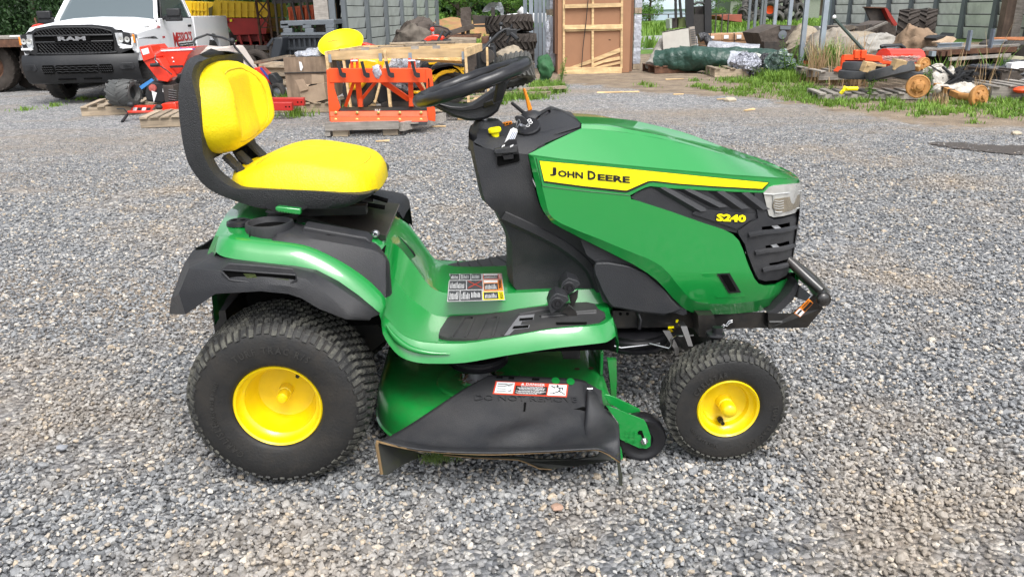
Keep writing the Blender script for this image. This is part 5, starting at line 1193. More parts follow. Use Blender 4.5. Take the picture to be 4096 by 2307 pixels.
# ---- loose stones: instanced angular chips on real points
def gravel(name, n_try, dens, mat, seed):
    rn = random.Random(seed); P = []; sc = []
    while len(P) < n_try:
        d = 1.0+rn.random()**1.25*9.5; a = CYAW+rn.uniform(-.78,.78)
        if rn.random() > min(1,(d/3.2)) and d > 3.2: continue
        x = CX+sin(a)*d; y = -CD+cos(a)*d*1.0
        s_ = sd(x, y, SOIL) if x > .9 and y > 3 else -3
        if s_ > -.1 and rn.random() < .93: continue
        if 4.55 < x < 5.9 and 4.5 < y < 5.25 and rn.random() < .5: continue
        f = fbm(x*1.3+9, y*1.3, .9, 3)
        if f > .15 and rn.random() < min(.7,(f-.15)*5): continue
        P.append((x, y, gh(x,y)+rn.uniform(-.003,.004))); q = rn.random()
        sc.append((.0036+.0046*q**1.6+(.004 if q > .985 else 0))*(1+max(0,d-3)*.07)*(1 if d < 6 else max(.35,1-(d-6)*.16)))
    me = bpy.data.meshes.new(name); me.from_pydata(P, [], [])
    a = me.attributes.new('size', 'FLOAT', 'POINT'); a.data.foreach_set('value', sc)
    o = bpy.data.objects.new(name, me); COL.objects.link(o); o['kind'] = 'stuff'; me.materials.append(mat)
    g = bpy.data.node_groups.new(name, 'GeometryNodeTree'); g.interface.new_socket('Geometry', in_out='INPUT', socket_type='NodeSocketGeometry'); g.interface.new_socket('Geometry', in_out='OUTPUT', socket_type='NodeSocketGeometry')
    nd = g.nodes; lk = g.links; gi = nd.new('NodeGroupInput'); go_n = nd.new('NodeGroupOutput')
    join = nd.new('GeometryNodeJoinGeometry')
    for k in range(7):
        ico = nd.new('GeometryNodeMeshIcoSphere'); ico.inputs['Subdivisions'].default_value = 2 if k%3 == 0 else 1; ico.inputs['Radius'].default_value = 1
        rv = nd.new('FunctionNodeRandomValue'); rv.data_type = 'FLOAT_VECTOR'; mg = .42 if k%3 else .2
        rv.inputs['Min'].default_value = (-mg,)*3; rv.inputs['Max'].default_value = (mg,)*3; rv.inputs['Seed'].default_value = k*7+seed
        sp = nd.new('GeometryNodeSetPosition'); lk.new(ico.outputs[0], sp.inputs[0]); lk.new(rv.outputs[0], sp.inputs['Offset'])
        tr_ = nd.new('GeometryNodeTransform'); tr_.inputs['Scale'].default_value = (1.25, .95-.05*(k%3), .66+.06*(k%4)); lk.new(sp.outputs[0], tr_.inputs[0])
        hul = nd.new('GeometryNodeConvexHull'); lk.new(tr_.outputs[0], hul.inputs[0])
        sm = nd.new('GeometryNodeSetMaterial'); sm.inputs['Material'].default_value = mat; lk.new(hul.outputs[0], sm.inputs[0])
        gi2 = nd.new('GeometryNodeGeometryToInstance'); lk.new(sm.outputs[0], gi2.inputs[0]); lk.new(gi2.outputs[0], join.inputs[0])
    iop = nd.new('GeometryNodeInstanceOnPoints'); lk.new(gi.outputs[0], iop.inputs['Points']); lk.new(join.outputs[0], iop.inputs['Instance']); iop.inputs['Pick Instance'].default_value = True
    ri = nd.new('FunctionNodeRandomValue'); ri.data_type = 'INT'
    for s_ in ri.inputs:
        if s_.name == 'Max' and s_.type == 'INT': s_.default_value = 6
    ri_out = [s_ for s_ in ri.outputs if s_.type == 'INT'][0]; lk.new(ri_out, iop.inputs['Instance Index'])
    rr_ = nd.new('FunctionNodeRandomValue'); rr_.data_type = 'FLOAT_VECTOR'; rr_.inputs['Min'].default_value = (-.5,-.5,-3.14); rr_.inputs['Max'].default_value = (.5,.5,3.14); rr_.inputs['Seed'].default_value = 5; lk.new(rr_.outputs[0], iop.inputs['Rotation'])
    na = nd.new('GeometryNodeInputNamedAttribute'); na.data_type = 'FLOAT'; na.inputs['Name'].default_value = 'size'
    lk.new([s_ for s_ in na.outputs if s_.enabled][0], iop.inputs['Scale']); lk.new(iop.outputs[0], go_n.inputs[0])
    md = o.modifiers.new('scatter', 'NODES'); md.node_group = g
    return o
ST = bpy.data.materials.new('crushed_stone'); ST.use_nodes = True; t = ST.node_tree; L = t.links; bs = t.nodes['Principled BSDF']; bs.inputs['Roughness'].default_value = .7
oi = t.nodes.new('ShaderNodeObjectInfo'); tc = t.nodes.new('ShaderNodeTexCoord')
sc1 = rmp(oi.outputs['Random'], (0,(.085,.088,.092)), (.3,(.165,.17,.176)), (.62,(.25,.254,.257)), (.82,(.34,.337,.325)), (.94,(.39,.32,.235)), (1,(.55,.52,.47)))
geo = t.nodes.new('ShaderNodeNewGeometry'); mpg = t.nodes.new('ShaderNodeVectorMath'); mpg.operation = 'SCALE'; L.new(geo.outputs['Position'], mpg.inputs[0]); mpg.inputs['Scale'].default_value = 1
n1_ = noi(170,3,.7,geo.outputs['Position']); n2_ = noi(.9,6,.6,geo.outputs['Position'])
cc_ = mixc(.75, sc1.outputs[0], rmp(n1_.outputs[0], (.3,(.62,.62,.62)), (.7,(1.35,1.35,1.35))).outputs[0], 'MULTIPLY')
cc_ = mixc(rmp(n2_.outputs[0], (.50,(0,0,0)), (.68,(.7,.7,.7))).outputs[0], cc_, mixc(.6, cc_, (.40,.31,.21)))
L.new(cc_, bs.inputs['Base Color'])
gravel('gravel', 200000, 1, ST, 11)
# oil stain
SO = pm('oil_soaked_gravel', (.06,.05,.043), .8, var=.5, vscale=30, bump=2, bscale=60)
so_ = [U(0,x,y,Z=0) for x,y in [(2338,363),(2370,360),(2450,363),(2520,366),(2600,369),(2600,388),(2500,384),(2420,376),(2360,370)]]
so_ = dense(so_, 5, True); b = MB(); rn = random.Random(4)
b.v = [Vector((p.x+rn.uniform(-.05,.05), p.y+rn.uniform(-.03,.03), gh(p.x,p.y)+.003)) for p in so_]; b.f = [tuple(range(len(so_)))]
b.go('oil_stain', SO, None, smooth=0, kind='structure')
# ================================================================== THE YARD BEHIND
def tp(v, pts, Y, dp, b=None):                       # traced outline standing at depth Y, dp metres thick
    return (b or MB()).prism([U(v,x,y,Y=Y) for x,y in pts], (0,dp,0))
def at(v,x,y,Y,dz=0): p = U(v,x,y,Y=Y); p.z += dz; return p
def tb(v, pts, Y, r, b=None, n=8, closed=False):
    return (b or MB()).tube([U(v,p[0],p[1],Y=(p[2] if len(p) > 2 else Y)) for p in pts], r, n, closed)
def bd(v, x0, y0, x1, y1, Y0, Y1, wd, th, b=None):   # a board between two traced points
    return (b or MB()).bar(U(v,x0,y0,Y=Y0), U(v,x1,y1,Y=Y1), wd, th)
wood = pm('weathered_wood', (.34,.27,.19), .8, var=.3, vscale=5, wave=(3,60,60), objrand=.25, dirt=(.16,.14,.12), dscale=4, damt=.6)
gwood = pm('grey_weathered_wood', (.27,.245,.215), .85, var=.3, wave=(4,50,50), objrand=.3)
nwood = pm('fresh_pine', (.60,.42,.22), .7, var=.2, vscale=4, wave=(3,3,25), objrand=.15, dirt=(.4,.26,.12), dscale=9, damt=.5)
ply = pm('stained_plywood', (.20,.145,.10), .8, var=.35, vscale=5, wave=(20,20,3))
card = pm('brown_cardboard', (.30,.155,.085), .85, var=.1, vscale=2)
tcard = pm('torn_cardboard', (.36,.27,.19), .85, var=.2, vscale=4, dirt=(.2,.15,.1), dscale=5)
wpaint = pm('white_truck_paint', (.82,.83,.84), .4, coat=.25, var=.02)
tblk = pm('truck_black_plastic', (.011,.012,.014), .5, var=.2, vscale=5, dirt=(.05,.047,.045), dscale=3, damt=.3)
glass = pm('tinted_glass', (.10,.13,.14), .06, coat=1, metal=.35)
tyr = pm('old_tyre_rubber', (.028,.027,.026), .75, var=.3, vscale=9, dirt=(.12,.10,.08), dscale=4, damt=.6)
tyb = pm('muddy_tyre_rubber', (.045,.036,.03), .85, var=.3, vscale=9, dirt=(.03,.025,.02), dscale=6, damt=.6)
red = pm('red_machine_paint', (.72,.035,.012), .32, coat=.5, var=.08, vscale=4)
dred2 = pm('dark_red_paint', (.28,.02,.012), .45, var=.2)
ora = pm('orange_implement_paint', (.80,.075,.008), .5, coat=.0, var=.08, vscale=4, dirt=(.35,.06,.02), dscale=5, damt=.35)
hyel = pm('hopper_yellow', (.85,.55,.0), .45, var=.1, vscale=2, dirt=(.4,.3,.08), dscale=2, damt=.4)
cyel = pm('mower_yellow', (.88,.48,.005), .35, coat=.4, var=.05)
tubm = pm('yellow_tub_plastic', (.84,.68,.0), .4, var=.04)
rust = pm('rusty_steel', (.12,.055,.03), .8, var=.5, vscale=8, dirt=(.03,.022,.02), dscale=5, damt=.8)
dkst = pm('dark_dirty_steel', (.035,.03,.027), .7, var=.5, vscale=6, dirt=(.10,.075,.055), dscale=3, damt=.6)
gst = pm('galvanised_steel', (.27,.31,.35), .42, metal=.25, var=.18, vscale=3)
gstd = pm('dull_steel_rib', (.12,.135,.145), .5, var=.2, vscale=2)
siding = pm('grey_green_siding', (.44,.47,.44), .55, var=.1, vscale=1.5, dirt=(.17,.17,.15), dscale=1.2, damt=.6)
siding2 = pm('pale_siding', (.66,.67,.61), .55, var=.08, vscale=1.5, dirt=(.26,.26,.23), dscale=1.2, damt=.6)
gplas = pm('grey_plastic', (.12,.135,.15), .5, var=.15)
bplas = pm('black_pallet_plastic', (.022,.026,.032), .5, var=.2)
bino = pm('orange_bin_plastic', (.85,.17,.05), .45, var=.1)
tarpg = pm('green_tarpaulin', (.018,.055,.04), .42, var=.3, vscale=5, bump=1.2, bscale=9, hang=8)
film = pm('grey_plastic_film', (.30,.31,.34), .3, var=.25, vscale=8, bump=1.5, bscale=18, hang=6, coat=.3)
filmw = pm('white_shrink_wrap', (.42,.44,.49), .3, var=.2, vscale=10, bump=1.2, bscale=16, hang=6, coat=.4)
filmc = pm('clear_plastic_wrap', (.45,.47,.52), .22, var=.35, vscale=14, bump=2, bscale=22, hang=6, coat=.5, alpha=.75)
silver = pm('crumpled_silver_film', (.36,.37,.42), .28, metal=.4, var=.4, vscale=10, bump=2.5, bscale=16, hang=8)
bfilm = pm('black_plastic_film', (.03,.03,.034), .3, var=.3, bump=2, bscale=14, hang=8)
tarpt = pm('tan_tarpaulin', (.29,.24,.175), .8, var=.25, vscale=3, bump=1, bscale=6, hang=8, dirt=(.2,.17,.13), dscale=3)
tarpd = pm('dark_brown_sheet', (.07,.055,.045), .8, var=.4, vscale=4, bump=1, bscale=7, hang=8)
brn = pm('ochre_primer', (.42,.20,.055), .6, var=.2, vscale=7, dirt=(.22,.10,.03), dscale=6, damt=.6)
white = pm('white_plastic', (.75,.76,.76), .4)
canv = pm('beige_canvas', (.52,.47,.42), .8, var=.1, vscale=4, dirt=(.40,.32,.28), dscale=3)
pink = pm('red_cap', (.5,.12,.1), .5)
blu = pm('blue_label', (.04,.2,.5), .5)
lred = pm('sign_red', (.5,.03,.03), .5)
# ------------------------------------------------------------------ generic tyre
def tyre_mesh(R_, W_, r_in, lugs=0, chev=True, n=36, mat=None, par=None, name='casing', lh=.03):
    h = W_/2
    prof = [(-h*.7,r_in),(-h,r_in+(R_-r_in)*.3),(-h,R_-(R_-r_in)*.3),(-h*.8,R_-.02*R_),(0,R_),(h*.8,R_-.02*R_),(h,R_-(R_-r_in)*.3),(h,r_in+(R_-r_in)*.3),(h*.7,r_in),(h*.6,r_in+.02),(0,r_in+(R_-r_in)*.6),(-h*.6,r_in+.02),(-h*.7,r_in)]
    o = MB().lathe(prof, (0,0,0), 'y', n).go(name, mat or tyr, par, world=False, smooth=50)
    if lugs:
        b = MB()
        for i in range(lugs):
            for s_ in (-1, 1):
                a0 = 2*pi*(i+.25*(s_+1))/lugs
                pts = []
                sk = .9*2*pi/lugs if chev else 0
                for rr in (R_*.97, R_+lh):
                    for (da, yy) in ((0,s_*h*.02),(.32*2*pi/lugs,s_*h*.02),(.38*2*pi/lugs+sk,s_*h*1.0),(sk,s_*h*1.0)):
                        r2 = rr-(.05*R_ if abs(yy) > h*.8 else 0); a = a0+da; pts.append(Vector((sin(a)*r2, yy, cos(a)*r2)))
                b.add(pts, [(0,3,2,1),(4,5,6,7),(0,1,5,4),(1,2,6,5),(2,3,7,6),(3,0,4,7)])
        q = b.go('tread', mat or tyr, o if par else None, world=False, smooth=0); q['kind'] = 'stuff'
        if not par: q.parent = o
    return o
# ------------------------------------------------------------------ pickup truck
TL = Vector((-5.67, 10.85, 0)); tk = thing('pickup_truck', TL, 'white regular cab pickup truck with black grille facing the camera at left', 'truck', rz=R(3)); tk.scale = (.87,1,1)
def tpt(b, name, mat, par=None, **k): return b.go(name, mat, par or tk, world=False, **k)
hw = .97
# body shell by cross-sections along y (0 = nose)
def sec(y, w0, zs, w1, z1, crown=.03):
    return [Vector((-w0,y,zs)), Vector((-w0-.005,y,(zs+z1)*.5)), Vector((-w0,y,z1-.14)), Vector((-w1,y,z1-.02)), Vector((-w1*.6,y,z1+crown*.6)), Vector((0,y,z1+crown)), Vector((w1*.6,y,z1+crown*.6)), Vector((w1,y,z1-.02)), Vector((w0,y,z1-.14)), Vector((w0+.005,y,(zs+z1)*.5)), Vector((w0,y,zs))]
hood_s = [sec(.12,.93,.78,.80,1.10,.03), sec(.3,.97,.72,.84,1.16,.05), sec(.8,.985,.70,.86,1.20,.06), sec(1.25,.985,.70,.87,1.235,.05), sec(1.42,.985,.66,.88,1.25,.03)]
tpt(MB().grid(hood_s), 'hood', wpaint, smooth=40)
b = MB(); 
for s_ in (-1, 1):
    b2 = MB().prism([Vector((s_*.985,y,z)) for y,z in [(1.42,.5),(3.30,.5),(3.30,1.235),(1.42,1.24)]], (-s_*.05,0,0)); tpt(b2, 'door_panel', wpaint, bev=.01)
    # bed side with wheel opening
    P = [(3.38,.5),(4.15,.5)]+[(4.62-.47*cos(pi*i/12),.5+.0+.42*sin(pi*i/12)) for i in range(1,12)]+[(5.1,.5),(5.9,.55),(5.9,1.27),(3.38,1.27)]
    b2 = MB().prism([Vector((s_*.985,y,z)) for y,z in P], (-s_*.12,0,0)); tpt(b2, 'bed_side', wpaint, bev=.01)
    P = [(.22,.62),(.55,.62)]+[(.98-.45*cos(pi*i/12),.6+.36*sin(pi*i/12)) for i in range(1,12)]+[(1.42,.6),(1.42,.95),(.22,.95)]
    b2 = MB().prism([Vector((s_*.99,y,z)) for y,z in P], (-s_*.08,0,0)); tpt(b2, 'front_fender', wpaint, bev=.01)
    b2 = MB().prism([Vector((s_*.99,y,z)) for y,z in [(.20,.40),(.55,.40),(.55,.75),(.2,.75)]],(-s_*.1,0,0))
tpt(MB().box(-.97,.97,5.85,5.93,.55,1.25), 'tailgate', wpaint, bev=.02)
tpt(MB().box(-.9,.9,3.38,5.85,.62,.70), 'bed_floor', tblk); tpt(MB().box(-.93,.93,3.34,3.4,.55,1.27), 'bed_front', wpaint)
# cab
def cs(y0, z0, w_, ): return [Vector((-w_,y0,z0)), Vector((w_,y0,z0))]
A_ = [Vector((x,y,z)) for x,y,z in [(-.92,1.42,1.24),(.92,1.42,1.24),(.74,2.12,1.86),(-.74,2.12,1.86)]]
tpt(MB().add([p+Vector((0,.01,0)) for p in A_]+[p+Vector((0,.03,-.02)) for p in A_],[(0,1,2,3),(4,7,6,5)]), 'windshield', glass)
fr = MB()
for s_ in (-1,1): fr.bar((s_*.93,1.40,1.22),(s_*.75,2.10,1.87),.07,.06); fr.bar((s_*.93,3.30,1.22),(s_*.76,3.12,1.86),.12,.08)
q = tpt(fr, 'cab_pillar', wpaint, bev=.01)
b = MB().grid([[Vector((-.80,y,z-.06)),Vector((-.74,y,z)),Vector((0,y,z+.045)),Vector((.74,y,z)),Vector((.80,y,z-.06))] for y,z in ((2.06,1.86),(2.3,1.90),(2.8,1.91),(3.16,1.87))]); rf = tpt(b, 'roof', wpaint, smooth=50, solid=.03)
b = MB().ob((0,2.25,1.95),(.1,.03,.015)); tpt(b, 'roof_marker', dorg, rf)
for s_ in (-1,1):
    tpt(MB().add([Vector((s_*.955,1.62,1.24)),Vector((s_*.955,3.24,1.24)),Vector((s_*.80,3.08,1.83)),Vector((s_*.79,2.16,1.84))],[(0,1,2,3)]), 'side_window', glass, smooth=0)
    wf = MB(); pts = [Vector((s_*.962,1.60,1.24)),Vector((s_*.962,3.26,1.24)),Vector((s_*.805,3.10,1.845)),Vector((s_*.795,2.14,1.85))]
    tpt(MB().tube(pts, .018, 6, closed=True), 'window_seal', tblk)
    tpt(MB().box(s_*.975-.02,s_*.975+.025,2.95,3.15,1.08,1.12), 'door_handle', tblk, bev=.008)
    mb = MB().bar((s_*.96,1.62,1.24),(s_*1.16,1.58,1.25),.07,.06); mb.ob((s_*1.22,1.58,1.33),(.26,.10,.13),(0,0,0)); mb.ob((s_*1.20,1.60,1.24),(.32,.09,.10)); tpt(mb, 'mirror', tblk, bev=.02)
b = MB().add([Vector((x,3.33,z)) for x,z in ((-.75,1.3),(.75,1.3),(.66,1.80),(-.66,1.80))],[(0,1,2,3)]); tpt(b, 'rear_window', glass)
tpt(MB().box(-.9,.9,1.5,3.3,.5,1.2), 'cab_interior', dark)
# grille
def gx_(x): return .02+.10*(abs(x)/.95)**2.2
gr_t = []
pl = [(-.93,.80),(-.93,1.03),(-.74,1.07),(-.62,1.13),(-.3,1.17),(.3,1.17),(.62,1.13),(.74,1.07),(.93,1.03),(.93,.80),(.66,.72),(-.66,.72)]
b = MB(); ov, fs, be = cdt(pl, .09); n = len(ov)
b.v = [Vector((p.x,gx_(p.x)-.01,p.y)) for p in ov]+[Vector((p.x,gx_(p.x)+.12,p.y)) for p in ov]; b.f = fs+[tuple(i+n for i in f)[::-1] for f in fs]+[(a,c,c+n,a+n) for a,c in be]
gsh = tpt(b, 'grille_surround', tblk, smooth=40)
gi_ = [(-.66,.80),(-.68,1.02),(-.58,1.09),(-.3,1.13),(.3,1.13),(.58,1.09),(.68,1.02),(.66,.80),(.58,.755),(-.58,.755)]
ov, fs, be = cdt(gi_, .09); b = MB(); b.v = [Vector((p.x,gx_(p.x)-.016,p.y)) for p in ov]; b.f = fs; tpt(b, 'grille_opening', dark, gsh)
tpt(MB().tube([Vector((x,gx_(x)-.022,z)) for x,z in dense([Vector((p[0],p[1],0)) for p in gi_],3,True) and [(p.x,p.y) for p in dense([Vector((p[0],p[1],0)) for p in gi_],3,True)]], .017, 6, closed=True), 'grille_rim', tblk, gsh, smooth=60)
for z0, z1 in ((1.035,1.10),(.775,.90)):
    nrow = 2 if z1 > 1.05 else 4
    b = MB()
    for k in range(nrow+1):
        z = z0+(z1-z0)*k/nrow
        b.tube([Vector((x/20*.62, gx_(x/20*.62)-.03, z+(.012 if (x+k)%2 else -.012))) for x in range(-20,21)], .0065, 4)
    q = tpt(b, 'grille_mesh', tblk, gsh); q['kind'] = 'stuff'
for z, h in ((1.015,.022),(.925,.022)): tpt(MB().add(*(lambda N_: (N_.v, N_.f))(MB().tube([Vector((x/10*.66,gx_(x/10*.66)-.03,z)) for x in range(-10,11)], h*.6, 6))), 'grille_bar', tblk, gsh, smooth=50)
tpt(MB().box(-.3,.3,-.03,.0,.93,1.01), 'badge_backing', dark, gsh)
tpt(text('RAM', (-.235,-.034,.942), (.235,-.034,.942), (0,0,.062), bold=.05, th=.012, nrm=(0,-1,0)), 'grille_lettering', zinc, gsh, smooth=0)
for s_ in (-1,1):
    P = [(.70,1.04),(.95,1.035),(.985,1.0),(.98,.86),(.93,.81),(.78,.80),(.72,.86)]
    def hy(x): return gx_(x)-.022+max(0,abs(x)-.93)*1.2
    b = MB(); b.v = [Vector((s_*x,hy(x),z)) for x,z in P]+[Vector((s_*x,hy(x)+.1,z)) for x,z in P]; n = len(P); b.f = [tuple(range(n)), tuple(range(2*n-1,n-1,-1))]+[(i,(i+1)%n,(i+1)%n+n,i+n) for i in range(n)]
    h_ = tpt(b, 'headlight', pm('truck_lens',(.62,.64,.66),.12,coat=1,metal=.5,var=.4,vscale=14), smooth=0)
    for x in (.78,.88): tpt(MB().lathe([(0,.045),(-.006,.045),(-.004,.03),(.0,.012)],(s_*x,hy(x)-.004,.94),'y',16), 'lamp_bowl', lens, h_)
    tpt(MB().ob((s_*.972,hy(.97)-.006,.95),(.03,.02,.12)), 'turn_signal', dorg, h_)
    tpt(MB().ob((s_*.84,hy(.84)-.004,.83),(.2,.02,.03)), 'lamp_strip', white, h_)
# bumper
b = MB(); n = 17
R_s = []
for y, z in ((.13,.74),(-.02,.73),(-.06,.66),(-.07,.52),(-.045,.44),(-.03,.40),(.02,.32),(.12,.30)):
    R_s.append([Vector((x/8*1.0, y+.16*abs(x/8)**3+(.0), z)) for x in range(-8,9)])
bmp = tpt(MB().grid(R_s), 'front_bumper', tblk, smooth=35)
for x0, x1 in ((-.60,-.38),(-.36,.36),(.38,.60)):
    P = [(x0,.49),(x0+.03,.46),(x1-.03,.46),(x1,.49),(x1,.56),(x1-.02,.59),(x0+.02,.59),(x0,.56)]
    q = tpt(MB().prism([Vector((x,-.084+.16*abs(x)**3,z)) for x,z in P],(0,.02,0)), 'bumper_opening', dark, bmp, smooth=0)  # dark plates set before the bumper face, painted shade instead of real openings
    b = MB()
    for k in range(3): b.tube([Vector((x0+(x1-x0)*i/12,-.088+.16*abs(x0)**3*.5,.49+k*.034+(.006 if (i+k)%2 else -.006))) for i in range(13)],.004,4)
    q = tpt(b, 'opening_mesh', tblk, bmp); q['kind'] = 'stuff'
for s_ in (-1,1):
    P = [(.70,.53),(.74,.50),(.90,.50),(.94,.53),(.92,.60),(.74,.60)]
    fo = tpt(MB().prism([Vector((s_*x,-.07+.16*x**3-.008,z)) for x,z in P],(0,.03,0)), 'fog_lamp_cover', tblk, bmp, bev=.006)
    for k in range(3): tpt(MB().ob((s_*.82,-.075+.16*.82**3-.012,.525+k*.022),(.16,.012,.008)), 'cover_slat', tblk, fo)
b = MB()
for x in (-.22,.22): b.ob((x,-.02,.375),(.3,.03,.018))
tpt(b, 'air_slot', dark, bmp); 
tw = 0
for y in (.98,4.62):
    for s_ in (-1,1):
        w_ = tyre_mesh(.40,.27,.23,lugs=40,chev=False,n=40,mat=tyr,par=tk,name='wheel',lh=.006); w_.location = (s_*.84,y,.40); w_.rotation_euler = (0,0,pi/2)
        MB().lathe([(-.11,.23),(-.08,.21),(-.02,.08),(-.03,0)],(0,0,0),'y',24).lathe([(.11,.23),(.08,.21),(.02,.08),(.03,0)],(0,0,0),'y',24).go('wheel_rim', zinc, w_, world=False, smooth=40)
tpt(MB().box(-.7,.7,.3,5.6,.36,.52).box(-.95,.95,.55,1.4,.62,.9), 'chassis', dark)
# lettering on the near-side door and fender
def dt(s, y0, y1, z, h, mat, nm='door_lettering', bold=.03, off=.992, sl=0): tpt(text(s, (off,y0,z), (off,y1,z+sl), (0,0,h), bold=bold, nrm=(1,0,0)), nm, mat, smooth=0, normals=False)
dt('M',2.0,2.22,.76,.24,lred); dt("ESSICK'S",2.23,3.1,.83,.17,lred)
tpt(MB().box(.988,.990,2.23,3.1,.74,.805), 'door_sign_strip', dblk); dt('A Helping Hand With Your Land',2.27,3.07,.755,.035,white)
dt('246',1.2,1.38,1.08,.07,lred); dt('2500',.62,.86,1.10,.035,zinc)
tpt(MB().box(.986,.989,1.42,1.56,.92,.95), 'fender_badge', lred)
# ------------------------------------------------------------------ trailer at the left edge
tr_o = thing('flatbed_trailer', (-9.2,13.3,0), 'dark rusty flatbed trailer with dual wheels cut by the left edge behind the truck', 'trailer')
b = MB().box(-13,-6.9,13.2,15.6,.80,.93); part(b, 'deck_frame', rust, tr_o)
part(MB().box(-13,-6.9,13.25,15.55,.94,.97), 'deck_planks', gwood, tr_o)
b = MB()
for x in (-8.4,-9.6,-10.8): b.box(x-.05,x+.05,13.3,15.5,.62,.80)
part(b.box(-13,-7.2,13.9,14.1,.5,.8), 'chassis_beam', dkst, tr_o)
for x in (-8.55,-7.55):
    for y in (13.55,15.2):
        w_ = tyre_mesh(.46,.30,.24,lugs=30,chev=False,mat=tyb,par=tr_o,name='wheel',lh=.01); w_.parent = tr_o; w_.location = Vector((x,y,.46))-Vector((-9.2,13.3,0))
        MB().lathe([(-.1,.24),(-.05,.2),(-.1,.1),(-.1,0)],(0,0,0),'y',20).go('wheel_hub', rust, w_, world=False)
part(MB().prism([U(11,x,y,Y=14) for x,y in [(120,600),(330,600),(340,800),(250,830),(180,800)]],(0,.3,0)), 'axle_housing', dkst, tr_o)
o = tb(11, [(90,380,13.6),(95,345,13.6),(250,340,13.8)], 13.6, .018); tag(o.go('white_pipe', white), 'bent white pipe lying on the flatbed trailer deck', 'pipe')
tag(tb(11, [(0,370,13.9),(80,385,13.6),(260,362,13.6)], 13.6, .014).go('plastic_hose', tarpt), 'pale hose lying along the flatbed trailer deck', 'hose')
o = thing('red_implement', U(11,330,345,Y=15.0), 'small red implement arm standing beyond the trailer left of the truck', 'implement')
part(tb(11,[(250,345),(320,250),(400,232)],15.0,.035), 'arm', red, o); part(tb(11,[(350,245),(330,190),(325,170)],15.0,.018), 'lever', rust, o); part(tp(11,[(300,250),(410,228),(400,250),(330,280)],15.0,.3), 'bracket', red, o)
part(tb(11,[(330,345),(345,300),(400,245)],15.2,.02),'brace',red,o)
# ------------------------------------------------------------------ hopper wagons
def hopper(pts_y, pts_top, slats, Y, label, dep, rails_):
    o = thing('hopper_wagon', U(11,pts_y[0][0],430,Y=Y)*1.0, label, 'wagon', 'yellow and red hopper wagons')
    o.location.z = 0
    part(tp(11, pts_y, Y, dep), 'hopper_side', hyel, o, bev=.01)
    part(tp(11, pts_top, Y+.02, dep-.04), 'hopper_chute', red if False else dred2 if False else pm('wagon_red',(.42,.02,.012),.45,var=.2,vscale=3), o)
    return o
wr_ = pm('wagon_red',(.42,.02,.012),.45,var=.2,vscale=3)
h1 = hopper([(1740,70),(1730,10),(1990,22),(2000,40),(1950,185),(1755,180),(1690,90)], [(1740,182),(1950,186),(1940,212),(1750,212)], 0, 23.5, 'left and farther of the two yellow hopper wagons behind the pickup bed', 2.2, 0)
h2 = hopper([(2010,2),(2500,25),(2512,100),(2512,165),(2060,168),(2000,210),(1942,212),(1945,150)], [(2060,170),(2505,176),(2490,320),(2190,330),(2100,200)], 0, 21.5, 'right and nearer yellow hopper wagon with dark red underside behind the pickup', 2.2, 0)
for o, X0, X1, Y in ((h1,1790,1930,23.5),(h2,2060,2500,21.5)):
    b = MB(); n = 4 if o is h1 else 7
    for i in range(n+1):
        x = X0+(X1-X0)*i/n; part(bd(11, x, 30, x, 168, Y-.02, Y-.02, .035, .05), 'stiffener', hyel, o)
    part(bd(11, X0, 95, X1, 102, Y-.03, Y-.03, .05, .03), 'hopper_rib', hyel, o)
    part(tp(11, [(X0-60,210),(X0-20,178),(X0+30,175),(X0+70,212)], Y-.1, .2), 'chute_hood', tblk, o)
    part(tp(11, [(X0+90,182),(X0+112,182),(X0+112,205),(X0+92,205)], Y-.06, .03), 'amber_reflector', dyel, o)
for x, y, w_, h in ((2215,330,260,90),(2200,390,300,35)):
    part(tp(11, [(x,y),(x+w_,y),(x+w_,y+h),(x,y+h)], 21.7, 1.2), 'undercarriage', pm('undercarriage_red',(.22,.02,.015),.6,var=.5,vscale=9), h2)
for x, y0, y1 in ((2240,330,420),(2330,330,425),(2420,325,425)): part(bd(11,x,y0,x+25,y1,21.6,21.6,.06,.06), 'leg', wr_, h2)
for o, cx in ((h1,-7.2),(h1,-6.5),(h2,-6.6),(h2,-5.6)):
    w_ = tyre_mesh(.42,.3,.2,mat=tyb,par=o,name='wheel'); p = Vector((cx,(24.5 if o is h1 else 22.4),.42)); w_.location = p-o.location
part(tp(11, [(1950,80),(1990,60),(1978,180),(1960,190)], 21.4, .03), 'faded_stripe', pm('faded_black',(.15,.12,.03),.7), h2)
# rusty lattice mast
o = thing('lattice_mast', U(11,2450,430,Y=19.5), 'rusty two legged lattice mast in front of the nearer yellow wagon', 'mast'); o.location.z = 0
zf = lambda p: Vector((p.x,p.y,0))
for x0, x1 in ((2390,2450),(2500,2560)):
    a_ = U(11,x0,-40,Y=19.5); c_ = U(11,x1,430,Y=19.5); part(MB().bar(a_, Vector((c_.x,c_.y,0)), .07, .05), 'leg', rust, o)
for (x0,y0,x1,y1) in ((2400,0,2520,120),(2510,0,2420,130),(2420,130,2540,250),(2530,120,2440,260),(2430,262,2574,256)): part(MB().bar(U(11,x0,y0,Y=19.5),U(11,x1,y1,Y=19.5),.03,.03), 'cross_brace', rust, o)
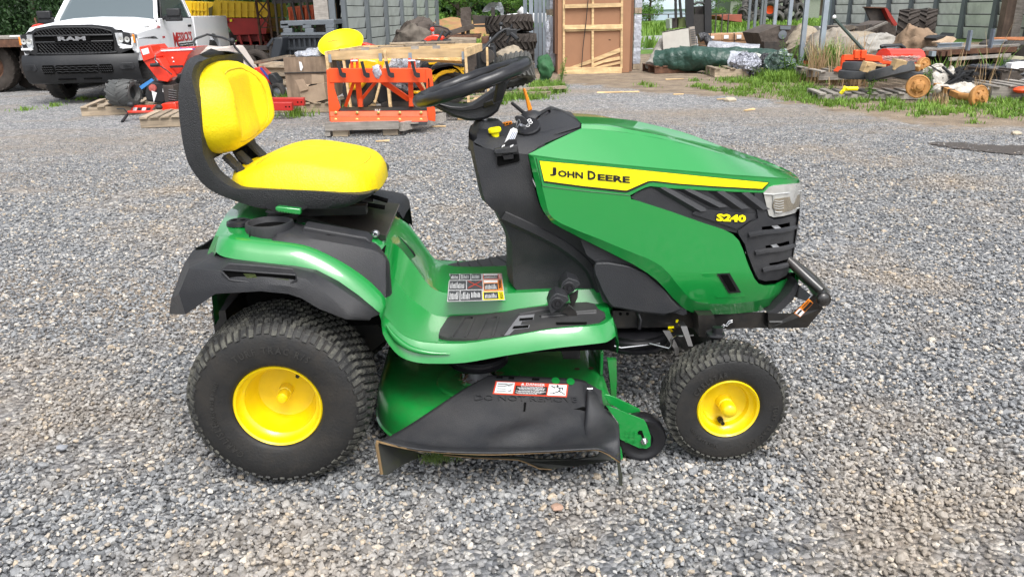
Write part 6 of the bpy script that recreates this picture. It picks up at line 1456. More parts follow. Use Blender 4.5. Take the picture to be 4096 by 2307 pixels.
# low black trailer
o = thing('utility_trailer', U(11,2200,560,Y=15.5), 'low black steel utility trailer behind the pickup bed and planks', 'trailer'); o.location.z = 0
part(tp(11, [(2190,428),(2545,428),(2545,470),(2190,470)], 15.5, .05), 'side_rail', dkst, o); part(tp(11, [(2200,530),(2540,530),(2540,590),(2200,585)], 15.5, 1.6), 'bed', dkst, o)
for x in (2195,2370,2535): part(bd(11,x,425,x,590,15.47,15.47,.05,.05), 'post', dkst, o)
part(MB().bar(U(11,2500,430,Y=15.45),U(11,2640,330,Y=15.45),.05,.05),'ramp_arm',dkst,o)
for x in (2280,2400): w_ = tyre_mesh(.30,.2,.16,mat=tyb,par=o,name='wheel'); w_.location = U(11,x,600,Y=15.4)-o.location; w_.location.z = .3
# ------------------------------------------------------------------ snow blower tipped on its pallet
pm('grey_rubber', (.07,.072,.07), .6, var=.3, vscale=9)
def pallet(loc, w_, d, rz, label, group='wooden pallets', mat=wood, h=.13, n=6, nm='wooden_pallet', tops=True):
    o = thing(nm, loc, label, 'pallet', group, rz=rz)
    for j in range(3):
        y = -d/2+.05+(d-.1)*j/2
        MB().box(-w_/2,w_/2,y-.02,y+.02,0 if True else 0,h-.02).go('stringer', mat, o, world=False)
    for i in range(n):
        x = -w_/2+.05+(w_-.1)*i/(n-1); MB().box(x-.045,x+.045,-d/2,d/2,h-.018,h).jit(.004).go('board', mat, o, world=False)
    return o
pallet((-4.45,9.75,.0),1.15,1.1,R(12),'wooden pallet under the tipped red snow blower')
sb_ = thing('snow_blower', U(11,1500,1080,Z=0)+Vector((0,.6,.13)), 'red snow blower tipped forward on a pallet with its chute pointing up', 'snow blower')
YS = 9.1
part(tp(11,[(1300,440),(1410,420),(1440,460),(1835,440),(1760,520),(1720,620),(1690,680),(1660,700),(1560,650),(1540,620),(1440,580)],YS+.1,.5), 'auger_housing', red, sb_, bev=.01)
part(tp(11,[(1300,440),(1405,425),(1455,540),(1340,580)],YS-.18,.3), 'chute_outlet', red, sb_, bev=.01)
part(tp(11,[(1335,565),(1450,540),(1490,560),(1600,730),(1570,770),(1480,755)],YS-.15,.25), 'discharge_chute', red, sb_, bev=.008)
part(tp(11,[(1320,465),(1385,448),(1398,500),(1340,518)],YS-.186,.004), 'warning_label', white, sb_)
b = MB(); part(text('Simplicity', U(11,1825,446,Y=YS+.093), U(11,1678,442,Y=YS+.093), U(11,1678,466,Y=YS+.093)-U(11,1678,442,Y=YS+.093), nrm=(0,-1,0)), 'brand_lettering', pm('letter_blue',(.05,.1,.45),.5), sb_, smooth=0, normals=False)
part(bd(11,1470,478,1800,462,YS+.088,YS+.088,.006,.02), 'housing_stripe', white, sb_)
part(bd(11,1555,628,1710,622,YS+.05,YS+.05,.03,.03), 'black_bar', tblk, sb_)
b = tb(11,[(1450,530),(1460,590),(1500,620),(1560,660),(1610,700)],YS-.2,.008); part(b, 'control_cable', tblk, sb_)
part(MB().cyl(U(11,1410,612,Y=YS-.22),U(11,1490,608,Y=YS-.22),.025,10), 'hand_grip', tblk, sb_)
part(tb(11,[(1455,520),(1450,560),(1475,590)],YS-.2,.008), 'deflector_linkage', zinc, sb_)
for x, y in ((1615,545),(1625,580)): part(MB().sphere(U(11,x,y,Y=YS+.09),.012,8,5), 'rivet', white, sb_)
eng = part(tp(11,[(1370,790),(1400,765),(1530,770),(1590,830),(1570,950),(1520,975),(1370,950),(1350,890)],YS-.1,.4), 'engine_cover', tblk, sb_, bev=.03)
part(MB().lathe([(0,.05),(-.03,.045),(-.035,0)], U(11,1432,825,Y=YS-.1), 'y', 20), 'fuel_cap', pink, eng)
part(tp(11,[(1525,805),(1550,815),(1535,870),(1520,860)],YS-.104,.003), 'engine_label', white, eng)
part(MB().ob(U(11,1620,880,Y=YS),(.14,.3,.25)).ob(U(11,1600,840,Y=YS-.05),(.1,.1,.1)), 'engine_block', dkst, sb_, bev=.01)
for k in range(5): part(bd(11,1580,840+k*22,1650,850+k*22,YS-.16,YS-.16,.02,.006), 'cooling_fin', zinc, sb_)
part(tp(11,[(1418,850),(1468,870),(1440,960)],YS-.2,.002), 'hang_tag', white, sb_)
part(tp(11,[(1305,810),(1420,735),(1440,755),(1325,840)],YS-.22,.003), 'blue_strap_label', blu, sb_)
b = MB()
for k in range(5): bd(11,1280+k*18,740,1275+k*20,830,YS-.1,YS-.1,.005,.005,b); bd(11,1278,745+k*18,1370,745+k*18,YS-.1,YS-.1,.005,.005,b)
q = part(b, 'muffler_guard', tblk, sb_); q['kind'] = 'stuff'
w_ = tyre_mesh(.175,.34,.08,lugs=12,n=30,mat=MATS['grey_rubber'],par=sb_,name='wheel',lh=.01); w_.location = U(11,1160,870,Y=YS+.1)-sb_.location; w_.rotation_euler = (0,0,R(78))
cp_ = part(tp(11,[(1215,1040),(1250,990),(1450,985),(1400,1050)],YS-.5,.05), 'control_panel', red, sb_)
for k in range(4): part(tp(11,[(1240+k*42,1040),(1250+k*42,1008),(1285+k*42,1008),(1275+k*42,1040)],YS-.506,.002), 'panel_label', tblk if k%2 else white, cp_)
part(tb(11,[(1190,1075),(1200,1050),(1450,1045),(1475,1065),(1470,1100)],YS-.55,.016), 'handlebar', red, sb_)
part(MB().cyl(U(11,1190,1075,Y=YS-.55),U(11,1145,1140,Y=YS-.75),.018,10), 'grip', tblk, sb_)
part(tb(11,[(1185,1095),(1195,1060),(1160,1020),(1095,1020)],YS-.6,.009), 'clutch_lever', tblk, sb_)
for x, y in ((1225,980),(1490,1005)): part(MB().sphere(U(11,x,y,Y=YS-.55),.045,10,8,(1,1,.8)), 'lever_knob', tblk, sb_)
part(tp(11,[(1480,1010),(1520,970),(1640,960),(1665,1080),(1500,1080)],YS-.45,.2), 'frame_cover', red, sb_, bev=.01)
part(tp(11,[(1520,1095),(1665,1075),(1670,1130),(1560,1140),(1530,1120)],YS-.6,.25), 'skid_plate', dred2 if False else red, sb_)
b = tp(11,[(1590,1020),(1660,1030),(1660,1060),(1600,1050)],YS-.6,.02); tag(b.go('torn_card', tcard), 'scrap of torn cardboard caught on the red snow blower', 'cardboard')
pallet((-3.25,8.15,0),.7,.8,R(8),'small wooden pallet half hidden behind the yellow seat back')
# ------------------------------------------------------------------ leaf bagger with beige bag
o = thing('bag_cart', (-3.5,10.8,0), 'lawn vacuum with open beige fabric bag and curved black handle beside the snow blower', 'lawn vacuum')
YB = 10.6
bg_f = [U(11,x,y,Y=YB) for x,y in [(1760,520),(1835,435),(1980,450),(2160,435),(2200,440),(2400,740),(2360,800),(2230,740),(2050,760),(1860,680)]]
part(MB().prism(bg_f, (0,.45,0)), 'fabric_bag', canv, o, bev=.02, smooth=50)
part(tb(11,[(1830,430,YB),(1812,390,YB),(1830,365,YB+.1),(1940,325,YB+.2),(2080,355,YB+.1),(2160,385,YB),(2200,440,YB),(2330,600,YB),(2440,730,YB)],YB,.017), 'handle_frame', tblk, o, smooth=60)
part(MB().sphere(U(11,2172,385,Y=YB-.03),.045,10,8), 'clamp_knob', tblk, o)
for x in (1840,2168): part(tp(11,[(x,445),(x+22,445),(x+20,490),(x,485)],YB-.01,.01), 'bag_clip', pm('clip_tan',(.45,.38,.36),.7), o)
e1_ = part(tp(11,[(2370,640),(2420,630),(2560,760),(2540,800),(2500,790),(2400,700)],YB,.3), 'chute_guard', red, o, bev=.006)
part(tp(11,[(2430,640),(2445,632),(2555,770),(2540,780)],YB-.01,.02), 'blue_stripe', pm('stripe_blue',(.03,.06,.3),.4), o)
part(tp(11,[(2375,690),(2420,680),(2520,790),(2500,860),(2400,830)],YB+.02,.3), 'fan_housing', tblk, o, bev=.01)
part(tp(11,[(2340,710),(2395,660),(2405,675),(2350,725)],YB-.02,.02), 'tag_strip', white, o)
part(tp(11,[(2385,690),(2410,690),(2412,800),(2390,790)],YB-.02,.05), 'red_upright', red, o)
for x, y, r_ in ((2465,845,.16),(2600,850,.14)):
    w_ = tyre_mesh(r_,.09,r_*.5,mat=tyr,par=o,name='wheel'); p = U(11,x,y,Y=10.5); p.z = r_; w_.location = p-o.location; w_.rotation_euler = (0,0,R(-25))
    MB().lathe([(-.04,r_*.5),(-.03,r_*.4),(-.04,r_*.15),(-.04,0)],(0,0,0),'y',18).go('hub', gplas, w_, world=False)
part(tp(12,[(150,640),(200,630),(255,700),(250,760),(170,720)],10.5,.25), 'rear_cover', tblk, o, bev=.02)
# ------------------------------------------------------------------ lumber stack, red beams, plywood box
rn = random.Random(12)
for k in range(9):
    y = 540+k*24; x0 = 70+rn.uniform(0,40)+(40 if k > 4 else 0); x1 = 320+rn.uniform(-10,10)
    Yk = 11.3+rn.uniform(-.1,.1); b = MB()
    a_ = U(12,x0,y,Y=Yk); c_ = U(12,x1,y+6,Y=Yk+.1); b.bar(a_, c_, .14, .045)
    lab = ['topmost','second from top','third from top','fourth from top','middle','fourth from bottom','third from bottom','second from bottom','bottom'][k]
    tag(b.go('plank', wood), 'weathered plank, %s of the stack left of the plywood box' % (lab+' one'), 'plank', 'planks stacked beside the plywood box')
b = MB().bar(U(12,55,540,Y=10.9),U(12,330,485,Y=10.2),.09,.04); tag(b.go('plank', wood), 'long slanting plank leaning across the top of the plank stack', 'plank', 'planks stacked beside the plywood box')
b = MB().bar(U(12,250,500,Y=10.6),U(12,480,470,Y=10.4),.09,.03); tag(b.go('plank', nwood), 'thin pale plank resting on the stack beside the plywood box', 'plank', 'planks stacked beside the plywood box')
for i, (pts, Y, l) in enumerate((([(110,842),(470,842),(470,905),(110,905)],8.6,'upper longer dark red steel channel lying behind the yellow seat'),([(110,882),(368,882),(368,945),(110,945)],8.3,'lower shorter dark red steel channel lying behind the yellow seat'))):
    o = thing('steel_channel', U(12,300,pts[2][1],Y=Y), l, 'steel beam', 'red steel channels behind the seat')
    a_ = U(12,-230,pts[0][1]+30,Y=Y); c_ = U(12,pts[1][0],(pts[0][1]+pts[2][1])/2,Y=Y)
    part(MB().bar(a_, c_, .10, .10), 'web', pm('red_channel_paint',(.42,.02,.015),.4,var=.1), o, bev=.006)
    for dx in (-60,-30): part(MB().lathe([(0,.01),(-.001,0)], U(12,pts[1][0]+dx,(pts[0][1]+pts[2][1])/2+5,Y=Y-.053), 'y', 12), 'bolt_hole', dark, o)
pallet(U(12,150,1010,Z=0)+Vector((-.6,.45,0)),1.0,.9,R(4),'wooden pallet carrying the two red steel channels')
pl_ = pallet((-1.85,9.35,0),.85,.8,R(-6),'wooden pallet under the brown plywood box')
pb = thing('plywood_box', (-1.8,9.5,.13), 'tall brown plywood box bound with a dark strap behind the blade', 'box')
zt0 = U(12,480,490,Y=9.3).z
part(MB().box(-2.11,-1.50,9.28,9.31,.16,zt0), 'side_panel', ply, pb); part(MB().box(-2.12,-1.50,9.9,9.93,.16,zt0), 'side_panel', ply, pb)
part(MB().box(-2.14,-2.11,9.28,9.93,.16,zt0), 'end_panel', ply, pb); part(MB().box(-1.50,-1.47,9.28,9.93,.16,zt0), 'end_panel', ply, pb)
zs = U(12,480,625,Y=9.27).z; part(MB().box(-2.15,-1.46,9.265,9.275,zs-.006,zs+.006), 'strap', tblk, pb)
part(MB().prism([U(12,x,y,Y=9.27) for x,y in [(420,530),(440,535),(455,580),(440,612),(430,600)]],(0,.005,0)), 'torn_label', white, pb)
part(MB().box(-2.12,-1.48,9.26,9.30,.13,.17), 'bottom_batten', wood, pb)
def crumple(b, a, seed=1, f=3.):
    b.v = [p+Vector((noise.noise(p*f+Vector((seed,0,0))), noise.noise(p*f+Vector((0,seed,7))), noise.noise(p*f+Vector((3,1,seed)))))*a for p in b.v]; return b
def blob(c, rx, ry, rz, a=.05, seed=1, f=4., n=22, m=14, flat=None):
    b = MB().sphere((0,0,0), 1, n*2, m*2); b.v = [Vector((p.x*rx, p.y*ry, p.z*rz)) for p in b.v]; b.v = [p+Vector(c) for p in b.v]; crumple(b, a, seed, f); crumple(b, a*.45, seed+3, f*2.7); crumple(b, a*.16, seed+5, f*7)
    if flat is not None:
        for p in b.v: p.z = max(p.z, flat)
    return b
fx_ = blob((-1.75,9.6,zt0+.02),.28,.25,.07,.08,3,5); o = tag(fx_.go('plastic_sheet', filmc), 'crumpled clear plastic sheet lying on top of the plywood box', 'plastic sheet')
cbx = thing('cardboard_box', (-1.72,8.95,.13), 'torn open cardboard box with ragged flaps in front of the plywood box', 'box')
b = tp(12,[(415,730),(500,745),(640,720),(655,860),(540,880),(430,850)],8.95,.25); crumple(b,.02,4,8); part(b,'carton',tcard,cbx)
for pts, Y in (([(388,690),(455,680),(490,745),(500,770),(430,790),(415,740)],8.93),([(528,640),(632,648),(640,730),(600,735),(530,720)],9.18)): part(tp(12,pts,Y,.012), 'flap', tcard, cbx)
part(tp(12,[(500,735),(600,725),(620,745),(520,760)],8.96,.2),'box_opening',dark,cbx)
o = tp(12,[(520,425),(990,425),(980,440),(680,465),(530,485)],9.6,.5); tag(o.go('cardboard_sheet', tcard, bev=.005), 'flat cardboard sheets lying on the plywood box below the yellow tub', 'cardboard')
# ------------------------------------------------------------------ stacked black plastic pallets and bins
def pframe(o, pts, Y, dp, holes, mat, nm):
    q = part(tp(12, pts, Y, dp), nm, mat, o, bev=.006)
    return q
o = thing('plastic_pallet', U(12,490,240,Y=14.2), 'upper grey plastic pallet with open feet on the black plastic crates', 'pallet', 'plastic pallets and crates'); 
part(tp(12,[(258,182),(718,168),(718,212),(260,228)],14.2,1.0),'deck',gplas,o,bev=.01)
for x0, x1 in ((260,330),(450,525),(645,720)): part(tp(12,[(x0,205),(x1,200),(x1,245),(x0,245)],14.2,.25),'foot',gplas,o,bev=.01)
o = thing('plastic_pallet', U(12,490,295,Y=14.2), 'lower dark plastic pallet between grey pallet and black crate', 'pallet', 'plastic pallets and crates')
for x0, x1 in ((285,360),(470,545),(650,722)): part(tp(12,[(x0,245),(x1,245),(x1,285),(x0,285)],14.2,.25),'foot',gplas,o,bev=.01)
part(tp(12,[(265,285),(722,278),(722,300),(268,306)],14.15,1.0),'deck',gplas,o)
o = thing('plastic_crate', U(12,450,470,Y=14.2), 'black slatted plastic crate at the bottom of the pallet stack', 'crate', 'plastic pallets and crates'); o.location.z = 0
a0 = U(12,285,308,Y=14.2); a1 = U(12,600,308,Y=14.2); part(MB().box(a0.x+.02,a1.x+.45,14.24,15.1,.0,a0.z-.02),'crate_body',bplas,o)
for k in range(12): x = a0.x+(a1.x-a0.x+.4)*k/11; part(MB().box(x-.02,x+.02,14.18,14.24,0,a0.z),'upright',bplas,o)
for z in (a0.z-.03,a0.z-.24,a0.z-.45,.35,.05): part(MB().box(a0.x,a1.x+.45,14.16,14.2,z-.025,z+.025),'rail',bplas,o)
o = thing('black_ramp', U(12,230,540,Y=13.6), 'black ribbed plastic ramp leaning left of the plastic crate', 'ramp'); o.location.z = 0
part(tp(12,[(205,325),(280,322),(275,400),(235,545),(160,560)],13.6,.5),'panel',bplas,o,bev=.02); part(bd(12,150,400,200,330,13.6,13.6,.04,.04),'edge_bar',bplas,o)
for k in range(3):
    x = 325+k*140; lab = ['left','middle','right'][k]
    o = thing('orange_bin', U(12,x+60,178,Y=21), lab+' orange plastic bin behind the black rack bars beside the shed', 'bin', 'orange plastic bins')
    x1 = min(x+130,716); part(tp(12,[(x,72-k*14),(x1,56-k*12),(x1,178),(x+10,178)],21,.8),'bin_body',bino,o,bev=.01); part(tp(12,[(x-4,64-k*14),(x1+2,50-k*12),(x1+2,66-k*12),(x-4,82-k*14)],20.96,.9),'rim',bino,o)
    for j in range(4): part(tp(12,[(x+16+j*28,95-k*8),(x+22+j*28,95-k*8),(x+24+j*28,170),(x+18+j*28,170)],20.95,.05),'rib',bino,o)
    o.location.z = o.location.z
o = thing('steel_rack', U(12,450,330,Y=16.5), 'black steel rack of long vertical tines in front of the orange bins', 'rack'); o.location.z = 0
part(tp(12,[(190,0),(715,-10),(715,14),(190,36)],16.5,.06),'top_rail',dkst,o)
for k,(x0,x1) in enumerate(((210,240),(265,285),(355,395),(420,462),(480,520),(565,595),(640,688))): part(MB().bar(U(12,x0,-30,Y=16.5),Vector((U(12,x1,330,Y=16.5).x,16.5,0)) if k<2 else U(12,x1,178,Y=16.5),.055 if k%2 else .08,.04),'tine',dkst,o)
# ------------------------------------------------------------------ sheds
sh = thing('storage_shed', (-2.8,19,0), 'grey green sheet sided shed wall with dark steel ribs, left of centre', 'shed')
u0 = U(12,790,200,Y=15.3).x; u1 = U(12,1590,150,Y=26.3).x
def wl_(t_): return Vector((u0+(u1-u0)*t_, 15.3+11*t_, 0))
WDIR = (wl_(1)-wl_(0)).normalized(); WN = Vector((-WDIR.y, WDIR.x, 0)); WN = WN if WN.x > 0 else -WN
for i in range(6):
    a_, c_ = wl_(i/6), wl_((i+1)/6)
    for k in range(13):
        z0 = .02+k*.235; p = MB(); q = [a_+Vector((0,0,z0)), c_+Vector((0,0,z0)), c_+Vector((0,0,z0+.24)), a_+Vector((0,0,z0+.24))]
        q[0] += WN*.0; q[1] += WN*.0; q[2] += WN*.04-Vector((0,0,.022)); q[3] += WN*.04-Vector((0,0,.022))
        part(p.prism(q, -WN*.015), 'siding_panel', siding, sh, smooth=0)
part(MB().bar(wl_(0)-WN*.08+Vector((0,0,1.5)),wl_(1)-WN*.08+Vector((0,0,1.5)),.02,3), 'dark_backing', dark, sh)  # near-black sheet added behind the panels so the lap gaps read as shadow
for i in range(7): a_ = wl_(i/6)+WN*.07; part(MB().bar(a_, a_+Vector((0,0,3.1)), .14, .09, up=WN), 'rib', gstd, sh)
part(MB().bar(wl_(1.012)+WN*.05, wl_(1.012)+WN*.05+Vector((0,0,3.1)), .12, .12), 'corner_trim', gst, sh)
p0 = wl_(0)+Vector((-.35,-.2,0)); part(MB().box(p0.x-.14,p0.x+.14,p0.y-.1,p0.y+.1,0,3.2), 'corner_post', gwood, sh)
part(MB().box(p0.x+.15,p0.x+.27,p0.y-.06,p0.y+.06,0,3.2), 'steel_upright', gstd, sh)
b = MB().prism([wl_(0)+Vector((-.4,-.6,3.15)),wl_(1)+Vector((.4,.4,3.15)),wl_(1)+Vector((-6,.4,3.9)),wl_(0)+Vector((-6,-.6,3.9))],(0,0,.06)); part(b,'roof',gst,sh)
s2 = thing('open_barn', (19,32,0), 'pale sheet sided barn wall with slanting steel ribs at the far right', 'barn')
XW = 18.3; ys = [38.8-1.86*k for k in range(11)]
for i in range(10):
    for k in range(8):
        z0 = .02+k*.42; q = [Vector((XW,ys[i],z0)),Vector((XW,ys[i+1],z0)),Vector((XW-.08,ys[i+1],z0+.39)),Vector((XW-.08,ys[i],z0+.39))]
        part(MB().prism(q,(.02,0,0)),'siding_panel',siding2,s2,smooth=0)
part(MB().box(XW+.05,XW+.07,20,39,0,3.3),'dark_backing',dark,s2)  # same added dark sheet, gives the barn siding its shadow lines
for i in range(11): part(MB().bar((XW-.12,ys[i],0),(XW-.12,ys[i],3.4),.22,.10,up=(1,0,0)),'rib',gstd,s2)
part(MB().bar((XW-.1,ys[0]+.2,0),(XW-.1,ys[0]+.2,3.4),.2,.2),'corner_trim',gst,s2)
part(MB().prism([(XW-.5,39.3,3.4),(XW-.5,18,3.4),(XW+8,18,4.4),(XW+8,39.3,4.4)],(0,0,.08)),'roof',gst,s2)
pw = U(14,2435,330,Y=24); part(MB().box(pw.x-.28,pw.x+.02,23.9,24.2,0,3.4),'timber_post',pm('old_timber',(.12,.085,.065),.85,var=.4,vscale=3,wave=(8,8,.6)),s2); part(MB().box(pw.x+.03,pw.x+.34,23.95,24.2,0,3.4),'timber_post',gwood,s2)
# ------------------------------------------------------------------ steel fence posts
fp = [((475,0),(475,540),15.8,.085,'leftmost'),((508,0),(530,680),15.39,.085,'second'),((565,0),(575,640),16.7,.085,'third'),((607,0),(612,630),17.03,.08,'fourth'),((645,0),(648,620),17.4,.07,'fifth'),((685,0),(688,600),18.4,.06,'rightmost')]
fn_ = thing('palisade_fence', (1.8,16.5,0), 'grey steel palisade fence of upright channels between tyres and leaning crate', 'fence')
for a_, c_, Y, w_, l in fp:
    p = U(13,c_[0],c_[1],Y=Y); x = p.x
    part(MB().box(x-w_*.5,x+w_*.5,Y-.012,Y+.0,0,2.6).box(x+w_*.3,x+w_*.5,Y-.0,Y+.05,0,2.6),'upright_channel',gst,fn_,smooth=0)
part(tb(13,[(475,150),(475,560)],15.2,.035),'gate_tube',gst,fn_); part(MB().sphere(U(13,472,155,Y=15.15),.06,10,6),'tube_cap',dkst,fn_)
pn = [((95,0),(70,300),None),((165,0),(148,290),None),((245,0),(230,300),None)]
gf = [((338,0),(318,420),23.4),((432,0),(405,465),20.4),((575,0),(530,440),17.6),((715,0),(650,605),14.4),((885,0),(808,660),12.8)]
gr_f = thing('post_row', (7.6,17,0), 'row of slim grey steel posts standing in the weeds right of centre', 'fence')
bases = [Vector((10.9,29.5,0)), Vector((10.4,27.3,0)), Vector((9.95,25.3,0))]+[U(14,c_[0],c_[1],Z=0) for a_, c_, Y in gf]
bases[5] = U(14,528,500,Z=0)
for i, p in enumerate(bases):
    w_ = .09; part(MB().box(p.x-w_/2,p.x+w_/2,p.y-.01,p.y+.01,0,2.9).box(p.x-w_/2,p.x-w_/2+.012,p.y,p.y+.06,0,2.9),'post',gst if i > 3 else gstd,gr_f,smooth=0)
# thin black railing further back
rl = thing('black_railing', (7,29,0), 'low black metal railing across the far lane behind the flat cartons', 'railing')
A1_, B1_ = U(22,220,190,Y=30), U(22,1360,178,Y=30)
part(MB().bar(A1_,B1_,.03,.03),'top_rail',dkst,rl)
for x in (560,1175,1255,1335): p = U(22,x,190,Y=30); part(MB().bar(p,(p.x,p.y,0),.04,.04),'post',dkst,rl)
# forklift mast
mk_ = thing('forklift_mast', (6.0,20.5,0), 'tall black forklift mast with mesh guard standing behind the leaning carton', 'forklift')
Ym = 20.5
part(tp(22,[(800,-60),(890,-60),(885,200),(880,470),(800,380)],Ym,.15),'mast_channel',tblk,mk_); part(tp(22,[(1025,-60),(1112,-60),(1118,440),(1030,470)],Ym,.15),'mast_channel',tblk,mk_)
part(tp(22,[(885,190),(1030,190),(1030,470),(885,470)],Ym+.05,.1),'mesh_guard',pm('dark_mesh',(.03,.028,.026),.8,var=.4,vscale=20),mk_)
b = tb(22,[(890,60),(930,35),(1000,40),(1020,60)],Ym,.03); part(b,'hose_loop',tblk,mk_)
part(tp(22,[(900,90),(1020,80),(1020,190),(900,190)],Ym+.3,.3),'carriage',dkst,mk_)
for x0,x1 in ((650,660),(700,730),(790,800)): part(bd(22,x0,-50,x1-5,240 if x0 < 780 else 340,Ym-.1,Ym-.1,.07,.06),'guard_post',tblk,mk_)
part(tp(22,[(605,240),(670,235),(675,350),(640,370),(605,360)],Ym,.6),'battery_box',dkst,mk_); part(tp(22,[(690,232),(775,222),(775,350),(690,362)],Ym,.5),'green_panel',pm('faded_olive',(.10,.13,.04),.7,var=.2),mk_)
part(tp(22,[(575,250),(605,240),(605,365),(580,370)],Ym,.5),'pale_panel',pm('faded_mint',(.4,.48,.4),.6),mk_)
for x in (850,1070): p = U(22,x,440,Y=Ym+.2); part(MB().lathe([(-.12,.05),(-.12,.26),(.12,.26),(.12,.05)],(p.x,p.y,.26),'x',20),'wheel',tyr,mk_)
# ------------------------------------------------------------------ leaning crate and wrapped pallets
YK = 14.75
kr = thing('upright_crate', (2.9,YK,0), 'tall brown cardboard crate with pine frame standing upright at the yard edge', 'crate')
def kx(x): return U(13,x,680,Y=YK).x
part(MB().box(kx(775),kx(1445),YK+.02,YK+.55,0,2.3),'cardboard_core',card,kr)
part(MB().box(kx(1448),kx(1472),YK+.05,YK+.6,.02,2.3),'edge_board',pm('dark_edge_card',(.16,.075,.04),.85),kr)
part(MB().box(kx(752),kx(774),YK+.06,YK+.6,.4,2.3),'edge_board',MATS['dark_edge_card'],kr)
def kb(x0,y0,x1,y1,w_,nm='frame_board',th=.03,dy=0): part(bd(13,x0,y0,x1,y1,YK-.0-dy,YK-.0-dy,w_,th) if False else MB().bar(U(13,x0,y0,Y=YK-dy),U(13,x1,y1,Y=YK-dy),th,w_,up=(_z if abs(y0-y1)<abs(x0-x1) else Vector((1,0,0)))),nm,nwood,kr,smooth=0)
kb(832,-60,831,640,.045); kb(1103,-60,1100,640,.045,dy=.003); kb(1376,-60,1370,640,.045)
kb(830,662,1374,660,.135,dy=.03); kb(835,258,1380,250,.085,dy=.03); kb(840,62,1372,48,.075,dy=.03); kb(845,290,1100,285,.03,dy=.006); kb(1105,285,1368,278,.03,dy=.006)
part(MB().prism([U(13,x,y,Y=YK-.0) for x,y in [(860,640),(1000,590),(1362,448),(1362,490),(1050,605),(920,640)]],(0,.015,0)),'brace_board',nwood,kr,smooth=0)
part(MB().prism([U(13,x,y,Y=YK-.004) for x,y in [(1100,600),(1240,550),(1355,530),(1355,560),(1200,590),(1110,628)]],(0,.012,0)),'brace_board',nwood,kr,smooth=0)
part(MB().prism([U(13,x,y,Y=YK-.008) for x,y in [(1110,632),(1360,575),(1360,598),(1230,625)]],(0,.01,0)),'brace_board',nwood,kr,smooth=0)
part(tb(13,[(1062,-40),(1040,200),(1010,450),(998,630)],YK-.06,.008),'strap',tblk,kr)
part(tp(13,[(1250,372),(1272,374),(1270,380),(1252,379)],YK+.015,.004),'hand_hole',dark,kr)
for l, x0, x1, yb, Y in (('right',1480,1545,670,15.6),('left',700,765,680,15.3)):
    xa, xb = U(13,x0,600,Y=Y).x, U(13,x1,600,Y=Y).x
    if l == 'left': xb = max(xb, xa+.2)
    for k, (z0, z1) in enumerate(((.12,1.13),(1.27,2.3))):
        o = thing('wrapped_pallet_load', ((xa+xb)/2,Y,z0), '%s shrink wrapped load %s the tall cardboard crate' % ('lower' if k == 0 else 'upper', 'to the %s of' % l), 'wrapped load', 'shrink wrapped loads beside the crate')
        n = 6; b = MB(); w_ = xb-xa
        rows = []
        for j in range(19):
            z = z0+(z1-z0)*j/18; s_ = .003*(1 if j%3 else -1); rows.append([Vector((xa-s_,Y-s_,z)),Vector((xb+s_,Y-s_,z)),Vector((xb+s_,Y+.9,z)),Vector((xa-s_,Y+.9,z))])
        b.grid(rows, closed=True); b.f.append(tuple(range(len(b.v)-4,len(b.v)))); part(b,'wrapped_stack',filmw,o,smooth=20)
        zb = z0-.12; pq = MB().box(xa,xb,Y,Y+.9,zb+.09,zb+.115); part(pq,'pallet_deck',wood,o)
        for x in (xa+.04,xb-.04): part(MB().box(x-.04,x+.04,Y,Y+.9,zb,zb+.09),'pallet_block',wood,o)
b = blob(U(13,690,380,Y=15.1),.06,.1,.45,.05,6,4); tag(b.go('loose_film', filmc), 'loose strip of clear film hanging left of the tall crate', 'plastic film')
# ------------------------------------------------------------------ orange box blade on its pallet
BL = thing('box_blade', (-.55,6.95,.12), 'orange box blade with four black shanks standing on a grey pallet', 'box blade')
def q12(x,y,Y=6.9): return U(12,x,y,Y=Y)
part(MB().bar(q12(680,650),q12(1530,648),.055,.15,up=_z),'tool_bar',ora,BL,bev=.006)
part(tp(12,[(655,600),(700,598),(716,612),(722,760),(772,918),(778,925),(690,1045),(682,1040),(675,920)],6.88,.03),'left_side_plate' if False else 'side_plate',ora,BL,bev=.004)
part(tp(12,[(1508,600),(1530,588),(1558,600),(1572,720),(1592,985),(1590,1045),(1530,1035),(1518,925),(1512,700)],6.86,.03),'side_plate',ora,BL,bev=.004)
part(MB().prism([q12(x,y,6.84) for x,y in [(1530,675),(1538,675),(1545,810),(1536,810)]],(0,.01,0)),'plate_slot',dark,BL)
b = MB().grid([[q12(680,925,7.05),q12(1515,920,7.05)],[q12(682,958,6.9),q12(1520,952,6.9)],[q12(684,965,6.86),q12(1522,960,6.86)]]); part(b,'back_curve',tblk,BL,solid=.008)
part(MB().prism([q12(683,958,6.85),q12(1520,955,6.85),q12(1523,1005,6.82),q12(687,1000,6.82)],(0,.02,0)),'mould_board',ora,BL,bev=.003)
part(MB().prism([q12(688,1003,6.80),q12(1523,1007,6.80),q12(1525,1045,6.75),q12(692,1048,6.75)],(0,.02,0)),'cutting_edge',ora,BL,bev=.003)
part(MB().prism([q12(1180,1045,6.75),q12(1525,1045,6.75),q12(1515,1078,6.74),q12(1185,1078,6.74)],(0,.02,0)),'black_edge',tblk,BL)
for k in range(5):
    for y in (970,1030): p = q12(737+k*183,y,6.83 if y == 970 else 6.78); part(MB().lathe([(0,.019),(-.01,.019),(-.014,.012),(-.014,0)],p,'y',8),'bolt',pm('gold_zinc_bolt',(.6,.42,.15),.35,metal=.8),BL)
part(text('72-S',q12(1070,955,6.88),q12(1120,953,6.88),q12(1070,940,6.88)-q12(1070,955,6.88),nrm=(0,-1,0)),'blade_lettering',white,BL,smooth=0)
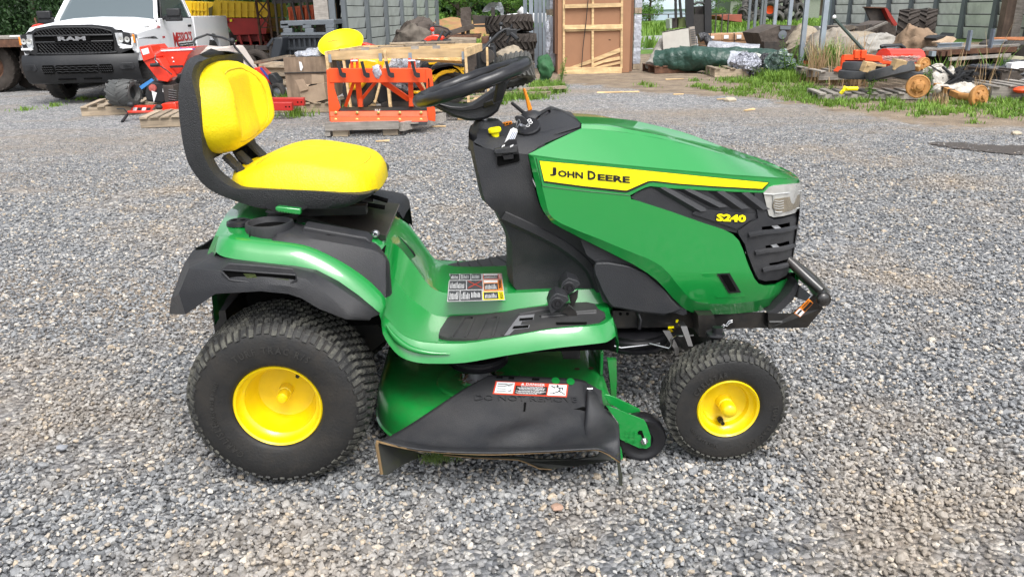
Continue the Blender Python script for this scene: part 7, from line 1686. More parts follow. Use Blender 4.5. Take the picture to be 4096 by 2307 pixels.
part(text('S/27',q12(1080,1060,6.72),q12(1130,1058,6.72),q12(1080,1048,6.72)-q12(1080,1060,6.72),nrm=(0,-1,0)),'blade_lettering',white,BL,smooth=0)
for x in (740,945,1155,1378):
    part(tp(12,[(x,530),(x+25,528),(x+42,600),(x+50,625),(x+80,630),(x+82,668),(x+55,670),(x+30,650),(x+18,600)],6.80,.03),'shank',tblk,BL)
part(tp(12,[(862,510),(885,505),(888,610),(860,620)],6.95,.02),'hitch_lug',ora,BL); part(tp(12,[(908,505),(930,508),(932,612),(908,612)],6.95,.02),'hitch_lug',ora,BL); part(tp(12,[(1358,505),(1380,500),(1385,610),(1355,612)],6.95,.02),'hitch_lug',ora,BL); part(tp(12,[(1400,510),(1418,510),(1422,600),(1402,605)],6.95,.02),'hitch_lug',ora,BL)
for x in (895,1388): part(MB().cyl(q12(x-28,525,6.93),q12(x+30,523,6.93),.012,8),'hitch_pin',zinc,BL)
part(MB().bar(q12(1065,578,6.93),q12(1125,582,6.93),.03,.03),'top_link_pin',zinc,BL)
part(tp(12,[(1112,560),(1128,560),(1145,690),(1115,690)],6.95,.02),'top_link_plate',ora,BL)
for (x0,y0,x1,y1,w_) in ((900,680,820,915,.035),(925,690,950,915,.06),(1090,690,945,870,.03),(1125,690,1365,855,.06),(1378,690,1385,915,.055),(1425,690,1500,800,.045)): part(MB().bar(q12(x0,y0,6.95),q12(x1,y1,7.05),w_,.02,up=(0,1,0)) if False else MB().bar(q12(x0,y0,6.95),q12(x1,y1,7.05),.02,w_,up=(1,0,.01)),'brace',ora,BL)
for x,y in ((948,890),(1385,885)): part(tp(12,[(x-18,y-40),(x+18,y-40),(x+18,y+30),(x-18,y+30)],7.0,.05),'lower_lug',ora,BL)
b = blob(q12(1090,620,6.88),.05,.03,.07,.03,5,9); tag(b.go('plastic_bag', filmw), 'small white plastic bag tied at the middle of the orange box blade', 'plastic bag')
part(MB().prism([q12(1160,680,6.9),q12(1180,680,6.9),q12(1182,710,6.9),q12(1162,712,6.9)],(0,.004,0)),'green_sticker',white,BL)
gp_ = thing('grey_pallet', (-.55,6.95,0), 'grey weathered pallet under the orange box blade', 'pallet')
a_ = U(12,645,1090,Y=6.62); c_ = U(12,1280,1090,Y=6.62); part(MB().box(a_.x,c_.x,6.60,6.64,.07,.155),'board',gwood,gp_,smooth=0)
part(MB().bar((c_.x+.02,6.62,.09),(c_.x+.45,7.4,.09),.05,.09),'stringer',gwood,gp_,smooth=0); part(MB().bar((a_.x+.02,6.62,.06),(a_.x+.1,7.4,.06),.05,.1),'stringer',gwood,gp_,smooth=0)
for k in range(5): part(MB().box(a_.x,c_.x+.2,6.72+k*.15,6.82+k*.15,.105,.12),'deck_board',gwood,gp_)
for x in (a_.x+.15,c_.x-.1): part(MB().ob((x,6.7,.03),(.16,.12,.06)),'block',wood,gp_)
for k in range(4): p = U(12,745+k*130,1112,Y=6.598); part(MB().lathe([(0,.005),(-.001,0)],p,'y',6),'nail',dkst,gp_)
# ------------------------------------------------------------------ crated yellow mower
cr_ = thing('crate_frame', (-.4,8.3,0), 'open pine crate frame built round the yellow mower', 'crate')
A0_, A1_ = U(12,665,478,Y=7.75), U(12,1850,455,Y=7.75); B1 = U(12,1985,400,Y=9.3); B0 = A0_+(B1-A1_); zt = (A0_.z+A1_.z)/2
for q in (A0_,A1_,B0,B1): q.z = zt
up2 = _z
def cbr(a, c, w_, th, nm='rail', up=_z): part(MB().bar(a,c,th,w_,up=up),nm,nwood if True else wood,cr_,smooth=0)
cbr(A0_,A1_,.10,.03,'top_rail'); cbr(B0,B1,.10,.03,'top_rail'); cbr(A1_,B1,.10,.03,'end_rail'); cbr(A0_,B0,.10,.03,'end_rail')
d_ = (A1_-A0_); 
for t_ in (0,.42,1.0): p = A0_+d_*t_+Vector((0,-.03,.05)); cbr(p, Vector((p.x+.02,p.y,.13)), .10,.03,'upright',up=(0,1,0))
for t_ in (.15,1.06): p = A0_+d_*t_+(B0-A0_)*.9; cbr(p, Vector((p.x,p.y,.1)), .09,.03,'upright',up=(0,1,0))
cbr(A0_+d_*.11+Vector((0,.02,0)), Vector((A0_.x+.22,A0_.y+.03,.1)),.06,.025,'upright',up=(0,1,0))
cbr(U(12,1075,880,Y=7.7), U(12,1160,560,Y=7.7),.09,.025,'brace',up=(0,1,0)); cbr(U(12,1510,790,Y=7.7),U(12,1400,560,Y=7.7),.09,.025,'brace',up=(0,1,0))
rn = random.Random(3)
for k,(t0,t1,s_) in enumerate(((.02,.3,.25),(.28,.52,.4),(.5,.72,.3),(.3,.9,.7),(.62,.93,.5))):
    a_ = A0_+d_*t0+(B0-A0_)*(s_)+Vector((0,0,.05+.012*k)); c_ = A0_+d_*t1+(B0-A0_)*(s_+.1)+Vector((0,0,.05+.012*k)); part(MB().bar(a_,c_,.09,.02),'loose_top_board',wood,cr_,smooth=0)
for t_ in (.25,.62,.78): p = A0_+d_*t_+Vector((0,.3,.055)); part(MB().ob(p,(.09,.05,.04)),'block',gwood,cr_)
for t_ in (0.02,.385,.60,.985): p = A0_+d_*t_+Vector((0,-.052,-.0)); part(MB().ob(p+Vector((0,0,-.03)),(.04,.004,.09)),'metal_clip',gst,cr_)
for t_ in (.05,.5,.95): p = A0_+d_*t_; part(MB().bar((p.x,p.y,.06),(p.x+.2,p.y+1.5,.06),.09,.11),'skid',nwood,cr_,smooth=0)
for s_ in (0,.33,.66,1): a_ = A0_+(B0-A0_)*s_; part(MB().bar((a_.x,a_.y,.125),(a_.x+d_.x,a_.y,.125),.1,.018),'floor_board',wood,cr_,smooth=0)
ym = thing('yellow_mower', (-.3,8.4,.14), 'yellow riding mower packed inside the pine crate frame', 'lawn mower')
def y12(x,y,Y=8.0): return U(12,x,y,Y=Y)
part(MB().prism([y12(x,y) for x,y in [(848,560),(880,520),(1000,500),(1100,520),(1110,600),(1100,660),(1020,690),(960,760),(880,780),(845,770),(838,690)]],(0,.55,0)),'hood',cyel,ym,bev=.03)
part(MB().prism([y12(x,y,8.05) for x,y in [(960,510),(1140,500),(1240,510),(1200,620),(1100,640),(1000,560)]],(0,.4,0)),'hood_top',cyel,ym,bev=.02)
part(MB().prism([y12(x,y,7.99) for x,y in [(1000,700),(1040,680),(1060,690),(1010,745)]],(0,.01,0)),'side_vent',tblk,ym)
fo_ = [(1560,680),(1570,600),(1640,575),(1720,565),(1800,572),(1835,590),(1935,620),(1930,640),(1815,640),(1760,628),(1690,632),(1620,660),(1575,720),(1520,800),(1190,765),(1185,790),(1460,810),(1530,830)]
part(MB().prism([y12(x,y) for x,y in [(1558,600),(1640,572),(1720,560),(1840,580),(1838,645),(1760,628),(1690,632),(1620,662),(1570,720),(1540,780),(1510,780),(1540,690)]],(0,.18,0)),'fender',cyel,ym,bev=.012)
part(MB().prism([y12(x,y,7.98) for x,y in [(1545,600),(1580,562),(1700,540),(1840,560),(1840,580),(1720,560),(1640,572),(1562,606)]],(0,.2,0)),'fender_trim',tblk,ym,bev=.008)
part(MB().prism([y12(x,y) for x,y in [(1185,765),(1460,785),(1470,808),(1190,790)]],(0,.6,0)),'foot_board',cyel,ym,bev=.006)
part(MB().prism([y12(x,y,8.3) for x,y in [(1460,560),(1520,520),(1600,515),(1830,530),(1830,580),(1600,590),(1480,620)]],(0,.5,0)),'seat',tblk,ym,bev=.03)
part(MB().prism([y12(x,y,8.28) for x,y in [(1530,540),(1620,535),(1650,550),(1540,556)]],(0,.3,0)),'seat_trim',cyel,ym)
part(MB().prism([y12(x,y,8.1) for x,y in [(1095,740),(1200,700),(1460,720),(1470,780),(1400,900),(1110,900),(1060,830)]],(0,.5,0)),'mower_deck',tblk,ym,bev=.03)
part(MB().prism([y12(x,y,8.05) for x,y in [(1120,890),(1180,870),(1340,870),(1400,900),(1390,920),(1130,920)]],(0,.4,0)),'deck_shield',dkst,ym,bev=.01)
for x,r_,w2,nm in ((948,.205,.15,'f'),(1700,.27,.24,'r')):
    w_ = tyre_mesh(r_,w2,r_*.45,lugs=28,chev=False,n=36,mat=tyr,par=ym,name='wheel',lh=.006); p = y12(x,860,8.12); w_.location = Vector((p.x,8.12,.14+r_))-ym.location
    MB().lathe([(-w2*.4,r_*.45),(-w2*.2,r_*.35),(-w2*.2,0)],(0,0,0),'y',20).go('rim',dkst,w_,world=False)
part(tb(12,[(1130,700),(1180,720),(1230,760),(1260,790)],8.0,.01),'linkage',tblk,ym); part(tb(12,[(1165,730),(1200,760),(1230,800)],7.98,.008),'linkage',tblk,ym)
b = blob(y12(1300,600,8.1),.22,.2,.17,.12,8,4.5,30,20); tag(b.go('plastic_wrap', filmc), 'crumpled clear plastic bag draped over the crated yellow mower', 'plastic wrap')
b = blob(y12(1310,740,8.0),.2,.16,.1,.09,4,5,26,16); tag(b.go('plastic_wrap', pm('dark_film',(.10,.10,.11),.3,bump=2,bscale=16,hang=8,var=.4)), 'dark crumpled plastic film beside the mower deck inside the crate', 'plastic wrap')
b = MB().grid([[y12(1350,470,7.9),y12(1600,480,7.9),y12(1830,470,7.9)],[y12(1370,500,7.88),y12(1600,515,7.88),y12(1820,525,7.88)],[y12(1420,520,7.95),y12(1640,540,7.95),y12(1820,550,7.95)]]); tag(crumple(b,.02,3,6).go('plastic_wrap', pm('amber_film',(.75,.45,.18),.35,var=.2,bump=1,bscale=14,hang=6), smooth=60), 'amber tinted sheet of film hanging under the top rail of the crate', 'plastic wrap')
# yellow spreader tub
tq = U(12,780,400,Y=9.4); o = thing('spreader_tub', (tq.x,9.4,tq.z-.15), 'round yellow plastic spreader tub lying tilted behind the crate', 'tub')
ax_t = Vector((-.08,-.52,.85)).normalized(); b = MB().lathe([(-.26,.30),(-.05,.50),(0,.545),(.02,.55),(.02,.52),(-.02,.5),(-.24,.28),(-.24,0)], U(12,780,372,Y=9.4), ax_t, 40); c_t = U(12,780,372,Y=9.4); b.v = [c_t+(p-c_t)*.60 for p in b.v]; 
for i,p in enumerate(b.v): p.x = tq.x+(p.x-tq.x)*.95
part(b,'tub_shell',tubm,o,smooth=35)
part(text('SnowEx',U(12,770,338,Y=9.05),U(12,668,352,Y=9.05),U(12,668,370,Y=9.05)-U(12,668,350,Y=9.05)*1.0,nrm=(0,-1,.3)),'tub_lettering',rust,o,smooth=0,normals=False)
o = thing('red_cover', U(12,1010,400,Y=9.9), 'small red machine cover showing to the right of the yellow tub', 'machine cover'); part(tp(12,[(950,378),(965,368),(1080,402),(1085,425),(960,420)],9.9,.3),'cover',red,o,bev=.01); part(MB().box(o.location.x-.1,o.location.x+.15,9.95,10.15,0,o.location.z-.05),'stand',dkst,o)
# ------------------------------------------------------------------ red mower with handlebars behind the crate
o = thing('red_engine_mower', U(23,500,600,Y=10.6), 'small red walk behind machine with black handle grips behind the crate', 'walk behind mower'); o.location.z = 0
part(tp(23,[(345,590),(400,545),(480,515),(560,518),(640,540),(658,570),(640,600),(560,608),(480,600),(410,625),(395,720),(330,720)],10.6,.35),'engine_hood',red,o,bev=.03)
part(tp(23,[(330,592),(398,600),(402,680),(335,685)],10.55,.2),'air_filter',tblk,o,bev=.015); part(MB().box(o.location.x-.2,o.location.x+.25,10.6,11,.1,.85),'engine_base',dkst,o,bev=.02)
part(tb(23,[(515,640,10.3),(560,600,10.35),(625,470,10.5)],10.4,.02),'lever',tblk,o); part(tb(23,[(560,610,10.3),(700,670,10.1)],10.4,.028),'hand_grip',tblk,o); part(tb(23,[(640,600,10.5),(800,645,10.4)],10.4,.026),'hand_grip',tblk,o); part(tb(23,[(655,545,10.6),(728,470,10.6)],10.6,.02),'lever',tblk,o)
part(tb(23,[(430,430,10.8),(480,385,10.8),(600,395,10.8),(700,430,10.8),(760,490,10.8)],10.8,.013),'guard_hoop',tblk,o,smooth=60); part(tb(23,[(470,430,10.7),(485,520,10.7)],10.7,.03),'spout',zinc,o); part(MB().sphere(U(23,475,437,Y=10.65),.035,8,6),'red_cap',red,o)
for s_ in (-.2,.25): w_ = tyre_mesh(.17,.09,.08,mat=tyr,par=o,name='wheel'); w_.location = Vector((s_,.3,.17))
# rototiller handles
o = thing('rototiller', U(23,1280,900,Y=10.3), 'black rototiller with long curved handlebars standing right of the crate', 'rototiller'); o.location.z = 0
part(tb(23,[(1205,750,10.1),(1300,640,10.2),(1440,500,10.4),(1530,440,10.5),(1620,430,10.5)],10.3,.022),'handlebar',tblk,o,smooth=60)
part(tb(23,[(1230,745,10.3),(1340,620,10.4),(1480,480,10.6),(1560,460,10.6),(1640,470,10.6),(1740,580,10.5)],10.5,.020),'handlebar',tblk,o,smooth=60)
part(tb(23,[(1640,500,10.4),(1735,585,10.3)],10.4,.032),'hand_grip',tblk,o); part(tb(23,[(1620,460,10.6),(1700,465,10.6),(1775,435,10.6)],10.6,.012),'brake_lever',tblk,o); part(tb(23,[(1650,365,10.5),(1600,500,10.5),(1620,545,10.5),(1575,630,10.5)],10.5,.014),'shift_rod',tblk,o); part(tb(23,[(1488,440,10.6),(1492,365,10.6)],10.6,.014),'throttle_rod',zinc,o)
part(tb(23,[(1310,690,10.3),(1335,550,10.3)],10.3,.012),'shift_rod',zinc,o)
part(MB().sphere(U(23,1488,362,Y=10.6),.035,8,6),'lever_knob',tblk,o); part(MB().ob(U(23,1640,480,Y=10.5),(.16,.12,.1)),'control_block',tblk,o,bev=.01)
part(MB().ob((U(23,1270,850,Y=10.5).x,10.6,.55),(.3,.45,.45)),'engine',tblk,o,bev=.04); part(MB().lathe([(0,.11),(.06,.10),(.07,0)],U(23,1290,830,Y=10.32),(0,-1,0),24),'recoil_cover',dkst,o); part(MB().ob(U(23,1350,850,Y=10.4),(.07,.08,.12)),'work_lamp',lens,o,bev=.01)
for s_ in (-.12,.2): w_ = tyre_mesh(.22,.12,.09,lugs=12,mat=tyr,par=o,name='wheel',lh=.02); w_.location = Vector((s_,.35,.22)); w_.rotation_euler = (0,0,R(80))
# ------------------------------------------------------------------ tractor tyres between the crate and the fence
def big_tyre(x, y, z, R_, W_, rot, label, mat=tyb, lugs=22, grp=None, rin=.5, lh=.04, nm='tractor_tyre'):
    o = thing(nm, (x,y,z), label, 'tyre', grp, rot=rot); tyre_mesh(R_,W_,R_*rin,lugs=lugs,n=40,mat=mat,par=o,lh=lh); return o
g_ = 'tractor tyres stacked by the fence'
big_tyre(1.1,13.1,.5,.40,.26,(R(90),0,.3),'bottom tractor tyre of the flat stack beside the steel fence',grp=g_)
big_tyre(1.14,13.1,.75,.41,.26,(R(92),R(4),0),'middle tractor tyre of the flat stack beside the steel fence',grp=g_)
tag(MB().box(.75,1.5,12.8,13.5,0,.37).go('timber_crate',tarpd),'dark timber crate under the flat stack of tractor tyres','crate')
big_tyre(1.08,13.1,1.02,.41,.27,(R(84),R(2),.8),'top tractor tyre of the flat stack beside the steel fence',grp=g_)
big_tyre(*at(23,1665,1040,11.2),.31,.40,(R(68),R(-8),R(10)),'wide lugged tractor tyre leaning on scrap wood in front of the fence',mat=pm('dusty_tyre',(.085,.085,.08),.85,var=.3,vscale=9,dirt=(.15,.13,.1),dscale=5,damt=.5),grp=g_)
for i,(x,y,a,l) in enumerate(((.9,10.5,.1,.9),(1.25,10.3,-.15,.7),(1.5,10.8,.3,.8))):
    tag(MB().ob((x,y,.04+.02*i),(l,.12,.04),(0,0,a)).go('scrap_board',wood),['short scrap board under the wide lugged tyre','scrap board lying in the weeds before the wide lugged tyre','scrap board poking out right of the wide lugged tyre'][i],'board','scrap boards by the leaning tyre')
tag(blob(U(23,1630,810,Y=11.6),.24,.2,.12,.05,9,5,flat=None).go('burlap_sack',tarpt),'lumpy tan sack lying on the wide lugged tyre','sack')
tag(blob((1.75,13.2,.2),.12,.2,.24,.08,2,4,flat=0).go('green_cloth',pm('green_cloth',(.02,.09,.03),.7,var=.3)),'crumpled green cloth at the foot of the steel fence','cloth')
# old machine frame behind with plastic film
o = thing('old_machine_frame', (-.2,16,0), 'rusty dark machine frame with a square box behind the rototiller', 'machine')
def z23(pts,Y,dp,nm,mat): part(tp(23,pts,Y,dp),nm,mat,o)
z23([(890,120),(1020,105),(1045,150),(1050,380),(915,415),(890,300)],16,.7,'steel_box',tarpd); z23([(1060,225),(1370,245),(1370,340),(1080,360)],16.1,1.2,'engine_bay',dkst); z23([(1050,375),(1400,370),(1400,400),(1000,405)],16,.4,'frame_beam',dkst)
part(MB().bar(U(23,720,495,Y=15.8),U(23,1080,390,Y=16),.10,.10),'draw_bar',tarpd,o); z23([(650,530),(1200,520),(1180,570),(660,570)],15.5,1.4,'lower_platform',rust); z23([(1200,560),(1400,540),(1400,700),(1200,700)],15,1.0,'gear_case',rust)
for x,y0,y1 in ((925,400,620),(1000,400,620),(1370,110,380),(1350,370,600)): part(MB().bar(U(23,x,y0,Y=16),Vector((U(23,x,y1,Y=16).x,16,0)) if y1 > 500 else U(23,x,y1,Y=16),.08,.08),'upright',dkst,o)
z23([(700,580),(1120,590),(1120,650),(700,640)],14,1.5,'pallet_board',wood); z23([(870,600),(910,600),(905,700),(865,700)],13.6,.2,'timber_block',wood)
part(MB().box(-1.1,.9,14.2,16.5,.02,.45),'base_heap',tarpd,o)
b = MB(); rows = []
for t_,pts in enumerate(([(1210,190),(1240,110),(1290,50),(1330,38)],[(1290,180),(1310,120),(1350,60),(1390,35)],[(1400,160),(1410,100),(1430,60),(1440,30)],[(1480,200),(1480,120),(1485,60),(1470,30)],[(1535,290),(1520,170),(1510,90),(1490,40)])):
    rows.append([U(23,x,y,Y=16+.12*t_) for x,y in pts])
tag(crumple(MB().grid(loft(rows,4,4)),.05,4,4).go('plastic_film',filmc,smooth=60),'torn clear film draped over the old machine frame','plastic film')
tag(tp(23,[(1440,260),(1500,240),(1540,290),(1500,310)],16.6,.3).go('film_bundle',filmw),'small bundle of white film behind the tyre stack','plastic film')
# white plastic tank and panels behind the fence
o = thing('white_tank', U(23,1800,300,Y=18.6), 'long white plastic tank behind the steel fence', 'tank'); 
part(tp(23,[(1580,215),(1735,200),(2110,195),(2110,330),(2080,345),(1950,340),(1880,330),(1870,280),(1590,280)],18.6,1.2),'tank_body',white,o,bev=.03); part(tp(23,[(1880,330),(1905,330),(1905,400),(1885,400)],18.6,.3),'tank_foot',white,o); part(MB().box(o.location.x-.3,o.location.x+1.2,18.7,19.7,0,o.location.z-.2),'stand',dkst,o)
tag(MB().cyl(U(23,1755,140,Y=18.2),U(23,1850,235,Y=18.2),.09,16).go('white_drum',white,smooth=40),'white cylindrical drum tilted against the fence gate tube','drum')
tag(tp(23,[(1600,232),(1735,225),(1735,272),(1600,275)],18.4,.15).go('wooden_plank_box',nwood),'short wooden box in front of the white tank','box')
for k,x in enumerate((2145,2185,2225)): tag(tp(23,[(x-8,195),(x+8,195),(x+8,390-k*15),(x-8,390-k*15)],19.5,.05).go('white_stake',white),['left','middle','right'][k]+' white slat of the three showing between fence and crate','slat','white slats behind the fence')
tag(tp(12,[(1250,415),(1260,330),(1330,310),(1350,420)],22,1).go('brown_carton',tcard if False else tarpd),'dull brown box at the foot of the grey green shed','box')
tag(blob(U(23,360,600,Y=17),.62,.5,.42,.2,2,2.2,30,18,flat=0).go('brown_tarpaulin',tarpd),'crumpled dark brown tarpaulin heap at the foot of the shed','tarpaulin')
tag(blob(U(23,210,620,Y=16),.38,.4,.32,.14,6,2,24,16,flat=0).go('brown_tarpaulin',pm('olive_tarp',(.12,.10,.08),.8,var=.3,bump=1,bscale=7,hang=8)),'lighter olive brown tarpaulin heap in front of the shed ribs','tarpaulin')
# ------------------------------------------------------------------ tarp bundles and cartons, right of the crate
def roll(pts, rad, mat, nm, label, catg, amp=.03, grp=None, n=20, seed=1):
    P = dense([Vector(p) for p in pts], 6); L_ = len(P); rr = [rad*(1+.06*noise.noise(P[i]*2)) if not isinstance(rad,list) else rad[0]+(rad[1]-rad[0])*i/(L_-1) for i in range(L_)]
    b = MB().tube(dense(P,3), [x for x in rr for _ in range(3)][:len(P)*3-2], n+8); crumple(b, amp, seed, 4); crumple(b, amp*.5, seed+2, 11)
    for p in b.v: p.z = max(p.z,.02)
    o = b.go(nm, mat, smooth=60); tag(o, label, catg, grp); return o
roll([at(22,400,800,14.6),at(22,600,780,14.5),at(22,900,760,14.3),at(22,1200,770,14.1),at(22,1300,790,14.05)],.24,tarpg,'green_tarpaulin_roll','dark green tarpaulin bundle with a gathered end lying on pallets','tarpaulin',.05,seed=3)
roll([at(22,690,700,15.1),at(22,1000,720,15.0),at(22,1400,720,14.8),at(22,2000,760,14.4)],.17,tarpg,'green_tarpaulin_roll','longer dark green tarpaulin roll lying behind the gathered one','tarpaulin',.03,seed=6)
roll([at(22,1305,790,14.03),at(22,1400,780,14.0),at(22,1500,790,13.9)],.19,filmw,'white_film_end','white plastic wrapping at the right end of the green bundle','plastic film',.03,seed=8)
roll([at(22,1500,740,14.3),at(22,1700,760,14.2),at(22,1800,780,14.1)],.10,pm('grey_tarp',(.45,.46,.42),.5,var=.2),'pale_roll','pale grey sheet roll lying over the green bundles','plastic roll',.03,seed=9)
roll([at(22,1080,630,16.6),at(22,1300,640,16.4),at(22,1720,680,16.2)],.17,film,'grey_film_roll','grey film wrapped roll lying in front of the flat cartons','plastic roll',.02,seed=5)
tag(tp(22,[(1310,625),(1380,630),(1380,665),(1310,662)],16.1,.01).go('paper_label',white),'white paper label on the grey film wrapped roll','label')
for (x,y,Y,r_,mt,lab,sd_) in ((1560,870,13.3,.27,silver,'crumpled silver end of a film roll on the pallet',4),(1780,860,13.5,.2,bfilm,'upper crumpled black film bundle beside the silver roll end',5),(1690,960,13.1,.15,bfilm,'lower crumpled black film bundle hanging below the silver roll end',7),(1990,850,13.0,.27,pm('dark_green_film',(.06,.10,.08),.25,var=.5,bump=2,bscale=12,hang=8,coat=.4),'dark green film roll end half hidden by weeds',9)):
    tag(blob(at(22,x,y,Y),r_,r_*1.2,r_*.95,.09,sd_,7,30,20,flat=.02).go('film_roll_end',mt,smooth=25),lab,'plastic film')
roll([at(22,330,860,14.9),at(22,420,700,15.3),at(22,480,560,15.6)],.11,pm('grey_sack',(.28,.26,.23),.7,var=.3,bump=1,bscale=9,hang=6),'grey_sack','long grey sack slumped against the leaning carton','sack',.04,seed=11)
bx = thing('leaning_carton', at(22,680,700,15.2), 'large pale grey carton tilted behind the green tarpaulin bundle', 'box'); bx.location.z = .3
part(tp(22,[(478,412),(825,352),(850,700),(500,705)],15.2,.02),'front_face',pm('pale_carton',(.50,.47,.42),.8,var=.08),bx); part(MB().prism([at(22,825,352,15.2),at(22,895,342,15.7),at(22,930,640,15.7),at(22,850,700,15.2)],(-.01,0,-.01)),'end_face',pm('printed_carton',(.36,.31,.26),.85,var=.1),bx)
part(MB().prism([at(22,478,412,15.2),at(22,825,352,15.2),at(22,895,342,15.7),at(22,560,395,15.7)],(0,0,-.02)),'top_face',MATS['pale_carton'],bx)
part(MB().prism([at(22,478,412,15.22),at(22,560,395,15.7),at(22,580,700,15.7),at(22,500,705,15.22)],(.01,0,0)),'end_face',MATS['pale_carton'],bx)
b = MB()
for r_ in range(7): 
    y = 385+r_*28; b.add([at(22,838+r_*3,y,15.18),at(22,900+r_*3,y-8,15.6),at(22,901+r_*3,y+6,15.6),at(22,839+r_*3,y+14,15.18)],[(0,1,2,3)])
q = part(b,'carton_print',dgry,bx,smooth=0,normals=False); q['kind'] = 'stuff'
fc = [('left flat brown carton on the far pallets',1065,1245,455),('middle flat brown carton on the far pallets',1250,1400,445),('right flat brown carton on the far pallets',1415,1740,440)]
for l,x0,x1,y0 in fc:
    o = thing('flat_carton', at(22,(x0+x1)/2,520,18.4), l, 'box', 'flat brown cartons on pallets'); 
    part(tp(22,[(x0,y0),(x1,y0-8),(x1,515),(x0,518)],18.4,1.0),'upper_carton',card if False else pm('tan_carton',(.42,.24,.13),.85,var=.1),o); part(tp(22,[(x0+5,520),(x1,517),(x1-5,578),(x0+5,578)],18.42,1.0),'lower_carton',MATS['tan_carton'],o)
    part(tp(22,[(x0+25,y0+12),(x0+85,y0+10),(x0+85,500),(x0+25,502)],18.38,.01),'white_label',white,o); part(tp(22,[(x0,578),(x1,578),(x1,592),(x0,592)],18.4,1.0),'pallet_deck',wood,o)
    for j in range(3): xx = x0+20+(x1-x0-40)*j/2; part(tp(22,[(xx-18,592),(xx+18,592),(xx+18,625),(xx-18,625)],18.4,.9),'pallet_block',wood,o)
for x in (1098,1405): tag(tb(22,[(x,430),(x,585)],18.35,.012).go('black_strap',tblk),('left' if x<1200 else 'right')+' black strap over the flat brown cartons','strap')
roll([at(22,950,490,17.6),at(22,1040,470,17.6),at(22,1080,540,17.5),at(22,1130,600,17.4)],.1,bfilm,'black_film_roll','black plastic roll drooping left of the flat cartons','plastic roll',.03,seed=12)
pallet(U(22,1180,900,Z=0)+Vector((0,.5,0)),1.3,1.0,R(-3),'wooden pallet under the white wrapped end of the green bundle',h=.19)
pallet(U(22,1620,990,Z=0)+Vector((.1,.4,0)),1.5,.9,R(-4),'wooden pallet under the silver and black film rolls',h=.16)
pallet((4.45,14.75,0),.9,.9,R(6),'dark wooden pallet under the gathered end of the green bundle',mat=rust,h=.15)
pallet((6.0,18.2,0),1.4,1,0,'low stack of brown pallet boards beneath the black roll',h=.35,mat=pm('brown_board',(.2,.11,.06),.8,var=.3,objrand=.2))
dk = thing('dark_trailer_box', at(22,2150,500,16.9), 'dark brown metal box with two pale stickers behind the steel posts', 'metal box'); dk.location.z = 0
part(tp(22,[(1720,430),(2000,325),(2520,345),(2515,480),(2250,540),(1950,540),(1780,590)],16.9,1.2),'box_side',tarpd,dk); part(tp(22,[(1790,540),(2180,540),(2170,700),(1800,690)],16.8,1.1),'underframe',dkst,dk)
part(tp(22,[(1995,335),(2140,340),(2130,385),(2000,382)],16.87,.01),'sticker',gplas,dk); part(MB().lathe([(0,.10),(-.01,0)],at(22,2030,450,16.88),'y',16),'sticker',gplas,dk)
roll([at(22,2260,780,14.6),at(22,2280,620,15.0),at(22,2330,500,15.3)],.32,tarpt,'tan_sheet_heap','tall grey tan sheet heap behind the nearest steel posts','tarpaulin',.1,seed=13)
roll([at(22,2420,680,14.4),at(22,2440,560,14.5),at(22,2450,480,14.6)],.15,tcard,'brown_paper_heap','crumpled brown paper bale beside the tan sheet heap','paper bale',.06,seed=14)
o = thing('red_bracket', at(22,2400,850,13.6), 'small bright red steel bracket in the weeds by the nearest posts', 'bracket'); part(tp(22,[(2320,785),(2445,800),(2455,900),(2420,950),(2410,840),(2325,830)],13.6,.1),'bracket_plate',red,o)
# ------------------------------------------------------------------ right-hand scrap
def T21(nm,label,catg,x,y,Y,grp=None): 
    o = thing(nm, at(21,x,y,Y), label, catg, grp); return o
o = T21('rusty_bin','open dark steel bin with a red edge leaning by the far barn wall','steel bin',720,300,17.5); o.location.z = 0
part(tp(21,[(510,95),(800,105),(870,270),(680,310),(610,310)],17.5,.06),'inner_sheet',dkst,o); part(tp(21,[(770,108),(805,112),(950,330),(900,340),(830,240)],17.3,.5),'red_edge',dred2,o); part(tp(21,[(515,90),(800,98),(790,112),(515,104)],17.4,.12),'rust_lip',rust,o); part(bd(21,690,310,690,480,17.6,17.6,.1,.1),'leg',dkst,o); part(bd(21,880,340,880,500,17.6,17.6,.1,.1),'leg',dkst,o)
o = T21('scrap_sheet_pile','heap of dark brown sheets and boards below the rusty bin','scrap pile',650,400,16); o.location.z = 0
part(tp(21,[(400,400),(780,275),(840,300),(920,430),(900,520),(820,530),(700,470),(480,410)],16,.8),'brown_sheet',tarpd,o); part(tp(21,[(150,370),(600,320),(640,350),(400,420),(160,430)],15.8,.9),'dark_sheet',dkst,o); part(bd(21,300,500,800,290,15.6,15.9,.06,.04),'thin_board',gwood,o)
part(tp(21,[(165,345),(360,330),(440,360),(300,400),(160,400)],15.7,.8),'grey_sheet',MATS['olive_tarp'],o); part(MB().box(7.9,10.4,15.7,16.8,0,.35),'pile_base',tarpd,o)
tag(tp(22,[(2500,340),(2576,345),(2576,440),(2540,440)],16,.3).go('scrap_piece',white),'small white plastic scrap beyond the nearest steel post','scrap')
b = MB().grid(loft([[at(21,60,520,14.8),at(21,200,450,14.9),at(21,380,410,15),at(21,560,410,15),at(21,760,470,14.9),at(21,915,560,14.7)],[at(21,80,530,14.4),at(21,250,500,14.4),at(21,400,480,14.4),at(21,560,480,14.4),at(21,740,520,14.3),at(21,900,580,14.3)],[at(21,60,620,14),at(21,220,600,13.9),at(21,400,590,13.9),at(21,580,600,13.9),at(21,740,600,13.9),at(21,880,600,14)],[at(21,60,760,13.7),at(21,220,740,13.7),at(21,400,740,13.7),at(21,580,730,13.7),at(21,740,720,13.7),at(21,880,700,13.8)]],4,4))
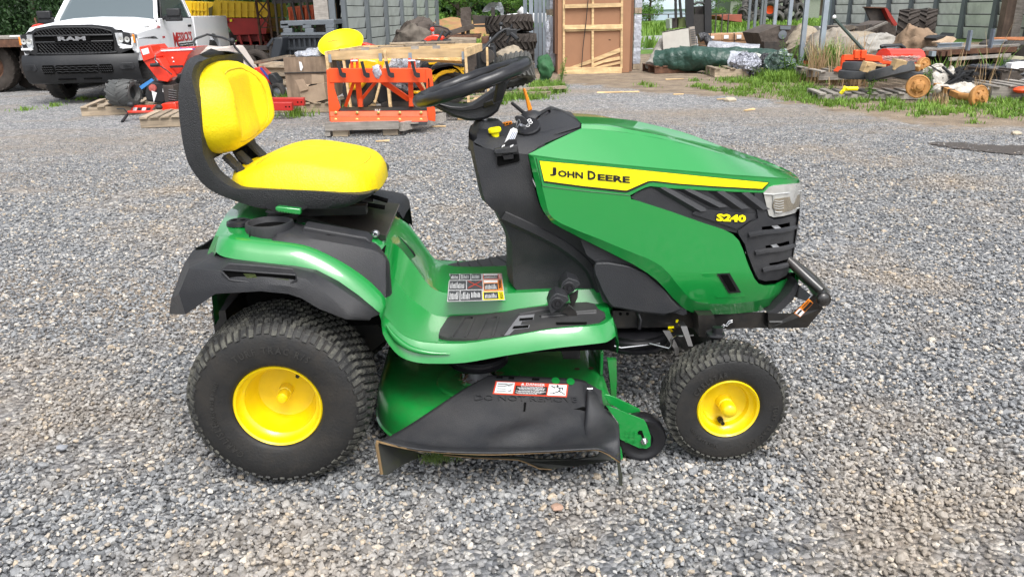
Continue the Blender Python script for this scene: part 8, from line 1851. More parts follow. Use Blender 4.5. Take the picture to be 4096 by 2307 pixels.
tag(crumple(b,.06,5,2.5).go('tan_tarpaulin',tarpt,smooth=60,solid=.01),'large tan tarpaulin spread over the scrap behind the orange machine','tarpaulin')
b = blob(at(21,100,640,13.6),.55,.5,.38,.12,3,2.5,30,18,flat=0); tag(b.go('tan_sheet_bundle',pm('grey_tan_sheet',(.25,.22,.18),.75,var=.25,bump=1,bscale=8,hang=6)),'grey tan sheet bundle left of the orange machine','tarpaulin')
b = blob(at(21,700,650,13.2),.55,.4,.3,.12,6,3,30,18,flat=0); tag(b.go('grey_sheet_bundle',pm('pale_grey_sheet',(.30,.285,.255),.7,var=.25,bump=1,bscale=8,hang=6)),'pale grey sheet bundle under the black seat frame','tarpaulin')
b = blob(at(21,1150,640,12.8),.42,.35,.36,.12,8,3,30,18,flat=0); tag(b.go('brown_sheet_bundle',pm('brown_paper',(.24,.16,.10),.8,var=.3,bump=1,bscale=8,hang=6,dirt=(.12,.09,.06),dscale=4)),'brown paper sheet bundle below the two tractor tyres','paper bale')
tag(blob(at(21,1360,590,12.9),.22,.2,.16,.1,9,5,24,14).go('crumpled_paper',pm('cream_paper',(.55,.47,.38),.8,var=.2)),'crumpled cream paper at the left end of the rack','paper')
g_ = 'pair of tractor tyres by the barn wall'
big_tyre(*at(21,1060,400,15.3),.40,.40,(0,0,R(62)),'left tractor tyre of the upright pair by the barn wall',mat=tyb,lugs=18,grp=g_,rin=.55,lh=.05)
big_tyre(*at(21,1290,390,15.9),.41,.40,(0,0,R(62)),'right tractor tyre of the upright pair by the barn wall',mat=tyb,lugs=18,grp=g_,rin=.55,lh=.05)
tag(MB().box(9.0,10.9,15.0,16.6,0,.24).go('tyre_plinth',tarpd),'dark low crate carrying the two upright tractor tyres','crate')
# metal rack / flatbed with steel channels
o = thing('scrap_rack', (10,11.6,0), 'long low rack of grey boards and steel beams along the barn wall', 'rack')
pr_ = [at(21,1250,665,11.6),at(21,1800,660,11.3),at(21,2515,600,11.0),at(21,2480,590,12.6),at(21,1850,610,12.6),at(21,1330,620,12.6)]
part(MB().prism(pr_,(0,0,-.05)),'deck_board',gwood,o)
for k in range(6): a_ = pr_[0].lerp(pr_[5],k/5.5); c_ = pr_[2].lerp(pr_[3],k/5.5); part(MB().bar(a_+Vector((0,0,.02)),c_+Vector((0,0,.02)),.14,.025),'plank',gwood,o,smooth=0)
part(MB().bar(at(21,1300,690,11.5),at(21,2480,640,10.9),.08,.08),'side_beam',rust,o)
for x in (1390,1510,1590,1780,1930,2080): part(MB().ob(at(21,x,697,11.3),(.07,.1,.08)),'stake_pocket',gst if x in (1390,1930) else rust,o)
part(MB().bar(at(21,1600,770,11.0),at(21,2400,715,10.8),.05,.05),'lower_rail',gwood,o)
for x in (1330,1650,2000,2350): p = at(21,x,700,11.6); part(MB().box(p.x-.06,p.x+.06,11.7,11.85,0,p.z),'leg',dkst,o)
part(MB().box(at(21,1350,700,11.9).x,at(21,2550,700,11.9).x,11.9,12.4,.02,.4),'dark_base',dkst,o)
for i,(x0,x1,y0,y1,Y,l) in enumerate(((1815,1885,395,655,11.2,'left upright blue grey steel channel standing on the rack'),(2110,2175,375,635,11.1,'right upright blue grey steel channel standing on the rack'))):
    a_, c_ = at(21,x0,y1,Y), at(21,x1,y0,Y); b = MB().box(a_.x,c_.x,Y,Y+.015,a_.z,c_.z).box(a_.x,a_.x+.015,Y-.07,Y,a_.z,c_.z).box(c_.x-.015,c_.x,Y-.07,Y,a_.z,c_.z); oo = b.go('steel_channel',pm('blue_grey_steel',(.19,.22,.27),.5,metal=.2,var=.25,vscale=5),smooth=0); tag(oo,l,'steel channel','upright steel channels on the rack')
def ibeam(x0,y0,x1,y1,Y,l):
    a_, c_ = at(21,x0,y0,Y), at(21,x1,y1,Y); b = MB(); b.bar(a_,c_,.02,.10); 
    for s_ in (-.055,.055): b.bar(a_+Vector((0,0,s_)),c_+Vector((0,0,s_)),.1,.014)
    tag(b.go('steel_beam',gst,smooth=0),l,'steel beam','steel beams lying on the rack')
ibeam(1455,610,1770,600,11.7,'longer steel I beam lying at the left of the rack'); ibeam(2160,568,2330,565,11.7,'short steel I beam lying at the right of the rack')
tag(MB().prism([at(21,x,y,12) for x,y in [(1440,500),(1500,465),(1650,460),(1680,430),(1665,480),(1600,510),(1450,535)]],(0,.4,0)).go('black_sheet_scrap',tblk),'bent black sheet scrap on top of the rack','scrap')
tag(crumple(tp(21,[(1500,545),(1560,520),(1620,500),(1660,475),(1705,510),(1640,560),(1520,570)],11.8,.3),.03,2,6).go('cardboard_scrap',pm('peach_card',(.5,.36,.24),.8,var=.2)),'peach coloured cardboard scraps piled on the rack','cardboard')
dr = thing('steel_drum_lid', at(21,2500,560,11.5), 'large dark tyre with a rusty rim lying flat at the right edge', 'wheel'); part(MB().lathe([(-.25,.45),(-.2,.62),(0,.66),(.05,.6),(.06,.5)],at(21,2560,560,12),'z',30),'tyre',tyr,dr,smooth=50); part(MB().lathe([(.06,.5),(.08,.48),(.04,.44),(.02,0)],at(21,2560,555,12),'z',30),'rusty_rim',pm('orange_rust',(.30,.11,.04),.8,var=.4),dr); part(MB().box(dr.location.x-.2,dr.location.x+.9,11.6,12.5,0,dr.location.z-.3),'stand',dkst,dr)
# orange-red implement with pole, black seat frame
o = T21('orange_machine','orange red loader implement with shredded wrapping behind the stacked tyres','implement',500,750,10.0); o.location.z = 0
part(tb(21,[(225,905,10.0),(235,735,10.0)],10,.035),'side_post',ora,o); part(MB().bar(at(21,230,745,10),at(21,510,745,10),.08,.07),'cross_bar',ora,o); part(tp(21,[(500,715),(560,705),(740,730),(755,800),(700,800),(520,795),(505,760)],9.95,.3),'gear_plate',ora,o,bev=.01); part(tp(21,[(700,795),(880,800),(900,830),(720,825)],9.9,.3),'lower_plate',ora,o)
part(tp(21,[(180,930),(240,870),(262,880),(250,920),(200,945)],9.8,.2),'foot_plate',ora,o); part(MB().bar(at(21,250,790,10.05),at(21,500,785,10.05),.05,.12),'dark_roller',dred2,o)
for x in (405,490): part(MB().ob(at(21,x,705,9.98),(.08,.08,.12)),'lug',ora,o,bev=.01)
part(MB().cyl(at(21,120,240,10.4),at(21,540,700,10.1),.022,8),'long_pole',pm('dark_green_pole',(.02,.04,.03),.5),o); part(MB().sphere(at(21,120,225,10.4),.03,8,6),'pole_tip',white,o)
part(MB().cyl(at(21,750,760,10.3),at(21,1190,760,10.6),.15,14),'drum',red,o,smooth=40)
b = MB(); rn = random.Random(6)
for i in range(260): 
    p = at(21,rn.uniform(770,1200),rn.uniform(730,810),10.12+rn.uniform(0,.1)); d = Vector((rn.uniform(.03,.10),rn.uniform(-.02,.02),rn.uniform(-.012,.012))); b.bar(p-d,p+d,.012,.003)
q = part(b,'shredded_wrap',pm('pinkish_shreds',(.55,.42,.38),.7,var=.4,vscale=20),o); q['kind'] = 'stuff'
part(MB().bar(at(21,870,722,10.2),at(21,1130,715,10.3),.03,.03),'red_strip',red,o)
o = T21('seat_frame','black tubular seat frame lying on the pale sheet bundle','seat frame',840,640,12.3)
part(tb(21,[(720,610),(760,600),(980,590),(1020,620),(1030,690)],12.3,.035),'tube_frame',tblk,o,smooth=60); part(bd(21,690,660,940,645,12.2,12.2,.06,.05),'lower_bar',tblk,o); part(bd(21,790,625,960,618,12.25,12.25,.03,.03),'bright_bar',zinc,o); part(MB().ob(at(21,850,680,12.3),(.16,.2,.12)),'seat_post',tblk,o,bev=.01)
# pallets, tyres and drums in front
pallet(U(21,650,1120,Z=0)+Vector((.15,.75,.10)),1.9,1.3,R(-4),'grey wooden pallet carrying the stacked old tyres',mat=gwood,h=.14,n=9)
pp_ = pallet(U(21,900,1300,Z=0)+Vector((.1,.45,0)),2.0,.75,R(-9),'lower grey pallet lying in the grass under the tyre pallet',mat=gwood,h=.09,n=12)
g_ = 'old tyres lying on the grey pallet'
tyd = pm('grey_old_tyre',(.05,.053,.058),.6,var=.3,vscale=9,dirt=(.12,.11,.10),dscale=5,damt=.5)
big_tyre(*at(21,420,960,9.5),.26,.12,(R(90),0,0),'lower left tyre of the old tyres lying on the pallet',mat=tyd,lugs=0,grp=g_,rin=.62,nm='worn_casing')
big_tyre(*at(21,480,870,9.5),.27,.13,(R(86),R(4),0),'upper left tyre of the old tyres lying on the pallet',mat=tyd,lugs=0,grp=g_,rin=.62,nm='worn_casing')
big_tyre(*at(21,840,930,9.0),.31,.14,(R(78),R(-12),0),'largest tilted old tyre in front on the pallet',mat=tyd,lugs=0,grp=g_,rin=.64,nm='worn_casing')
big_tyre(*at(21,1080,960,9.5),.26,.12,(R(94),R(6),0),'rightmost old tyre tucked behind the tilted one',mat=tyd,lugs=0,grp=g_,rin=.62,nm='worn_casing')
for i,(x,y,Y,l) in enumerate(((950,840,8.75,'pale wooden block resting on the rim of the tilted tyre'),(560,870,9.05,'pale wooden block with sawn end on the upper left tyre'))):
    oo = MB().ob(at(21,x,y,Y),(.17,.09,.13),(0.2,.15,.2)).go('wood_block',nwood,smooth=0); tag(oo,l,'wood block','wood blocks on the old tyres')
tag(MB().bar(at(21,530,840,9.0),at(21,760,850,9.3),.07,.03).go('wood_lath',nwood,smooth=0),'short pine lath bridging the two front tyres','wood lath','wood laths on the old tyres'); tag(MB().bar(at(21,1000,815,9.2),at(21,1220,855,9.2),.06,.03).go('wood_lath',nwood,smooth=0),'short pine lath lying right of the tilted tyre','wood lath','wood laths on the old tyres')
def drum(c, ax, r_, label, beam=None):
    o = thing('axle_hub', c, label, 'axle hub', 'ochre axle hubs'); A = Vector(ax).normalized()
    part(MB().lathe([(-.07,0),(-.07,r_*.5),(-.06,r_*.85),(-.03,r_),(0,r_*1.02),(.012,r_),(.018,r_*.92),(.012,r_*.86),(.012,r_*.62),(.022,r_*.56),(.03,r_*.5)],c,ax,36),'brake_drum',brn,o,smooth=30)
    part(MB().lathe([(.03,r_*.5),(.045,r_*.42),(.05,r_*.25),(.075,r_*.22),(.08,0)],c,ax,20),'hub_boss',brn,o,smooth=30)
    s1 = A.cross(Vector((0,0,1))).normalized(); s2 = A.cross(s1)
    for k in range(6): g = 2*pi*k/6+.3; p = Vector(c)+(s1*cos(g)+s2*sin(g))*r_*.55; part(MB().cyl(p+A*.01,p+A*.045,.012,8),'wheel_stud',brn,o)
    if beam:
        P = [Vector(b_) for b_ in beam]; part(MB().bar(P[0],P[1],.07,.07),'axle_beam',brn,o)
        for t_ in (.35,.6): m_ = P[0].lerp(P[1],t_); part(MB().bar(m_,m_+(P[1]-P[0]).normalized()*.03,.082,.082),'clamp_band',dkst,o)
        if len(P) > 2: part(MB().cyl(P[1],P[2],.05,12),'spindle',brn,o)
    return o
drum(at(21,1205,1120,8.3),(-.25,-1,.05),.145,'large ochre brake drum on axle at the right end of the grey pallet')
drum(at(21,1280,870,9.6),(.5,-1,.05),.135,'ochre brake drum behind the pallet beside the pine lath')
drum(at(21,2000,1255,7.9),(.35,-1,.1),.142,'ochre brake drum with long beam lying in the grass at right',beam=[at(21,1430,1110,8.9),at(21,1760,1250,8.3),at(21,1960,1270,8.0)])
tag(tb(21,[(200,1215,8.2),(250,1160,8.2),(320,1150,8.2),(420,1150,8.2)],8.2,.025).go('yellow_glove',dyel,smooth=60),'yellow work glove lying on the edge of the grey pallet','glove')
tag(tb(21,[(300,1150,8.15),(250,1130,8.15),(240,1180,8.15)],8.15,.02).go('yellow_strap',dyel,smooth=60),'yellow strap end beside the work glove','strap')
rn = random.Random(9)
b = MB()
for i in range(60): p = at(21,rn.uniform(1500,1900),rn.uniform(920,1080),9.0+rn.uniform(0,.5)); d = Vector((rn.uniform(-.2,.2),rn.uniform(-.1,.1),rn.uniform(-.06,.1))); b.bar(p-d,p+d,rn.uniform(.01,.04),rn.uniform(.01,.03))
oo = b.go('black_scrap_pile',tblk); oo['kind'] = 'stuff'
tag(blob(at(21,1500,1010,9.2),.22,.22,.16,.1,3,6,26,16).go('white_net_bundle',pm('dirty_white_net',(.45,.42,.37),.85,var=.35,vscale=14,bump=2,bscale=30)),'dirty white netting bundle right of the grey pallet','netting')
tag(blob(at(21,1740,1180,8.8),.38,.2,.09,.06,5,6,26,16,flat=.02).go('white_net_bundle',MATS['dirty_white_net']),'flat dirty white netting heap behind the ochre axle beam','netting')
for k,(x,y,Y,r_) in enumerate(((2130,890,10.3,.24),(2130,960,10.3,.25),(2430,950,9.9,.27),(2430,1020,9.9,.27),(2520,830,10.6,.25))):
    o = thing('black_ring', at(21,x,y,Y), ['upper black rubber ring of the left stack at right edge','lower black rubber ring of the left stack at right edge','upper black rubber ring of the nearer stack at right edge','lower black rubber ring of the nearer stack at right edge','black rubber ring farthest back at the right edge'][k], 'rubber ring','black rubber rings at the right edge')
    rr_ = []
    for i in range(26): g = 2*pi*i/26; rr_.append(o.location+Vector((cos(g)*r_,sin(g)*r_,.01*(i%2))))
    part(MB().tube(rr_,.055,6,closed=True),'ring_body',bplas,o,smooth=20)
tag(crumple(MB().ob(at(21,2500,860,10.0),(.3,.2,.1)),.05,3,8).go('scrap_piece',white),'white crumpled scrap on top of the black rings','scrap')
pallet(at(21,2250,1080,9.9)*1.0*Vector((1,1,1)) if False else Vector((9.1,10.2,.0)),2.0,1.2,R(3),'dark weathered pallet under the black rings',mat=tarpd,h=.3,n=9)
pallet(U(21,2500,1320,Z=0)+Vector((.4,.5,0)),1.3,.9,R(-5),'pale grey pallet in the grass at the lower right of the scrap',mat=gwood,h=.2,n=7)
tag(MB().sphere(at(21,2560,1165,8.3),.09,10,6,(1.4,1,.5)).go('orange_lump',ora),'small orange red cap on the pale grey pallet','cap')
tag(tp(21,[(2300,740),(2576,735),(2576,820),(2330,820)],11.2,.3).go('pale_block',pm('mossy_concrete',(.42,.40,.28),.9,var=.3)),'pale mossy concrete block under the rack at the right edge','concrete block')
# ------------------------------------------------------------------ far lane, tyres, pickup, building
RD = pm('lane_asphalt',(.30,.305,.31),.9,var=.15,vscale=2)
ln_ = [(4.2,24.5),(7.8,37.5),(14,41),(30,58),(60,80),(120,110),(120,90),(60,62),(24,38.5),(17.5,29.5),(13,26.5),(10,24.5)]
b = MB(); b.v = [Vector((x,y,.004)) for x,y in ln_]; b.f = [tuple(range(len(ln_)))]; b.go('lane',RD,None,smooth=0,kind='structure')
o0 = thing('discarded_tyre',(0,0,0),'discarded tyre lying in the far tyre pile beyond the lane','tyre','discarded tyres in the far pile'); 
tyf = pm('far_tyre',(.05,.048,.045),.8,var=.3,vscale=3,dirt=(.16,.14,.11),dscale=2,damt=.6,objrand=.4); tyre_mesh(.42,.28,.24,mat=tyf,par=o0,n=20)
rn = random.Random(21); first = True
for i in range(64):
    t_ = rn.random(); px = 1500+t_*820; hgt = .3+1.9*math.sin(pi*min(1,max(0,(t_+.05)/1.1)))**.6
    z = rn.uniform(.1,hgt); Y = 58+rn.uniform(0,3)+z*.8; p = U(22,px,250,Y=Y); loc = Vector((p.x,Y,z+.2)); rot = (rn.uniform(-.6,.6)+ (pi/2 if rn.random()<.3 else 0),rn.uniform(-.5,.5),rn.uniform(-1,1)); s_ = rn.uniform(.8,1.35)
    if first: o0.location = loc; o0.rotation_euler = rot; first = False
    else: dup(o0, loc, rot=rot, scale=s_)
o = thing('orange_rimmed_wheel', U(22,1870,125,Y=56.5), 'tyre with a bright orange rim in the far tyre pile', 'wheel'); w_ = tyre_mesh(.55,.35,.3,mat=tyf,par=o,n=24); MB().lathe([(-.1,.3),(-.05,.2),(-.08,0)],(0,0,0),'y',20).go('rim',ora,o,world=False); o.rotation_euler = (.2,0,-.5)
o = thing('rust_red_bin', U(22,1400,230,Y=50), 'low rust red steel bin in the grass left of the far tyre pile','steel bin'); o.location.z = 0
part(tp(22,[(1220,205),(1505,188),(1505,290),(1260,255)],50,3),'bin_side',pm('faded_red_rust',(.26,.07,.045),.8,var=.3,vscale=1),o)
pk = thing('far_pickup', U(21,330,280,Z=0)+Vector((.6,.5,0)), 'white pickup parked beyond the barn with only its tail showing', 'truck', rz=0); Yp = 46
pk.location = (U(21,330,150,Y=Yp).x,Yp,0)
part(tp(21,[(180,-80),(620,-80),(620,190),(470,190),(455,100),(425,190),(350,195),(285,195),(200,150),(178,130)],Yp,1.9),'bed_side',wpaint,pk,bev=.04); part(tp(21,[(235,22),(295,22),(292,105),(240,105)],Yp-.03,.1),'tail_light',pm('tail_light_red',(.7,.03,.02),.3),pk); part(tp(21,[(152,150),(280,145),(290,195),(340,200),(330,215),(170,222)],Yp-.05,1.9),'rear_bumper',tblk,pk,bev=.03)
for yy in (.35,1.6): w_ = tyre_mesh(.42,.28,.24,mat=tyr,par=pk,name='wheel'); w_.location = (U(21,430,230,Y=Yp).x-pk.location.x+.1,yy,.42)
part(tp(21,[(195,40),(215,40),(213,85),(196,85)],Yp-.02,.02),'reflector_glass',filmc,pk)
fb = thing('far_building', (18,96,0), 'long pale blue and white low building far beyond the lane', 'building'); part(MB().box(10,32,95,104,0,1.2),'base_wall',pm('pale_blue_wall',(.45,.53,.66),.6,var=.1,vscale=.3),fb); part(MB().box(9.8,32.2,94.8,104.2,1.2,3.4),'upper_wall',pm('bluish_white_wall',(.6,.67,.78),.5,var=.15,vscale=.4),fb); part(MB().box(9.6,32.4,94.6,104.4,3.4,3.7),'roof',gst,fb)
dbf = thing('far_shed', (31,92,0), 'dull green grey low shed beyond the far tyre pile', 'shed'); part(MB().box(28,38,88,94,0,2.4),'wall',pm('dull_green_wall',(.2,.22,.18),.8,var=.2),dbf); part(MB().prism([(27.5,87.6,2.4),(38.5,87.6,2.4),(38.5,91,4),(27.5,91,4)],(0,.1,.1)),'roof',gst,dbf)
# ------------------------------------------------------------------ vegetation
def leafm(nm, c1, c2, tr=.25):
    M = bpy.data.materials.new(nm); M.use_nodes = True; t = M.node_tree; b = t.nodes['Principled BSDF']; b.inputs['Roughness'].default_value = .65
    g = t.nodes.new('ShaderNodeNewGeometry'); n = t.nodes.new('ShaderNodeTexNoise'); n.inputs['Scale'].default_value = .9; n.inputs['Detail'].default_value = 5; t.links.new(g.outputs['Position'], n.inputs['Vector'])
    a = t.nodes.new('ShaderNodeMath'); a.operation = 'MULTIPLY_ADD'; t.links.new(g.outputs['Random Per Island'], a.inputs[0]); a.inputs[1].default_value = .5; 
    s = t.nodes.new('ShaderNodeMath'); s.operation = 'MULTIPLY'; s.inputs[1].default_value = .9; t.links.new(n.outputs[0], s.inputs[0]); t.links.new(s.outputs[0], a.inputs[2])
    r = t.nodes.new('ShaderNodeValToRGB'); r.color_ramp.elements[0].position = .3; r.color_ramp.elements[1].position = .95; r.color_ramp.elements[0].color = (*c1,1); r.color_ramp.elements[1].color = (*c2,1); t.links.new(a.outputs[0], r.inputs[0]); t.links.new(r.outputs[0], b.inputs['Base Color'])
    tb_ = t.nodes.new('ShaderNodeBsdfTranslucent'); t.links.new(r.outputs[0], tb_.inputs[0]); m_ = t.nodes.new('ShaderNodeMixShader'); m_.inputs[0].default_value = tr; t.links.new(b.outputs[0], m_.inputs[1]); t.links.new(tb_.outputs[0], m_.inputs[2]); t.links.new(m_.outputs[0], t.nodes['Material Output'].inputs[0]); MATS[nm] = M; return M
ever = leafm('evergreen_leaves',(.010,.030,.012),(.045,.10,.03)); brl = leafm('broad_leaves',(.02,.055,.012),(.10,.20,.03)); spr = leafm('bright_leaves',(.03,.09,.012),(.18,.34,.05)); grm = leafm('grass_blades',(.05,.13,.012),(.22,.36,.05),.3); dry = leafm('dry_stalks',(.20,.12,.06),(.50,.36,.2))
bark = pm('bark',(.08,.06,.045),.9,var=.4,vscale=3)
def leaves(b, c, rx, rz, n, s_, rn, cone=False):
    for i in range(n):
        while True:
            p = Vector((rn.uniform(-1,1),rn.uniform(-1,1),rn.uniform(-1,1)))
            if .35 < p.length < 1: break
        if cone:
            h = rn.random()**1.4; r_ = (1-h)**.8*rx*rn.uniform(.55,1.05); g = rn.uniform(0,2*pi); q = Vector((cos(g)*r_, sin(g)*r_, h*rz*2-rz))
            q += Vector((0,0,-.18*r_))
        else: q = Vector((p.x*rx,p.y*rx,p.z*rz))
        q = c+q+Vector((noise.noise(q*.9)*.3,noise.noise(q*.9+Vector((5,0,0)))*.3,0))
        d1 = Vector((rn.gauss(0,1),rn.gauss(0,1),rn.gauss(0,.6))).normalized()*s_*rn.uniform(.6,1.3); d2 = d1.cross(Vector((rn.gauss(0,1),rn.gauss(0,1),rn.gauss(0,1)))).normalized()*s_*.45
        k = len(b.v); b.v += [q-d1*.5,q+d2*.5,q+d1*.5,q-d2*.5]; b.f.append((k,k+1,k+2,k+3))
def tree(nm, label, mat, H_, rx, n, s_, cone, seed):
    rn = random.Random(seed); o = thing(nm,(0,0,0),label,'tree')
    MB().tube([(0,0,0),(rn.uniform(-.1,.1),0,H_*.3),(rn.uniform(-.2,.2),.1,H_*.6),(0,0,H_*.92)],[H_*.028,H_*.02,H_*.012,.02],8).go('trunk',bark,o,world=False)
    lb = MB()
    for k in range(7): g = rn.uniform(0,6.3); z = H_*rn.uniform(.25,.7); lb.tube([(0,0,z),(cos(g)*rx*.4,sin(g)*rx*.4,z+rx*.2),(cos(g)*rx*.75,sin(g)*rx*.75,z+rx*.45)],[H_*.01,H_*.006,.01],5)
    q = lb.go('limbs',bark,o,world=False); b = MB()
    if cone: leaves(b,Vector((0,0,H_/2+.1)),rx,H_/2,n,s_,rn,True)
    else:
        for k in range(16):
            g = rn.uniform(0,6.3); z = rn.uniform(.12,.85); w_ = math.sin(pi*min(1,z*.9+.12))**.5; rr = rx*w_*rn.uniform(.2,.75); cr2 = rx*rn.uniform(.32,.5)
            leaves(b,Vector((cos(g)*rr,sin(g)*rr,H_*z)),cr2,cr2*.75,n//16,s_,rn)
    b.go('crown',mat,o,world=False,smooth=0,normals=False); return o
T1 = tree('evergreen_tree','dark evergreen tree in the row behind the left lawn',ever,9,2.6,9000,.22,True,1)
T2 = tree('evergreen_tree','broad evergreen tree in the row behind the left lawn',ever,11,3.2,10000,.26,True,2)
T3 = tree('leafy_tree','leafy green tree in the wood beyond the sheds',brl,10,3.6,11000,.24,False,3)
T4 = tree('leafy_tree','bright green bushy tree beyond the sheds',spr,7,3.0,9000,.2,False,4)
rn = random.Random(31); used = set()
def plant(src, x, y, s_, label, grp):
    rz = rn.uniform(0,6.3)
    if src.name not in used: used.add(src.name); src.location = (x,y,-.1); src.rotation_euler = (0,0,rz); src.scale = s_ if isinstance(s_,tuple) else (s_,)*3; src['label'] = label; src['group'] = grp; return src
    return dup(src,(x,y,-.1),rz=rz,scale=s_,label=label,group=grp)
gE = 'dark evergreens behind the left lawn'; gW = 'leafy trees of the wood behind the yard'
for i in range(26): x = -52+i*2.05; plant(T1 if i%2 else T2, x+rn.uniform(-.4,.4), 64+rn.uniform(0,4)+(i%3)*2, (1.15,1.15,rn.uniform(1.7,2.2)), 'dark evergreen standing in the dense row behind the left lawn', gE)
for i in range(14): plant(T2, -55+i*4.0, 74+rn.uniform(0,3), (1.3,1.3,2.4), 'dark evergreen standing in the dense row behind the left lawn', gE)
for i in range(26): x = -2+i*3.6; plant(T3, x+rn.uniform(-1,1), 106+rn.uniform(0,8), (1.6,1.6,rn.uniform(3.6,4.8)), 'leafy tree of the distant wood beyond the lane and sheds', gW)
for i in range(18): x = -16+i*1.7; plant(T3 if i%3 else T2, x+rn.uniform(-.5,.5), 50+rn.uniform(0,6) if x < 8 else 100, (1.3,1.3,rn.uniform(2.5,3.1)) if x < 8 else (1.6,1.6,4.5), 'leafy tree of the distant wood beyond the lane and sheds', gW)
for (x,y,s_,l) in ((-2.0,36,.5,'bright green bush right beside the far end of the grey green shed'),(-.5,38,.6,'second bright bush on the bank behind the old machine'),(1.8,37,.55,'bright bush behind the clear film draped machine'),(3.4,36,.5,'bright bush seen between the steel fence channels'),(-3.2,42,.8,'taller green bush rising behind the shed end'),(30.5,62,.6,'bright green bush left of the far white pickup'),(33,66,.8,'tall bright bush behind the far white pickup'),(5.1,17.0,.13,'small green shrub at the foot of the right wrapped load'),(15,88,.8,'bush in front of the left end of the long pale building'),(19.5,90,.9,'bush before the middle of the long pale building'),(22,75,.6,'bright bush above the left of the far tyre pile'),(27,80,.8,'bush rising behind the middle of the far tyre pile')):
    o = plant(T4,x,y,s_,l,'bright bushes beyond the yard'); o['category'] = 'bush'; o.name = 'green_bush'
# bank of red earth left of the bushes
tag(crumple(blob((.2,31,0),3.2,2.5,.9,.2,3,.6,30,16,flat=-.05),.15,4,1.5).go('earth_bank',pm('red_earth',(.33,.17,.08),.95,var=.3,vscale=2,dirt=(.10,.18,.04),dscale=1.5,damt=.9)),'low bank of reddish earth and weeds behind the old machine','earth bank') 
# grass blades as one mesh: real blades, tufts following the weedy edge
def blades(nm, spots, mat, seed, h0, h1, w_, lean=.5):
    rn = random.Random(seed); V_ = []; F_ = []
    for (x,y,r_,n,k_) in spots:
        for i in range(n):
            a = rn.uniform(0,6.3); d = abs(rn.gauss(0,.5))*r_; px = x+cos(a)*d; py = y+sin(a)*d; z = gh(px,py)-.005; h = rn.uniform(h0,h1)*k_*(1-.4*min(1,d/r_)); g = rn.uniform(0,6.3); l = rn.uniform(.1,lean)*h
            dx, dy = cos(g)*l, sin(g)*l; sx, sy = -sin(g)*w_*.5, cos(g)*w_*.5; k = len(V_)
            V_ += [(px-sx,py-sy,z),(px+sx,py+sy,z),(px+dx*.4+sx*.8,py+dy*.4+sy*.8,z+h*.6),(px+dx*.4-sx*.8,py+dy*.4-sy*.8,z+h*.6),(px+dx,py+dy,z+h)]; F_ += [(k,k+1,k+2,k+3),(k+3,k+2,k+4)]
    me = bpy.data.meshes.new(nm); me.from_pydata(V_,[],F_); me.materials.append(mat); o = bpy.data.objects.new(nm,me); COL.objects.link(o); o['kind'] = 'stuff'; return o
rn = random.Random(41); sp_g = []
def zone(poly, n, r0, r1, cnt, k_, thr=-1):
    x0 = min(p[0] for p in poly); x1 = max(p[0] for p in poly); y0 = min(p[1] for p in poly); y1 = max(p[1] for p in poly); m_ = 0
    while m_ < n:
        x, y = rn.uniform(x0,x1), rn.uniform(y0,y1)
        if not inpoly(x,y,poly): continue
        if thr > -1 and noise.noise(Vector((x*.8,y*.8,3))) < thr: m_ += .2; continue
        m_ += 1; sp_g.append((x,y,rn.uniform(r0,r1),cnt,k_))
zone([(4.6,10.2),(5.2,8.8),(5.6,7.4),(6.2,6.7),(8,6.4),(14,6.2),(14,9),(9.4,9.4),(8,9.6),(6.2,9.4),(5.6,12.5),(4.9,12.8),(4.7,11.5)],560,.12,.35,50,.72)
zone([(3.8,10.4),(4.4,9.9),(5.2,7.9),(5.5,6.9),(6,6.3),(8,6.0),(12,5.6),(14,6.4),(8,6.6),(5.8,8),(5,10.6),(4.2,11.8)],110,.08,.22,30,.55)
zone([(6,12.6),(8.4,12.8),(8.6,16),(5.6,16),(5,13.4)],200,.15,.3,50,1.5)
zone([(5.6,11.8),(7.4,11.4),(7.4,12.8),(5.6,13)],90,.15,.3,60,1.5)
zone([(8.5,9.2),(13,9),(13,11.2),(9,11)],120,.15,.3,50,1.8)
zone([(-.2,9.6),(.7,9.1),(1.9,10.6),(2.0,12.2),(1.5,12.8),(1.3,10.6)],90,.1,.25,50,1.0)
for (x,y,r_,n,k_) in [(-1.9,8.6,.3,160,1.2),(-1.2,8.9,.3,120,1),(-2.5,10.5,.4,300,1.4),(-3.0,11.3,.3,100,1)]+[(*U(11,x,y,Z=0)[:2],.25,70,.6) for x,y in ((230,1030),(500,990),(780,930),(1000,915))]+[(*U(22,x,y,Z=0)[:2],.2,60,.7) for x,y in ((230,1095),(330,1120),(900,1040),(1050,1150),(1280,1180),(1480,1170),(1700,1080))]: sp_g.append((x,y,r_,n,k_))
blades('weedy_grass', sp_g, grm, 5, .03,.15,.013,1.1)
blades('tall_weeds', [(6.75+rn.uniform(-.3,.3),12.3+rn.uniform(-.5,.5),.25,40,1) for _ in range(12)]+[(*at(21,1500,880,9.6)[:2],.4,90,.9)]+[(*at(21,60,700,12)[:2],.4,120,1.1)]+[(*at(21,2250,800,10.5)[:2],.3,40,1)], spr, 6, .3,.75,.022,.7)
blades('dry_stalks', [(6.5+rn.uniform(-.35,.2),11.3+rn.uniform(-.6,.6),.22,45,1) for _ in range(9)]+[(*at(21,2060,1120,8.7)[:2],.2,60,.4)]+[(*at(21,1650,920,9.4)[:2],.3,30,.9)]+[(*at(21,2120,900,9.2)[:2],.2,14,1.3)]+[(*at(21,1500,1230,8.2)[:2],.3,60,.25)]+[(-3.6,20,1.2,200,1.2),(-4.6,20,1.,200,1)], dry, 7, .25,1.0,.012,.45)
far_sp = []
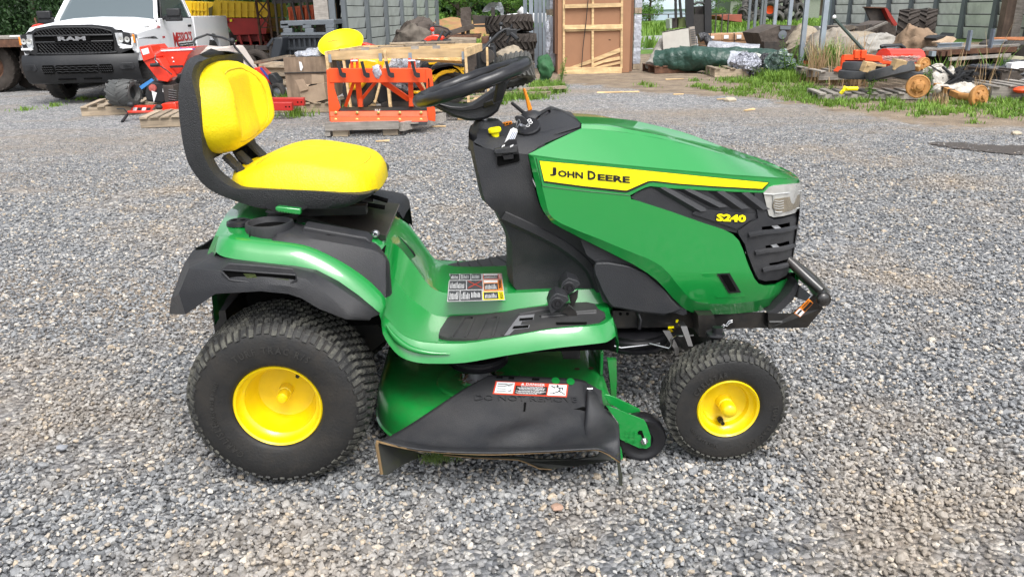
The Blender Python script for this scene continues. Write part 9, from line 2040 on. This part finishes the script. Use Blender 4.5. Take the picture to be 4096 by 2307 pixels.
for k in range(1500): 
    x = rn.uniform(1,50); y = rn.uniform(38,66)
    if not inpoly(x,y,ln_): far_sp.append((x,y,.9,14,1))
for k in range(900): far_sp.append((rn.uniform(-60,-14),rn.uniform(44,64),1.2,10,.6))
for k in range(300): far_sp.append((rn.uniform(-5,6.5),rn.uniform(24,38),.6,16,1.2))
blades('far_meadow_grass', far_sp, grm, 8, .15,.5,.07,.8)
def weed(x, y, h, seed, label):
    rn = random.Random(seed); o = thing('leafy_weed',(x,y,gh(x,y)),label,'plant','leafy weeds among the scrap'); b = MB(); lf = MB()
    for k in range(4):
        g = rn.uniform(0,6.3); tp_ = Vector((cos(g)*h*.2,sin(g)*h*.2,h*rn.uniform(.7,1))); b.tube([(0,0,0),tp_*.5+Vector((0,0,h*.05)),tp_],[.008,.006,.002],5)
        for j in range(14):
            t_ = .2+.8*j/13; q = tp_*t_; a = rn.uniform(0,6.3); d = Vector((cos(a),sin(a),.25))*h*.22*(1.2-t_); s_ = Vector((-sin(a),cos(a),0))*h*.03; i = len(lf.v); lf.v += [q,q+d*.5+s_,q+d+Vector((0,0,-.02)),q+d*.5-s_]; lf.f.append((i,i+1,i+2,i+3))
    b.go('stem',spr,o,world=False); q = lf.go('leaves',spr,o,world=False,smooth=0,normals=False); q['kind'] = 'stuff'; return o
weed(*U(21,560,1290,Z=0)[:2],.42,1,'leafy weed growing in front of the tyre pallet'); weed(*at(22,2090,870,12.6)[:2],.75,2,'tall leafy weed in front of the dark green film roll'); weed(*at(21,1380,1000,8.6)[:2],.45,3,'bright leafy weed right of the large ochre drum'); weed(1.95,12.3,.5,4,'leafy weed by the foot of the steel fence'); weed(*at(22,2240,820,13.3)[:2],.6,5,'leafy weed between the two nearest steel posts'); weed(*at(21,90,760,12.2)[:2],.8,6,'leafy weed before the grey tan sheet bundle'); weed(-.1,14.6,.9,7,'leafy creeper growing over the old machine frame')
# wood chips and litter on the yard
for i,(v,x,y,l,a,lab) in enumerate(((22,640,1020,.35,.1,'thin wood splinter on the bare earth before the tarpaulin'),(22,60,1185,.3,-.1,'brown bark strip on the gravel left of the earth patch'),(22,690,1215,.16,.2,'small brown wood chip on the gravel edge'),(22,1255,1278,.16,0,'short yellowish wood chip near the pale stone'),(22,1600,1415,.22,.7,'curved brown wood chip near the grass edge'),(12,1620,1085,.16,.0,'wood chip lying behind the orange box blade'),(12,1140,1210,.14,.1,'brown wood chip in front of the grey pallet'),(13,1260,1010 if False else 865,.4,.05,'thin tan bark strip on the gravel below the crate'))):
    p = U(v,x,y,Z=.01); tag(MB().ob(p,(l,.035,.012),(0.1,0,a)).jit(.004).go('wood_chip',nwood),lab,'wood chip','wood chips lying on the yard')
def rock(v,x,y,s_,lab,seed,mat):
    p = U(v,x,y,Z=.01); b = MB().sphere((0,0,0),s_,9,6,(1.2,1,.6)); b.v = [q+Vector((noise.noise(q/s_*1.3+Vector((seed,0,0))),noise.noise(q/s_*1.3+Vector((0,seed,0))),0))*s_*.5 for q in b.v]; b.v = [q+p for q in b.v]; tag(b.go('stone',mat,smooth=20),lab,'stone','single larger stones on the yard')
stn = pm('pale_stone',(.42,.36,.27),.85,var=.2,vscale=20); stg = pm('grey_stone',(.24,.25,.27),.8,var=.3,vscale=30)
rock(22,1355,1290,.07,'flat pale stone on the earth edge right of centre',1,stn); rock(14,2510,1150,.04,'pale stone on the gravel near the right edge',2,stn); rock(0,2395,1130,.012,'tan stone on the gravel right of the front wheel',3,stn); rock(0,1400,1275,.014,'flat reddish stone below the discharge chute',4,pm('red_stone',(.34,.22,.16),.85,var=.2,vscale=30)); rock(0,155,1125,.014,'dark grey stone at the left of the gravel',5,stg)
